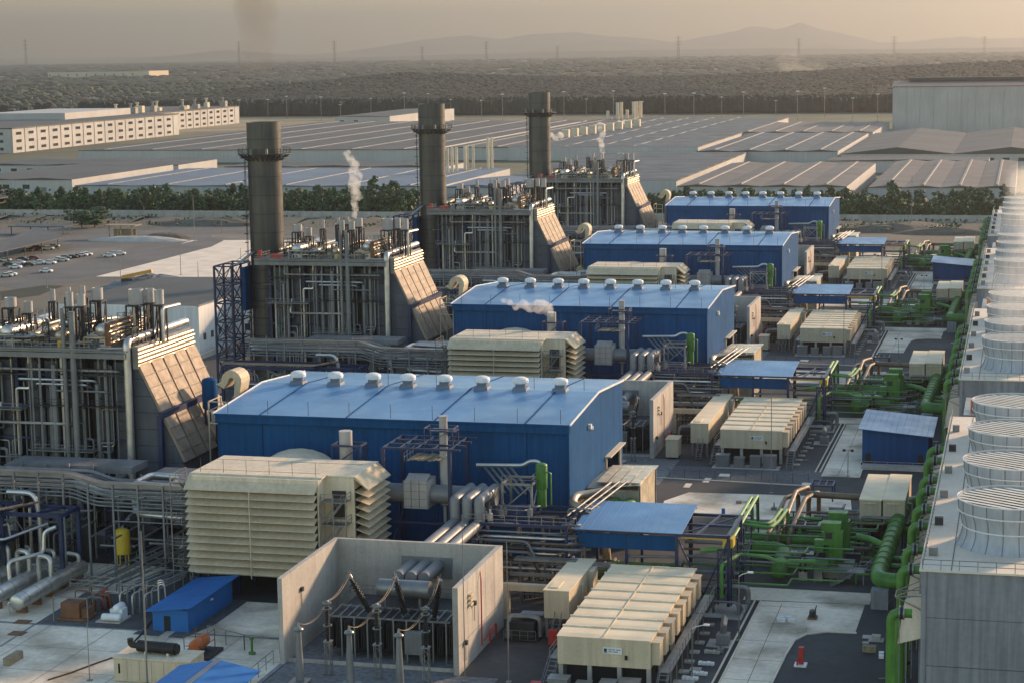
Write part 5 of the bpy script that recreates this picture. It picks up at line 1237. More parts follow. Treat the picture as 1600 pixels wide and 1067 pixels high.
# ---- twin beige boxes on a navy stand
tb = thing('control_room', '', 'cabin', (-19.5, 303, 0))
for k in range(2):
    x0 = -22.9 + k * 3.45
    mb = MB(); mb.box(x0, 293.4, 4.1, x0 + 3.2, 311, 7.2 + k * .15); b_ = part('cabin', mb, CREAM, tb)
    mb = MB(); mb.box(x0 - .08, 293.2, 7.2 + k * .15, x0 + 3.3, 311.2, 7.4 + k * .15); part('roof', mb, CREAM_SKYLIT, b_)
    mb = MB(); mb.box(x0 + .6, 293.1, 6.7 + k * .1, x0 + 2.4, 293.39, 6.85 + k * .1); mb.box(x0 + 1.5, 293.34, 4.3, x0 + 1.56, 293.39, 6.6); part('door', mb, CREAM2, b_)
mb = MB(); mb.box(-23.4, 292.6, 3.7, -15.6, 311.4, 4.05)
for x in (-23, -19.6, -16.2):
    for y in (293.4, 302, 310.6): mb.bar((x, y, 0), (x, y, 3.7), .4)
part('stand', mb, DARK, tb)
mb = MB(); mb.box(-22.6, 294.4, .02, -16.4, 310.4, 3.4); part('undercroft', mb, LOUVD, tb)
mb = MB(); mb.tube(rnd([(-16.0, 296, 6.4), (-15.3, 296, 6.4), (-15.3, 295.4, 4)], .3), .14, 6); part('downpipe', mb, GALV, tb)
rep(tb, 'twin beige cabin on a dark stand near the cooling tower, opposite %s', group='twin beige cabins')
# ---- ribbed green header along the tower
hd = thing('header_pipe', '', 'pipe', (-17, 285, 0))
mb = MB(); mb.tube(rnd([(-12.6, 262.6, 2.4), (-14, 262.2, 3.4), (-17.9, 262.4, 3.5), (-18, 265.5, 3.6), (-16.9, 303, 4.6), (-14.4, 305, 4.6), (-12.6, 305, 4.6)], 2.2, 5), 1.1, 18); part('main', mb, GREEN, hd)
for k in range(13):
    mb = MB(); y = 267 + k * 2.75; t = (y - 265.5) / 37.5; x = -18 + 1.1 * t; z = 3.6 + t; mb.tube([(x, y, z), (x + .01, y + .2, z)], 1.24, 18); part('flange', mb, GREEN, hd)
mb = MB(); mb.box(-18.7, 260.2, 0, -16.4, 262.2, 2.6); mb.box(-18.5, 288, 0, -16.4, 289.2, 2.9); part('pier', mb, CONCD, hd)
for y in (270.2, 274.4, 292, 296.5):
    mb = MB(); mb.tube([(-17, y, 3.4), (-12.4, y, 3.4)], .42, 10); mb.lathe(-15, y, [(.12, 3.8), (.12, 4.6), (.5, 4.65), (.5, 4.75), (.1, 4.8)], 8); part('branch', mb, GREEN, hd)
mb = MB(); mb.tube(rnd([(-22.4, 281.6, 4.6), (-20.4, 281.2, 4.4), (-17.6, 279.6, 3.6)], .8), .45, 10); part('branch', mb, LGREEN, hd)
rep(hd, 'fat ribbed green header pipe along the cooling tower foot opposite %s', group='ribbed green header pipes')

# ---- cooling tower: one block of four cells per unit
tw = thing('cooling_tower', '', 'cooling tower', (0, 262, 0))
TZ, TY0, TY1, TX0 = 16.5, 219.4, 313, -10.2
for k in range(3):
    mb = MB(); za, zb = (k * 5.6 + .02, k * 5.6 + 5.54) if k < 2 else (11.2, TZ); mb.box(TX0 + .6, TY0, za, 26, TY0 + .5, zb); part('end_wall', mb, CONCD, tw)
mb = MB(); mb.box(TX0, TY0 - .1, 0, TX0 + .58, TY1, TZ - .02); part('side_wall', mb, CONCD, tw)
mb = MB()
for k in range(14): mb.box(TX0 - .35, TY0 + 3 + k * 6.9, 0, TX0 - .005, TY0 + 3.5 + k * 6.9, TZ - .6)
part('pilaster', mb, CONCD, tw)
mb = MB(); mb.box(TX0 - .25, TY0 - .25, TZ, 26, TY1, TZ + .22); part('deck', mb, DECK, tw)
mb = MB(); mb.box(TX0 + .6, TY1 - .5, 0, 26, TY1 - .02, TZ - .02); part('end_wall', mb, CONCD, tw)
mb = MB(); mb.rail([(26, TY0, TZ + .2), (TX0 + .1, TY0, TZ + .2), (TX0 + .1, TY1, TZ + .2)], 1.15, 1.9, .08); part('handrail', mb, GALV, tw)
mb = MB()
for k in range(4): mb.box(TX0 + 3.2, TY0 + k * 23.4, TZ + .221, TX0 + 3.3, TY0 + k * 23.4 + 23, TZ + .26)
part('deck_joint', mb, DARK, tw)
for k in range(6):
    mb = MB(); y = TY0 + 6 + k * 15; mb.box(TX0 + .5, y, TZ + .23, TX0 + 1.5, y + .7, TZ + 1.2); part('deck_box', mb, (GALV, DARK, GREYP)[k % 3], tw)
for k in range(8):   # light brackets and sloping precast panels on the flank
    mb = MB(); y = TY0 + 1 + k * 11.6; mb.prism([(TX0 - .01, y, 8.4), (TX0 - 2.6, y, 7.6), (TX0 - 1.9, y, 12.4), (TX0 - .01, y, 13.2)], (0, 1.6, 0)); part('flank_panel', mb, DECK, tw)
for k in range(8):
    mb = MB(); y = TY0 + .6 + k * 11.6
    for dy in (0, 2.6): mb.bar((TX0, y + dy, 13.4), (TX0 - 2.9, y + dy, 13.2), .12); mb.bar((TX0, y + dy, 14.6), (TX0 - 2.9, y + dy, 13.2), .1); mb.bar((TX0, y + dy, 11.8), (TX0 - 2.9, y + dy, 13.2), .1)
    mb.bar((TX0 - 2.9, y, 13.2), (TX0 - 2.9, y + 2.6, 13.2), .1); mb.bar((TX0 - 2.4, y, 0), (TX0 - 2.4, y, 13), .12); mb.bar((TX0 - 1.6, y, 0), (TX0 - 1.6, y, 8), .12)
    part('flank_bracket', mb, GALV, tw)
rep(tw, 'long concrete cooling tower block with four fan stacks, opposite %s', group='cooling tower blocks')
fs = thing('fan_stack', '', 'fan stack', (-.6, 233, TZ + .22)); FX, FY = -.6, 232.9; fz = TZ + .22
mb = MB(); mb.lathe(FX, FY, [(6.35, fz), (5.95, fz + .6), (5.65, fz + 1.5), (5.6, fz + 2.4), (5.8, fz + 3.4), (6.1, fz + 4.1), (6.15, fz + 5.5), (6.0, fz + 5.5), (5.9, fz + 4.1)], 40, False); part('shell', mb, FANW, fs)
mb = MB()
for z, r in ((fz + 4.05, 6.14), (fz + 5.46, 6.22), (fz + 2.2, 5.62)): mb.lathe(FX, FY, [(r, z), (r + .1, z + .02), (r + .1, z + .14), (r, z + .16)], 40, False)
part('band', mb, WHITE, fs)
prof = [(6.37, fz), (5.97, fz + .6), (5.67, fz + 1.5), (5.62, fz + 2.4), (5.82, fz + 3.4), (6.12, fz + 4.1), (6.18, fz + 5.4)]
for k in range(20):
    a = (k + .5) * math.pi / 10; c_, s__ = math.cos(a), math.sin(a); part('rib', MB().tube([(FX + r * c_, FY + r * s__, z) for r, z in prof], .06, 4), GREYP, fs)
sa = R(-33); sdx, sdy = math.cos(sa), math.sin(sa)
for k in range(11):
    w_ = -5.6 + k * 1.12; hw = math.sqrt(max(0, 5.96 ** 2 - w_ * w_)); ox, oy = FX - sdy * w_, FY + sdx * w_
    mb = MB(); mb.bar((ox - sdx * hw, oy - sdy * hw, fz + 5.36), (ox + sdx * hw, oy + sdy * hw, fz + 5.36), .58, .03); part('slat', mb, FANS, fs)
mb = MB(); mb.lathe(FX, FY, [(5.95, fz + 4.6), (.05, fz + 4.6)], 32, False); mb.lathe(FX, FY, [(1, fz + 4.6), (1, fz + 5.1), (.1, fz + 5.15)], 12, False); part('fan_void', mb, LOUVD, fs)
ords = ['first', 'second', 'third', 'fourth']
fs['group'] = 'fan stacks on the cooling towers'
for u in range(4):
    for k in range(4):
        lab = '%s slatted fan stack from the near end on the tower opposite %s' % (ords[k], HALL[u])
        if u == k == 0: fs['label'] = lab
        else: dup(fs, (0, S[u] + 21.6 * k, 0), lab)
# paired green risers up the tower flank
rs = thing('riser', '', 'pipe', (-12.6, 233, 0)); rs['group'] = 'green risers on the cooling tower flanks'
mb = MB(); mb.tube(rnd([(-12.7, 233, 0), (-12.7, 233, 15.4), (TX0 - .3, 233, 15.4)], 1.1, 5), .52, 12); part('pipe', mb, GREEN, rs)
mb = MB(); mb.tube([(-11.9, 233, 15.4), (-11.75, 233, 15.4)], .78, 12); mb.tube([(-11.45, 233, 15.4), (-11.3, 233, 15.4)], .78, 12); part('flange', mb, GALV, rs)
mb = MB(); mb.tube([(-11.74, 233, 15.4), (-11.46, 233, 15.4)], .7, 12); mb.lathe(-12.7, 233, [(.6, 1.4), (.75, 1.4), (.75, 1.7), (.6, 1.7)], 12, False); part('coupling', mb, RUBBER, rs)
ys = [224, 233, 245.2, 254.2, 265, 272, 285, 293]
first = True
for u in range(4):
    for k, y in enumerate(ys):
        lab = '%s green riser elbow from the near end on the tower opposite %s' % (['first', 'second', 'third', 'fourth', 'fifth', 'sixth', 'seventh', 'last'][k], HALL[u])
        if first: rs['label'] = lab; rs.location.y += y - 233; first = False
        else: dup(rs, (0, S[u] + y - ys[0], 0), lab)
dup(rs, (0, 206.8 - ys[0], -.2), 'green riser standing before the near end wall of the front cooling tower')
for u in (0, 1, 2, 3):
    mb = MB(); mb.box(-8.6, 316 + S[u], 16.3, 24, 332 + S[u], 16.45); o = solo('bridge_deck', mb, GALV, 'steel walkway deck joining cooling tower block beyond %s' % HALL[u], 'walkway')
    for j in range(2):
        mb = MB(); x = -7.6 + j * 1.6; mb.box(x, 320 + S[u], 16.5, x + 1.3, 321.4 + S[u], 18.2); solo('hose_box', mb, ORANGE, '%s orange box on the walkway deck beyond %s' % (('outer', 'inner')[j], HALL[u]), 'box')
# ================================================================ single things of the site
# concrete aprons, kerbs and drains beside the modules
for u in range(4):
    mb = MB(); z = .03; dy = S[u]
    if u in (0, 2):
        P = [(-34.0, 224), (-28.0, 224), (-27.6, 238), (-27.2, 244), (-26.0, 247), (-23.5, 248.6), (-19.8, 248.8), (-19.6, 262.2), (-33.4, 261.2)]
    else: P = [(-33.4, 212), (-27.0, 212), (-27.2, 261.5), (-33.2, 261.0)]
    mb.face([(x, y + dy, z) for x, y in P]); s_ = struct('concrete_apron', mb, PAVE)
    k = MB(); Q = P[1:7] if u in (0, 2) else P[1:3]
    for a, b in zip(Q, Q[1:]): k.bar((a[0] + .2, a[1] + dy - .1, .08), (b[0] + .2, b[1] + dy - .1, .08), .25, .16)
    for x in (-34.7, -33.9): k.bar((x, 215 + dy, .08), (x + .4, 261 + dy, .08), .22, .16)
    struct('kerb', k, DECK)
    mb = MB(); mb.face([(-34.55, 215 + dy, .01), (-34.05, 215 + dy, .01), (-33.7, 261 + dy, .01), (-34.2, 261 + dy, .01)]); struct('drain', mb, LOUVD)
    mb = MB(); mb.face([(-36, 261.5 + dy, .012), (-19, 262.4 + dy, .012), (-19, 268 + dy, .012), (-36, 268 + dy, .012)]); struct('concrete_apron', mb, PAVE)
    mb = MB(); mb.face([(-56, 308 + dy, .02), (-35, 308 + dy, .02), (-26, 317 + dy, .02), (-27, 326.5 + dy, .02), (-54, 325 + dy, .02), (-57, 318 + dy, .02)]); struct('concrete_apron', mb, PAVE)
    mb = MB(); mb.face([(-64, 335.5 + dy, .014), (-33, 333.8 + dy, .014), (-33, 346 + dy, .014), (-64, 346 + dy, .014)]); struct('gravel_bed', mb, GRAVEL)
    k = MB(); k.bar((-63, 335.3 + dy, .08), (-34, 333.4 + dy, .08), .25, .16); struct('kerb', k, DECK)
    for (x, y, w, d) in ((-51, 338.4, 1.9, 2.2), (-53, 333, 1.1, 3.6), (-55.6, 328.5, 1.1, 3.2), (-36, 333.8, 1.6, 2.2)):
        mb = MB(); mb.box(x, y + dy, .016, x + w, y + d + dy, .06); struct('path_slab', mb, PAVE)
    f = thing('post_fence', 'thin post and chain fence along the gravel bed behind %s' % ['the front canopy', 'the second canopy', 'the third canopy', 'the rear canopy'][u], 'fence', (-48, 336 + dy, 0))
    mb = MB()
    for i in range(11): mb.bar((-62 + i * 2.7, 336 + dy, 0), (-62 + i * 2.7, 336 + dy, 1.6), .07)
    part('post', mb, DARK, f)
    mb = MB()
    for i in range(10):
        a = Vector((-62 + i * 2.7, 336 + dy, 1.5)); b = Vector((-59.3 + i * 2.7, 336 + dy, 1.5)); c_ = (a + b) / 2 - Vector((0, 0, .3)); mb.bar(a, c_, .03); mb.bar(c_, b, .03)
    part('chain', mb, DARK, f)
for u in range(4):   # expansion joints on the aprons
    mb = MB(); dy = S[u]
    for y in range(218 if u in (1, 3) else 227, 261, 8): mb.box(-33.6, y + dy, .03, -27.6, y + .07 + dy, .035)
    mb.box(-30.6, (213 if u in (1, 3) else 225) + dy, .031, -30.53, 260.5 + dy, .036); struct('joint', mb, ASPH)
def pxsheet(name, pts, z, mt): return sheet(name, [tuple(G(px, py, z)[:2]) for px, py in pts], z, mt)
pxsheet('yard_road', [(0, 447), (30, 452), (120, 440), (230, 412), (330, 386), (350, 376), (318, 374), (200, 398), (120, 418), (40, 436), (0, 440)], .02, mat('yard asphalt', (.10, .10, .10), .9, 0, .25, .06, 0, .3, 3, .12))
pxsheet('yard_road', [(160, 388), (215, 384), (330, 372), (330, 366), (200, 378), (120, 386)], .018, MATS['yard asphalt'])
pxsheet('verge', [(0, 470), (60, 462), (100, 447), (70, 446), (0, 456)], .022, LEAFD)
def duct_loops(u, big):
    dy = S[u]; t = thing('hvac_duct', 'bent silver ducts and fan coils beside the walkway of %s module' % ('the front', 'the second', 'the third', 'the rear')[u], 'duct', (-37, 255 + dy, 0), 'silver duct loops beside the modules')
    mb = MB(); mb.tube(rnd([(-39.6, 258.4 + dy, .4), (-39.6, 258.4 + dy, 2.6), (-34.9, 258.4 + dy, 2.6), (-34.9, 258.4 + dy, .5)], .8, 4), .38, 9); part('duct', mb, GALV, t)
    mb = MB(); mb.tube(rnd([(-39.8, 244.6 + dy, 2.4), (-36.0, 244.6 + dy, 2.4), (-35.6, 240.6 + dy, 2.4), (-35.6, 240.6 + dy, .5)], .5, 3), .42, 4 if big else 9); part('duct', mb, GALV, t)
    mb = MB(); mb.box(-36.4, 239.6 + dy, .2, -34.8, 241.3 + dy, 1.5); part('fan_coil', mb, GREYP, t)
    for i in range(7):
        mb = MB(); mb.tube(rnd([(-39.4 + i * .12, 256 + dy - i * .5, .5), (-38.8, 255.6 + dy - i * .5, 1.2 + .15 * i), (-35.6, 255.6 + dy - i * .5, 1.2 + .15 * i), (-35.3, 255.6 + dy - i * .5, .3)], .5), .16, 6); part('pipe', mb, (SILVD, DARK)[i % 2], t)
    part('base', MB().box(-39.6, 251.5 + dy, .02, -34.9, 258.8 + dy, .12), CONC, t); part('base', MB().box(-37.6, 239 + dy, .02, -34.6, 242.4 + dy, .13), CONC, t)
    mb = MB(); mb.rail([(-34.6, 252 + dy, .1), (-34.6, 258.6 + dy, .1)], 1.4, 1.5, .06); part('guard', mb, GALV, t)
for u in range(4): duct_loops(u, u < 2)
for i, (x, y) in enumerate(((-37.4, 231.6), (-37.6, 227.6), (-38.4, 225.6), (-37.4, 236.4))):
    mb = MB()
    for k in range(4): mb.box(x + k * .5, y, .02, x + k * .5 + .44, y + .9 - (k % 2) * .2, .32)
    solo('pallet', mb, WHITE if i < 3 else CONC, ('low white pallet row nearest the middle of the gravel by the front module', 'white pallet row nearer the stair by the front module', 'white pallet row at the lower frame edge by the front module', 'flat white slab lying on gravel by the front duct box')[i], 'pallet')
bg_ = thing('sack_pile', 'white sacks lying on the concrete apron before the green main', 'sacks', (-29.6, 252.6, 0))
for i, (dx, dy) in enumerate(((0, 0), (.9, .3), (.2, -.9), (1.5, -.8))):
    mb = MB(); mb.box(-30.3 + dx, 252.6 + dy, .04, -29.3 + dx, 253.3 + dy, .36); mb.box(-30.2 + dx, 252.65 + dy, .36, -29.4 + dx, 253.25 + dy, .46); part('sack', mb, WHITE, bg_)
em = thing('engine', 'small dark engine standing on the concrete apron by the sacks', 'engine', (-25.7, 254.4, 0))
mb = MB(); mb.box(-26.4, 253.6, .04, -25.2, 255, .3); part('skid', mb, RUST, em); mb = MB(); mb.box(-26.2, 253.8, .31, -25.4, 254.8, 1.1); mb.tube([(-25.9, 253.5, .8), (-25.9, 255.2, .8)], .28, 8); part('block', mb, DARK, em); mb = MB(); mb.tube([(-25.5, 254.4, 1.1), (-25.3, 254.4, 1.8)], .07, 6); part('exhaust', mb, DARK, em)
mb = MB(); mb.box(-27.2, 247.8, .04, -26.0, 248.6, .6); solo('concrete_block', mb, CONC, 'small concrete block on the apron beside the curved kerb', 'block')
mb = MB(); mb.box(-17.9, 245.4, .02, -16.0, 247.0, .12); mb.box(-17.5, 245.7, .12, -16.4, 246.7, .7); solo('valve_pit', mb, CONC, 'square valve pit on asphalt before the concrete pier of the header', 'valve pit')
for i, (x, y) in enumerate(((-16.2, 240), (-16.1, 238.6))):
    mb = MB(); mb.box(x, y, .02, x + .6, y + .7, .35); solo('concrete_block', mb, WHITE, ('upper', 'lower')[i] + ' small white block on the asphalt by the risers', 'block')
hy = thing('hydrant', 'red hydrant box on a white base on the dark asphalt', 'hydrant', (-25.1, 233.8, 0))
mb = MB(); mb.box(-25.9, 233.2, .01, -24.4, 234.8, .2); part('base', mb, WHITE, hy); mb = MB(); mb.box(-25.4, 233.8, .2, -24.8, 234.4, 2.3); part('body', mb, RED, hy); mb = MB(); mb.tube([(-25.5, 233.4, .2), (-25.5, 233.4, 1)], .12, 8); mb.tube([(-25.1, 234.1, 1.2), (-25.1, 233.6, 1.2)], .1, 8); part('valve', mb, RED, hy)
for (x, y, lab) in ((-56.6, 236.0, 'red fire cabinet by the stair of the front beige container'), (-34, 296, 'red cabinet among the brown pipes behind the front green pipes'), (-53.8, 215.4, 'red fire cabinet beside the front module stair')):
    c = thing('fire_cabinet', lab, 'cabinet', (x, y, 0)); mb = MB(); mb.box(x - .6, y - .4, .1, x + .6, y + .4, 2.0); part('body', mb, RED, c); mb = MB(); mb.box(x - .5, y - .43, .3, x + .5, y - .41, 1.8); part('door', mb, RED, c)
rc = random.Random(77)
for u in range(4):
    for i in range(16):
        x, y = rc.choice(((rc.uniform(-40, -35.6), rc.uniform(222, 250)), (rc.uniform(-64, -59), rc.uniform(224, 250)), (rc.uniform(-52, -36), rc.uniform(309, 322)), (rc.uniform(-28, -20), rc.uniform(284, 292)), (rc.uniform(-19, -14), rc.uniform(225, 250)))); y += S[u]
        k = rc.randrange(5); mb = MB(); s_ = rc.uniform(.4, .9)
        if k == 0: mb.box(x, y, .02, x + s_ * 2, y + s_, s_); nm, lab, cat, mt = 'crate', 'small wooden crate on the yard', 'crate', WOODB
        elif k == 1: mb.lathe(x, y, [(.3, .02), (.3, .9), (.05, .92)], 10); nm, lab, cat, mt = 'barrel', 'small blue barrel on the yard', 'barrel', CANB
        elif k == 2: mb.box(x, y, .02, x + s_, y + s_, .5); mb.tube([(x + s_ / 2, y + s_ / 2, .5), (x + s_ / 2, y + s_ / 2, 1.2)], .12, 6); nm, lab, cat, mt = 'valve_post', 'small grey valve post on a block in the yard', 'valve', GALV
        elif k == 3: mb.box(x, y, .02, x + s_ * 1.6, y + s_ * 1.6, .09); nm, lab, cat, mt = 'manhole_cover', 'square concrete manhole cover in the yard', 'cover', CONC
        else: mb.tube([(x, y, .15), (x + 3 * s_, y + s_, .15)], .1, 6); nm, lab, cat, mt = 'loose_pipe', 'loose grey pipe lying on the yard', 'pipe', GALV
        solo(nm, mb, mt, lab + ' opposite ' + HALL[u], cat, group=cat + 's lying about the yard')
# navy trestle and tall masts
mb = MB(); navy_frame(mb, -33.2, -29.6, 322.5, 326.5, 0, (2.6,), .22, False); mb.bar((-32, 322.5, 2.6), (-32, 326.5, 2.6), .15); mb.bar((-30.8, 322.5, 2.6), (-30.8, 326.5, 2.6), .15)
tf = solo('trestle', mb, NAVY, 'open navy trestle beside the apron of the front blue shed', 'trestle'); dup(tf, (0, 137.5, 0), 'open navy trestle beside the apron behind the second module'); dup(tf, (0, S[2], 0), 'open navy trestle beside the apron behind the third module')
def mast(lab, x, y, h, arm=0, w=.09, lamps=0, mtl=None):
    t = thing('lamp_post' if (arm or lamps) else 'lightning_mast', lab, 'lamp post' if (arm or lamps) else 'mast', (x, y, 0))
    mb = MB(); mb.tube([(x, y, 0), (x, y, h)], [w, w * .6], 7); mb.box(x - .3, y - .3, 0, x + .3, y + .3, .15); part('post', mb, mtl or GALV, t)
    if arm: mb = MB(); mb.tube(rnd([(x, y, h - .1), (x + .3, y, h + .2), (x + arm, y, h + .55)], .3), .05, 6); mb.box(x + arm - .2, y - .15, h + .45, x + arm + .5, y + .15, h + .65); part('lamp', mb, WHITE, t)
    if lamps:
        mb = MB()
        for e in (-1, 1): mb.bar((x, y, h), (x + e * .7, y, h + .1), .06); mb.box(x + e * .7 - .25, y - .25, h - .1, x + e * .7 + .25, y + .25, h + .25)
        part('lamp', mb, DARK, t)
    return t
mast('slim lamp post with an arm beside the silver ducts of the front module', -33.9, 242.5, 8.5, 1.3)
mast('lamp post with a short arm on the gravel near the lower frame edge', -37.2, 226.0, 6.3, 1.6)
mast('tall slender mast outside the lit wall of the transformer bay', -58.4, 220.4, 17.2)
mast('thin lightning mast inside the transformer bay yard', -63.6, 219.6, 20.5, w=.07)
mast('tall slender mast before the second beige electrical module', -40.3, 327, 17.6)
mast('thin mast before the third beige electrical module', -41.6, 479, 13)
mast('thin mast before the rear beige electrical module', -41.6, 609, 13)
mast('twin headed lamp post on the apron of the front blue shed', -28.8, 342.4, 4.6, lamps=1)
mast('twin headed lamp post on the apron of the third module', -28.1, 472, 5.2, lamps=1)
mast('twin headed lamp post on the apron beside the rear blue shed', -28.6, 603, 5.2, lamps=1)
mast('tall grey mast by the blue hut at the bottom left', -100.9, 211, 18.8, w=.14)
mast('short lamp mast on the bare paving at the bottom left', -108.3, 210.6, 7.2, w=.07)
for i, (px, py0, py1) in enumerate(((436 / 4, 365, 326), (904 / 4, 361, 322), (1217 / 4, 382, 305), (1386 / 4, 366, 328), (735 / 4, 375, 350), (1131 / 4, 430, 380), (1505 / 4, 405, 392), (293 / 4, 450, 425), (755 / 4, 440, 405), (1240 / 4, 440, 410), (2095 / 1, 1, 1))[:-1]):
    p = G(px, py0, 0); h = max(4, PY(px, py1, p.y).z)
    mast(('first', 'second', 'third', 'fourth', 'fifth', 'sixth', 'seventh', 'eighth', 'ninth', 'tenth')[i] + ' thin pole of the open soil yard, counted in from the perimeter wall side', p.x, p.y, h, w=.13)
mast('thin pale mast before the tree belt on the right', *G(1424, 355)[:2], 21, w=.15)
# ---- the two blue sheds near the towers
def blue_shed(lab, y0):
    t = thing('blue_shed', lab, 'shed', (-21, y0 + 8, 0)); x0, x1, d = -27.2, -15.6, 17.5
    mb = MB(); mb.prism([(x0, y0, 0), (x1, y0, 0), (x1, y0, 5.5), (x0, y0, 6.5)], (0, .25, 0)); part('wall', mb, BLUE, t)
    mb = MB(); mb.box(x0, y0 + .26, 0, x0 + .2, y0 + d, 6.4); part('wall', mb, BLUE, t); mb = MB(); mb.box(x1 - .2, y0 + .26, 0, x1, y0 + d, 5.4); mb.box(x0 + .21, y0 + d - .2, 0, x1 - .21, y0 + d, 5.4); part('wall', mb, BLUE, t)
    for k in range(12):
        xa = x0 - .7 + k * 1.1; za = 6.72 - k * .094; mb = MB(); mb.prism([(xa + .015, y0 - .9, za), (xa + 1.085, y0 - .9, za - .094), (xa + 1.085, y0 - .9, za - .2), (xa + .015, y0 - .9, za - .12)], (0, d + 2, 0)); part('roof_sheet', mb, ROOFB, t)
    mb = MB(); mb.box(x0 + .6, y0 - .05, 0, x0 + 1.6, y0 - .004, 2.1); part('door', mb, LOUVD, t); mb = MB(); mb.box(x1 - 1.8, y0 - .05, 0, x1 - .8, y0 - .004, 2.1); part('door', mb, LOUVD, t)
    mb = MB(); mb.box(x0 - .2, y0 - .25, 0, x1 + .2, y0 - .06, .35); part('plinth', mb, LOUVD, t)
    mb = MB(); mb.box(x0 + .2, y0 - 4.5, .02, x1 + 2.5, y0 - 1.2, .5); mb.rail([(x0 + .4, y0 - 4.3, .5), (x1 + 2, y0 - 4.3, .5)], 1, 2, .06); part('loading_slab', mb, CONC, t)
blue_shed('single slope blue shed near the cooling towers, closer one', 353); blue_shed('single slope blue shed near the cooling towers, far one behind the third module', 629)
# ---- bottom left: blue hut, generator, tank skids, drums
hb = thing('blue_hut', 'long blue hut with a single slope roof beside the louvred filter house', 'hut', (-106, 240, 0))
x0, x1, y0, y1 = -109.6, -104.6, 231.6, 246.6
mb = MB(); mb.box(x0, y0, 0, x1, y0 + .15, 3.0); part('wall', mb, CANB, hb); mb = MB(); mb.box(x1 - .15, y0 + .16, 0, x1, y1, 3.3); part('wall', mb, CANB, hb); mb = MB(); mb.box(x0, y0 + .16, 0, x0 + .15, y1, 2.7); mb.box(x0 + .16, y1 - .15, 0, x1 - .16, y1, 2.9); part('wall', mb, CANB, hb)
mb = MB(); mb.prism([(x0 - .7, y0 - .9, 2.75), (x1 + .8, y0 - .9, 3.5), (x1 + .8, y0 - .9, 3.62), (x0 - .7, y0 - .9, 2.87)], (0, y1 - y0 + 1.8, 0)); part('roof', mb, CANB, hb)
mb = MB(); mb.box(-108.0, y0 - .04, 0, -107.1, y0 - .003, 2.1); part('door', mb, LOUVD, hb); mb = MB(); mb.box(x1 + .003, 239, 2.3, x1 + .2, 239.6, 2.5); part('lamp', mb, WHITE, hb)
mb = MB(); mb.box(-107.6, y0 - 2.6, .03, -106.4, y0 - .1, .12); part('step', mb, CONC, hb)
b2 = thing('blue_hut', 'blue gabled hut roof cut off by the bottom frame edge', 'hut', (-90.5, 203, 0))
mb = MB(); mb.box(-94.2, 199.4, 0, -86.4, 207.4, 3.3); part('wall', mb, BLUE, b2)
for (xa, za, xb, zb) in ((-95.4, 3.5, -90.4, 4.5), (-90.4, 4.5, -85.2, 3.5)):
    mb = MB(); mb.prism([(xa, 198.4, za), (xb, 198.4, zb), (xb, 198.4, zb - .12), (xa, 198.4, za - .12)], (0, 10, 0)); part('roof', mb, CANB, b2)
mb = MB(); mb.bar((-90.4, 198.4, 4.55), (-90.4, 208.4, 4.55), .7, .06); part('ridge_cap', mb, ROOFL, b2)
ge = thing('generator', 'long cream generator enclosure with a black cylinder muffler on its roof', 'generator', (-99.5, 214.5, 0))
mb = MB(); mb.box(-105.2, 211.0, .1, -95.4, 215.4, 3.0); part('enclosure', mb, CREAM, ge); mb = MB(); mb.box(-105.3, 210.9, 3.0, -95.3, 215.5, 3.1); part('roof', mb, CREAM2, ge)
for k in range(6): part('door', MB().box(-104.9 + k * 1.6, 210.94, .3, -103.5 + k * 1.6, 210.99, 2.8), CREAM, ge); mb = MB(); mb.box(-104.6, 210.88, 1.1, -104.4, 210.935, 2.3); part('handle', mb, DARK, ge)
mb = MB(); mb.tube([(-103.0, 213.4, 3.9), (-97.9, 213.0, 3.9)], .72, 18); mb.tube([(-97.9, 213, 3.9), (-97.6, 213, 3.9)], .6, 16); mb.tube(rnd([(-103, 213.4, 3.9), (-104.1, 213.5, 3.9), (-104.1, 213.5, 4.7)], .4), .38, 12); part('muffler', mb, BLACK, ge)
mb = MB(); mb.box(-102, 212.7, 3.1, -101.7, 214, 3.4); mb.box(-99, 212.5, 3.1, -98.7, 213.8, 3.4); part('saddle', mb, CREAM2, ge)
mb = MB(); mb.lathe(-99.6, 206.6, [(.55, .03), (.55, .95), (.5, 1.0), (.05, 1.02)], 14); solo('barrel', mb, CANB, 'bright blue barrel by the cream generator at the frame edge', 'barrel')
tk = thing('fuel_tank', 'rusty orange tank on legs in a bunded frame beside the blue hut', 'tank', (-100.5, 222, 0)); p = G(312, 1010, 1.0); x, y = p.x, p.y
tk.location = (x, y, 0); BASE[tk.name] = (x, y, 0)
mb = MB(); mb.dome(x, y - 1.6, 1.5, .8, 'y', -1, .4, 14, 3.2); part('tank', mb, ORANGE, tk); mb = MB()
for dx in (-1.3, 1.3):
    for dy in (-1.8, 1.8): mb.bar((x + dx, y + dy, 0), (x + dx, y + dy, 2.9), .09)
for z in (1.6, 2.9): mb.rail([(x - 1.3, y - 1.8, z - 1.1), (x + 1.3, y - 1.8, z - 1.1), (x + 1.3, y + 1.8, z - 1.1)], 1.1, 3, .07, False)
part('frame', mb, RUST, tk); mb = MB(); mb.box(x - 2, y - 2.4, 0, x + 2.2, y + 2.4, .4); part('bund', mb, DARK, tk)
rl = thing('guard_rail', 'galvanised pipe guard rail on the paving beside the concrete bay', 'guard rail', (-93, 222, 0))
mb = MB(); mb.rail([tuple(G(325, 1000)), tuple(G(382, 1015)), tuple(G(437, 1020))], 2.0, 3.2, .09, False); part('rail', mb, GALV, rl)
gv = thing('valve_stand', 'small green valve post on the paving beside the guard rail', 'valve', tuple(G(394, 1022)))
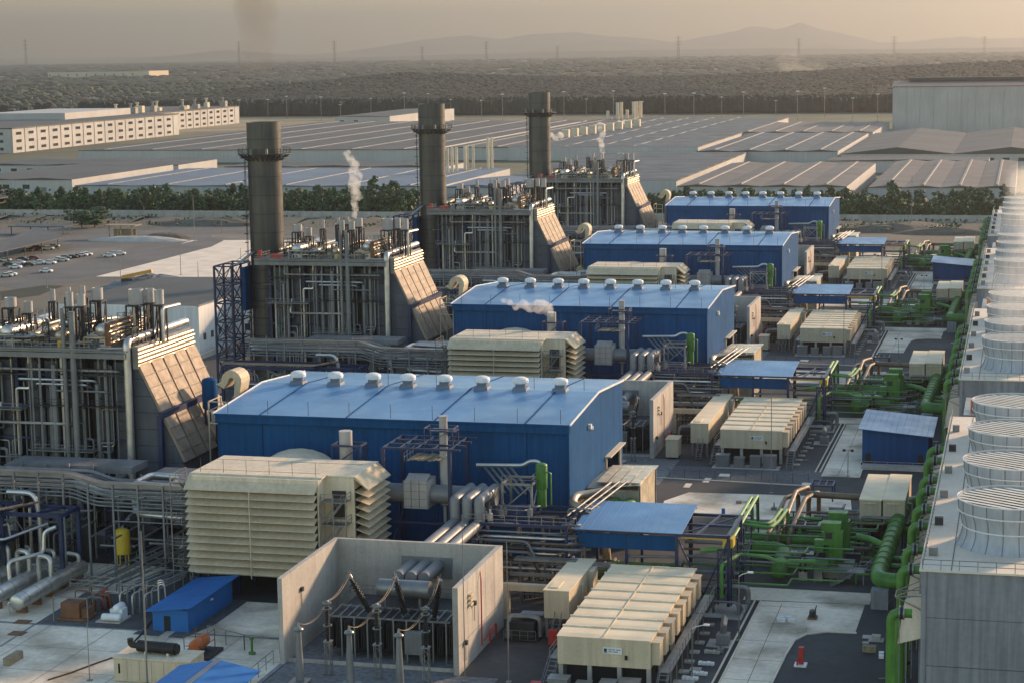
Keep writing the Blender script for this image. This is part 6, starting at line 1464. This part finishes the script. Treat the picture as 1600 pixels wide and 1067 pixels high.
p = G(394, 1022); mb = MB(); mb.tube([tuple(p), (p.x, p.y, 2)], .16, 8); mb.tube([(p.x - .4, p.y, .2), (p.x + .4, p.y, .2)], .22, 8); mb.tube([(p.x, p.y, 2), (p.x, p.y, 2.2)], .3, 10); part('post', mb, GREEN, gv)
for i, x in enumerate((-130.9, -135.4, -139.9)):
    d_ = thing('drum', ('nearest silver lagged drum lying on the paving', 'middle silver lagged drum lying on the paving', 'silver lagged drum cut by the frame edge')[i], 'vessel', (x, 244, 0)); d_['group'] = 'silver lagged drums'; y0 = 234.6 + i * 1.2
    mb = MB(); mb.dome(x, y0, 1.75, 1.12, 'y', -1, .35, 18, 19); part('shell', mb, SILV, d_)
    for k in range(5): part('saddle', MB().box(x - .8, y0 + 1 + k * 4, 0, x + .8, y0 + 1.5 + k * 4, 1), RUST, d_)
    mb = MB()
    for k in range(6): mb.tube([(x, y0 + 1.5 + k * 3.2, 1.75), (x, y0 + 1.58 + k * 3.2, 1.75)], 1.145, 18)
    part('band', mb, GALV, d_)
    mb = MB(); mb.tube(rnd([(x, y0 + 10 + i, 2.6), (x, y0 + 10 + i, 5.4), (x - 2.4, y0 + 11 + i, 5.4), (x - 2.4, y0 + 11 + i, 1.4)], .9, 4), .38, 10); part('bend_pipe', mb, SILV, d_); mb = MB(); mb.tube(rnd([(x + .2, y0 + 18, 2.6), (x + .2, y0 + 18, 3.8), (x - 1.8, y0 + 18.6, 3.8)], .6, 4), .3, 9); part('bend_pipe', mb, SILV, d_)
    mb = MB(); mb.tube(rnd([(x - .6, y0 - .2, 1.8), (x - 1.1, y0 - .3, 1.8), (x - 1.1, y0 - .3, .1)], .3), .12, 6); part('drain_pipe', mb, SILV, d_)
sk = thing('brown_skid', 'rusty brown box skid with a red motor on gravel by the drums', 'skid', (-121, 238, 0))
mb = MB(); mb.box(-124.4, 233.2, .1, -120.0, 236.6, .4); mb.box(-123.9, 233.6, .4, -121.2, 236.2, 2.4); mb.box(-121.1, 234, .4, -120.2, 236, 1.6); part('body', mb, RUST, sk)
mb = MB(); navy_frame(mb, -124.6, -119.6, 232.9, 243.5, 0, (3.4,), .14, False); mb.rail([(-124.6, 238, 3.4), (-119.6, 238, 3.4)], 1, 1.5, .08); part('frame', mb, GALV, sk)
mb = MB(); mb.lathe(-120.6, 240, [(.6, .1), (.6, 2.4), (.5, 2.7), (.1, 2.8)], 12); part('motor', mb, RED, sk)
for k in range(12):
    mb = MB(); x = -124 + rng.random() * 4; y = 236 + rng.random() * 7; z = rng.uniform(1, 3.4); mb.tube(rnd([(x, y, .2), (x, y, z), (x + 2, y, z), (x + 2, y + 1, .4)], .4), rng.choice((.1, .15)), 6); part('pipe', mb, (RUST, SILV, SILVD)[k % 3], sk)
gs = [(-126.5, 231.3), (-117.6, 230.8), (-114.0, 236.4), (-114.6, 247), (-127, 247)]
mb = MB(); mb.face([(x, y, .035) for x, y in gs]); struct('gravel_bed', mb, GRAVEL)
mb = MB(); mb.face([(-111.6, 229.5, .036), (-104.2, 229.0, .036), (-102.6, 236, .036), (-102.6, 247.5, .036), (-110.4, 247.5, .036)]); struct('gravel_bed', mb, GRAVEL)
wp = thing('white_pump', 'pale wrapped pump set on the gravel beside the brown skid', 'pump', (-116.6, 236.2, 0))
mb = MB(); mb.dome(-117.9, 234.0, .7, .5, 'x', -1, .5, 12, 2.4); mb.box(-117.4, 235.0, .05, -115.6, 236.6, 1.5); mb.dome(-116.5, 235.2, 1.5, .6, 'y', -1, .6, 12, 1.6); part('body', mb, WHITE, wp); mb = MB(); mb.box(-118.8, 233.4, .04, -115.2, 237, .2); part('base', mb, CONC, wp)
sd = thing('pipe_skid', 'galvanised pipe skid on slim posts above the gravel beside the blue hut', 'pipe skid', (-114, 242, 0))
mb = MB(); navy_frame(mb, -117.4, -111.6, 238, 246, 0, (4.2,), .12, False); part('frame', mb, GALV, sd)
for k in range(9):
    mb = MB(); x = -117 + k * .6; mb.tube(rnd([(x, 237.4 + (k % 3), .2), (x, 237.4 + (k % 3), 3 + (k % 3) * .6), (x + 1.5, 246, 3 + (k % 3) * .6)], .5), .14, 6); part('pipe', mb, (SILV, SILVD, GALV)[k % 3], sd)
mb = MB()
for k in range(3): mb.tube(rnd([(-112.6 + k * .5, 240 - k, .1), (-112.6 + k * .5, 240 - k, 4.4), (-111.8 + k * .5, 240.2 - k, 4.4), (-111.6 + k * .5, 240.2 - k, .6)], .4), .1, 6)
part('hose_post', mb, SILV, sd)
yt = thing('yellow_tank', 'upright yellow tank among the dark pipes behind the brown skid', 'tank', (-126.2, 257.6, 0))
mb = MB(); mb.lathe(-126.2, 257.6, [(1.15, 3.0), (1.15, 6.2), (.95, 6.5), (.4, 6.75), (.05, 6.8)], 18); part('tank', mb, YELL, yt); mb = MB()
for a in (0, 1.57, 3.14, 4.71): mb.bar((-126.2 + .9 * math.cos(a), 257.6 + .9 * math.sin(a), 0), (-126.2 + .9 * math.cos(a), 257.6 + .9 * math.sin(a), 3), .15)
part('leg', mb, YELL, yt)
ww = thing('steel_walkway', 'long dark steel walkway descending beside the yellow tank', 'walkway', (-121, 253, 0))
for k in range(3):
    mb = MB(); mb.stair((-127 + k * 2.4, 246, 1.2 + k * .2), (-119 + k * 2.2, 258, 4.4), 1.3, side=(1, -.5, 0)); part('flight', mb, SILVD, ww)
cb = thing('cable', 'black cable lying across the bare paving to the generator', 'cable', (-110, 214, 0))
mb = MB(); mb.tube([tuple(G(px, py) + Vector((0, 0, .1))) for px, py in ((75, 1063), (110, 1052), (150, 1037), (185, 1025), (205, 1008), (222, 990), (236, 972))], .12, 6); part('cable', mb, RUBBER, cb)
mb = MB(); mb.box(G(5, 1040).x, G(5, 1040).y, .03, G(5, 1040).x + .9, G(5, 1040).y + 3.5, 1.0); solo('timber_stack', mb, WOODB, 'small timber stack on the paving at the bottom left corner', 'timber')
for i, (a, b) in enumerate((((0, 972), (222, 985)), ((0, 1010), (55, 975)))):
    p, q = G(*a), G(*b); mb = MB(); mb.bar((p.x, p.y, .05), (q.x, q.y, .05), .35, .05); struct('drain', mb, CONCD)
for i, (px, py) in enumerate(((35, 972), (27, 990))):
    p = G(px, py); mb = MB(); mb.box(p.x - 1, p.y - .8, .04, p.x + 1, p.y + .9, .14); solo('drain_cover', mb, RUST, ('upper', 'lower')[i] + ' rusty drain cover on the paving at the left', 'drain cover')
fn = thing('mesh_fence', 'low galvanised mesh fence along the gravel left of the insulators', 'fence', (-90, 210, 0))
mb = MB(); mb.rail([(-88.6, 196, 0), (-88.6, 221, 0)], 1.9, 2.4, .07)
part('post', mb, GALV, fn)
# ---- long grey shed behind the front boiler
ls = thing('workshop', 'long pale grey workshop with a row of small dark windows behind the front boiler', 'workshop', (-160, 350, 0))
WSW = mat('white render', (.74, .73, .71), .8, 0, .06, .1, .1)
mb = MB(); mb.box(-240, 456, 0, -200, 456.3, 12); part('wall', mb, WSW, ls); mb = MB(); mb.box(-200, 456, 0, -199.7, 477, 12); part('wall', mb, WSW, ls)
mb = MB(); mb.box(-199.69, 477, 0, -172, 477.3, 12); part('wall', mb, WSW, ls); mb = MB(); mb.box(-172, 477, 0, -171.7, 520, 12); part('wall', mb, WSW, ls)
mb = MB(); mb.box(-240, 456.4, 11.3, -200.1, 520, 11.5); mb.box(-200.05, 477.4, 11.3, -172.1, 520, 11.5); part('roof', mb, ROOFG, ls)
mb = MB(); mb.bar((-199.8, 455.9, 12.1), (-199.8, 477, 12.1), .5, .3); mb.bar((-199.8, 477.1, 12.12), (-171.6, 477.1, 12.12), .5, .3); part('parapet', mb, GALV, ls)
for k in range(4):
    mb = MB(); y = 458.5 + k * 4.8; mb.box(-199.69, y, 3.2, -199.6, y + 1.5, 4.9); part('window', mb, GLASS, ls)
for k in range(4):
    mb = MB(); x = -196 + k * 6; mb.box(x, 476.9, 3.2, x + 1.5, 476.99, 4.9); part('window', mb, GLASS, ls)
mb = MB(); mb.box(-196.5, 440, 0, -196, 470, 1.3); solo('low_wall', mb, CONC, 'low concrete wall along the foot of the pale grey workshop', 'wall')
# ---- car park
CARM = [WHITE, mat('car silver', (.45, .46, .47), .3, .5, .03), mat('car dark', (.03, .033, .04), .3, .2, .03), mat('car maroon', (.16, .04, .035), .35, .1, .03), mat('car grey', (.16, .17, .18), .32, .3, .03)]
def car(x, y, a, mt, lab):
    t = thing('parked_car', lab, 'car', (0, 0, 0), 'cars parked in the yard')
    prof = [(-2.25, .35), (-2.3, .75), (-2.1, .95), (-1.55, 1.0), (-.95, 1.45), (.65, 1.47), (1.35, 1.02), (2.1, .88), (2.28, .6), (2.25, .35)]
    mb = MB(); mb.prism([(px_, -.88, pz) for px_, pz in prof], (0, 1.76, 0)); part('body', mb, mt, t)
    mb = MB()
    for yy in (-.89, .875): mb.prism([(-1.4, yy, 1.03), (-.88, yy, 1.4), (.6, yy, 1.42), (1.15, yy, 1.05)], (0, .015, 0))
    mb.prism([(.72, -.78, 1.47), (1.36, -.78, 1.06), (1.4, -.78, 1.09), (.74, -.78, 1.5)], (0, 1.56, 0)); mb.prism([(-1.0, -.78, 1.45), (-1.55, -.78, 1.04), (-1.6, -.78, 1.07), (-1.02, -.78, 1.48)], (0, 1.56, 0)); part('window', mb, GLASS, t)
    for wx in (-1.4, 1.4):
        for wy in (-.92, .74): mb = MB(); mb.tube([(wx, wy, .34), (wx, wy + .18, .34)], .34, 10); part('wheel', mb, RUBBER, t)
    for wy in (-.6, .6): mb = MB(); mb.box(2.2, wy - .2, .62, 2.29, wy + .2, .76); part('headlight', mb, WHITE, t)
    t.location = (x, y, 0); t.rotation_euler = (0, 0, a); return t
protos = {}
names = ['white', 'silver', 'dark', 'maroon', 'grey']
cars = [(16, 428, 0), (14, 413, 2), (24, 417, 0), (8, 406, 1), (35, 405, 2), (45, 413, 2), (30, 410, 0), (52, 403, 3), (62, 410, 0), (78, 410, 0), (72, 423, 0), (92, 405, 0), (102, 402, 4), (112, 401, 2), (98, 406, 1), (118, 400, 3), (128, 398, 0), (135, 397, 0), (171, 399, 0), (187, 396, 0), (177, 396, 1), (65, 388, 2), (75, 388, 0), (42, 391, 2), (10, 430, 1), (56, 387, 3), (84, 384, 1)]
for i, (px, py, c) in enumerate(cars):
    p = G(px, py, .7); a = R(rng.choice((8, 12, 15, 188)) + rng.uniform(-4, 4))
    if c not in protos:
        protos[c] = car(p.x, p.y, a, CARM[c], '')
        o = protos[c]
    else: o = dup(protos[c], (0, 0, 0)); o.location = (p.x, p.y, 0); o.rotation_euler = (0, 0, a)
    o['label'] = '%s parked car in the open yard at the left' % names[c]
    if (px, py) == (72, 423): o['label'] = 'white car standing alone in the lane nearest the camera'
    if px in (171,): o['label'] = 'white car parked at the edge of the lane by the concrete slab'
cp = thing('car_shelter', 'long sloping grey car shelter roof at the left edge', 'car shelter', (-378, 690, 0))
c4 = [G(0, 395, 4), G(105, 371, 4), G(58, 356, 5), G(0, 379, 5)]
mb = MB(); mb.prism([tuple(v) for v in c4], (0, 0, .25)); part('roof', mb, ROOFG, cp)
mb = MB()
for t_ in (.1, .35, .6, .85):
    for a, b in ((c4[0], c4[1]), (c4[3], c4[2])): v = a.lerp(b, t_); mb.bar((v.x, v.y, 0), (v.x, v.y, 4), .3)
part('post', mb, DARK, cp)
c5 = thing('car_shelter', 'flat dark shelter behind the sloping car shelter', 'car shelter', (-400, 740, 0)); p = G(70, 353, 3.5)
mb = MB(); mb.box(p.x - 14, p.y - 6, 3.4, p.x + 12, p.y + 8, 3.7); part('roof', mb, DARK, c5); mb = MB()
for dx in (-13, -4, 4, 11): mb.bar((p.x + dx, p.y - 5, 0), (p.x + dx, p.y - 5, 3.4), .3)
part('post', mb, DARK, c5)
c6 = thing('shelter', 'small open timber shelter on the soil yard', 'shelter', (0, 0, 0)); p = G(192, 372, 0); c6.location = p; BASE[c6.name] = tuple(p)
mb = MB(); mb.box(p.x - 7, p.y - 3, 5, p.x + 7, p.y + 4, 5.4); part('roof', mb, WOODB, c6); mb = MB()
for dx in (-5, 0, 5): mb.bar((p.x + dx, p.y - 2, 0), (p.x + dx, p.y - 2, 5), .35)
mb.box(p.x - 5, p.y + 2, 0, p.x + 5, p.y + 2.3, 3.5); part('post', mb, WOODB, c6)
for i, (px, py) in enumerate(((115, 352), (135, 350), (152, 349), (128, 356), (148, 356))):
    p = G(px, py, 0); k = rng.randrange(7); o = dup(TREES[k], (0, 0, 0)); o.location = p; o.scale = (1.5, 1.5, .62); o['label'] = 'low spreading tree of the clump on the soil yard'; o['group'] = 'tree clump on the soil yard'
def heap(lab, px, py, rx, ry_, h, mt, seed, cat='heap'):
    p = G(px, py, 0); mb = MB(); n = 18; r0 = random.Random(seed); rows = [(1, 0), (.75, .45), (.45, .8), (.15, 1)]
    for (a, b), (c_, d_) in zip(rows, rows[1:]):
        for k in range(n):
            def v(f, hh, kk): t = 2 * math.pi * kk / n; w = 1 + .18 * mnoise.noise(Vector((math.cos(t) * 2 + seed, math.sin(t) * 2, f * 3))); return (p.x + rx * f * w * math.cos(t), p.y + ry_ * f * w * math.sin(t), h * hh * w)
            mb.face([v(a, b, k), v(a, b, k + 1), v(c_, d_, k + 1), v(c_, d_, k)])
    mb.face([v(.15, 1, k) for k in range(n)]); return solo('soil_heap', mb, mt, lab, cat, kind=None)
heap('dark gravel heap on the bare yard behind the front boiler', 243, 447, 17, 12, 3.6, GRAVL, 1)
heap('long low gravel heap beside the dark gravel heap', 205, 455, 14, 7, 1.6, GRAVL, 2)
heap('reddish soil heap beside the concrete slab', 300, 450, 20, 14, 2.2, mat('red soil', (.25, .15, .09), .95, 0, .3, .3, 0, .5, 2), 3)
heap('brown soil heap along the perimeter wall on the left', 330, 352, 30, 8, 3.0, DIRT, 4)
heap('pale rubble heap in front of the soil bank', 215, 376, 22, 7, 1.8, CONC, 5)
heap('rubble heap by the small timber shelter', 260, 372, 12, 6, 2.0, DIRT, 6)
heap('soil heap before the perimeter wall beyond the rear module', 1390, 362, 26, 7, 2.8, DIRT, 7)
heap('soil heap with scrub before the wall near the cooling tower end', 1480, 366, 22, 6, 2.4, DIRT, 8)
mb = MB(); r_ = random.Random(9)
for i in range(2600):
    c = Vector((r_.choice((r_.uniform(-80, 10), r_.uniform(-470, -255))), r_.uniform(792, 838), r_.uniform(0, .9) + 1)); s_ = r_.uniform(.4, .9); n = Vector((r_.gauss(0, 1), r_.gauss(0, 1), r_.gauss(0, 1))).normalized(); a = n.orthogonal().normalized(); b = n.cross(a)
    if mnoise.noise(Vector((c.x * .06, c.y * .06, 3))) < .05: continue
    mb.face([c - a * s_, c - b * s_ * .7, c + a * s_, c + b * s_ * .7])
solo('weeds', mb, LEAF, 'patchy weeds on the soil bank below the perimeter wall', 'weeds', (0, 0, 0), kind='stuff')
sc = thing('crane', 'small orange crane boom lying beyond the front boiler', 'crane', tuple(G(214, 450))); p = G(214, 450)
mb = MB(); mb.bar((p.x - 5, p.y, 3.4), (p.x + 5, p.y + 1, 5.4), 1.0, 1.1); part('boom', mb, mat('crane orange', (.6, .3, .04), .5, 0, .1), sc); mb = MB(); mb.box(p.x - 5, p.y - 1, 0, p.x - 1, p.y + 1.4, 3.0); part('cab', mb, DARK, sc)
# ---- steam and dust
def vol_mat(name, dens, col, scale, cut, aniso=.3):
    mt = bpy.data.materials.new(name); mt.use_nodes = True; t = mt.node_tree; t.nodes.clear(); N = t.nodes.new
    out = N('ShaderNodeOutputMaterial'); v = N('ShaderNodeVolumePrincipled'); v.inputs['Color'].default_value = (*col, 1); v.inputs['Anisotropy'].default_value = aniso
    tc = N('ShaderNodeTexCoord'); n = N('ShaderNodeTexNoise'); n.inputs['Scale'].default_value = scale; n.inputs['Detail'].default_value = 4; t.links.new(tc.outputs['Object'], n.inputs['Vector'])
    mr = N('ShaderNodeMapRange'); mr.inputs[1].default_value = cut; mr.inputs[2].default_value = cut + .2; mr.inputs[3].default_value = 0; mr.inputs[4].default_value = dens; t.links.new(n.outputs[0], mr.inputs[0]); t.links.new(mr.outputs[0], v.inputs['Density']); t.links.new(v.outputs[0], out.inputs['Volume']); return mt
def puff(name, lab, pts, mt, seed, cat='steam'):
    """a column of overlapping lumps merged to one closed skin"""
    me = bpy.data.metaballs.new(name); me.resolution = max(.35, pts[0][1] * .3); ob = bpy.data.objects.new(name + '_source', me); link(ob); r = random.Random(seed)
    for p, rad in pts:
        for k in range(3):
            e = me.elements.new(); e.co = Vector(p) + Vector((r.uniform(-1, 1), r.uniform(-1, 1), r.uniform(-1, 1))) * rad * .55 * (k > 0); e.radius = rad * (1.45 if k == 0 else r.uniform(.8, 1.1))
    bpy.context.view_layer.update(); dg = bpy.context.evaluated_depsgraph_get(); m2 = bpy.data.meshes.new_from_object(ob.evaluated_get(dg)); bpy.data.objects.remove(ob)
    m2.materials.clear(); m2.materials.append(mt); o = link(bpy.data.objects.new(name, m2)); o['label'] = lab; o['category'] = cat; o['kind'] = 'stuff'; return o
STM = vol_mat('steam', .5, (.97, .95, .93), .8, .39)
def plume(px_pts, Yv): return [(PY(px, py, Yv), r) for px, py, r in px_pts]
SU2 = S[1] + 288
puff('steam', 'white steam column rising from a silencer on the second boiler', plume([(554, 336, .8), (555, 326, .95), (554, 316, 1.1), (556, 305, 1.4), (552, 296, 1.5), (553, 286, 1.6), (557, 277, 1.5), (551, 268, 1.3), (554, 258, 1.2), (547, 248, 1.2), (542, 240, .9)], SU2), STM, 1)
puff('steam', 'white steam drifting before the second blue hall', plume([(862, 492, .7), (857, 485, 1.3), (849, 480, 1.6), (840, 478, 1.5), (828, 481, 1.3), (818, 476, 1.2), (806, 480, 1.0), (796, 473, .8), (787, 470, .7)], S[1] + 266), STM, 2)
puff('steam', 'small steam puff on the rear boiler roof', plume([(941, 236, 1.1), (940, 228, 1.3), (938, 219, 1.4), (941, 210, 1.3), (937, 201, 1.0)], S[3] + 288), STM, 3)
puff('steam', 'low steam puff beside the third chimney', plume([(868, 216, 2.0), (876, 212, 2.4), (862, 211, 1.7)], 1240), vol_mat('far steam', .5, (.95, .93, .9), .3, .36), 4)
puff('steam', 'low steam drifting by the slim cream chimneys', plume([(930, 200, 3.2), (938, 197, 3.6), (944, 198, 2.6), (968, 194, 3), (976, 192, 3)], 1650), MATS.get('far steam') or vol_mat('far steam', .4, (.95, .93, .9), .2, .36), 5)
SMK = vol_mat('dust smoke', .006, (.9, .84, .74), .022, .42)
puff('smoke', 'pale field smoke drifting over the far wood', plume([(1284, 119, 12), (1270, 114, 24), (1254, 109, 30), (1236, 108, 34), (1216, 112, 30), (1200, 118, 26)], 4000), SMK, 6, 'smoke')
BRN = mat('x', (.5, .5, .5)) if False else None
SMK3 = vol_mat('brown flue smoke', .045, (.26, .22, .17), .1, .3)
puff('smoke', 'faint brown flue smoke rising above the second chimney', plume([(407, 104, 2.6), (403, 90, 3.9), (401, 68, 4.2), (400, 44, 4.5), (399, 20, 4.8), (398, -6, 5), (397, -34, 5)], S[1] + 290), SMK3, 8, 'smoke')
VAP = vol_mat('tower vapour', .011, (.95, .92, .89), .09, .28)
for u, n in ((1, 'second'), (2, 'third'), (3, 'rear')):
    r_ = random.Random(u); puff('steam', 'thin warm vapour hanging over the fan stacks of the %s cooling tower block' % n, [((r_.uniform(-2, 8), S[u] + 228 + k * 10, 25 + r_.uniform(0, 5)), r_.uniform(5, 7.5)) for k in range(9)], VAP, 20 + u)
# ---- air
hz = bpy.data.materials.new('air'); hz.use_nodes = True; t = hz.node_tree; t.nodes.clear()
o_ = t.nodes.new('ShaderNodeOutputMaterial'); v_ = t.nodes.new('ShaderNodeVolumePrincipled'); v_.inputs['Color'].default_value = (.43, .42, .43, 1); v_.inputs['Density'].default_value = HAZE; v_.inputs['Anisotropy'].default_value = .74
t.links.new(v_.outputs[0], o_.inputs['Volume'])
mb = MB(); mb.box(-35900, -440, -1.2, 21900, 43900, 900)
h_ = solo('haze', mb, hz, None, None, (0, 0, -1)); h_['kind'] = 'stuff'
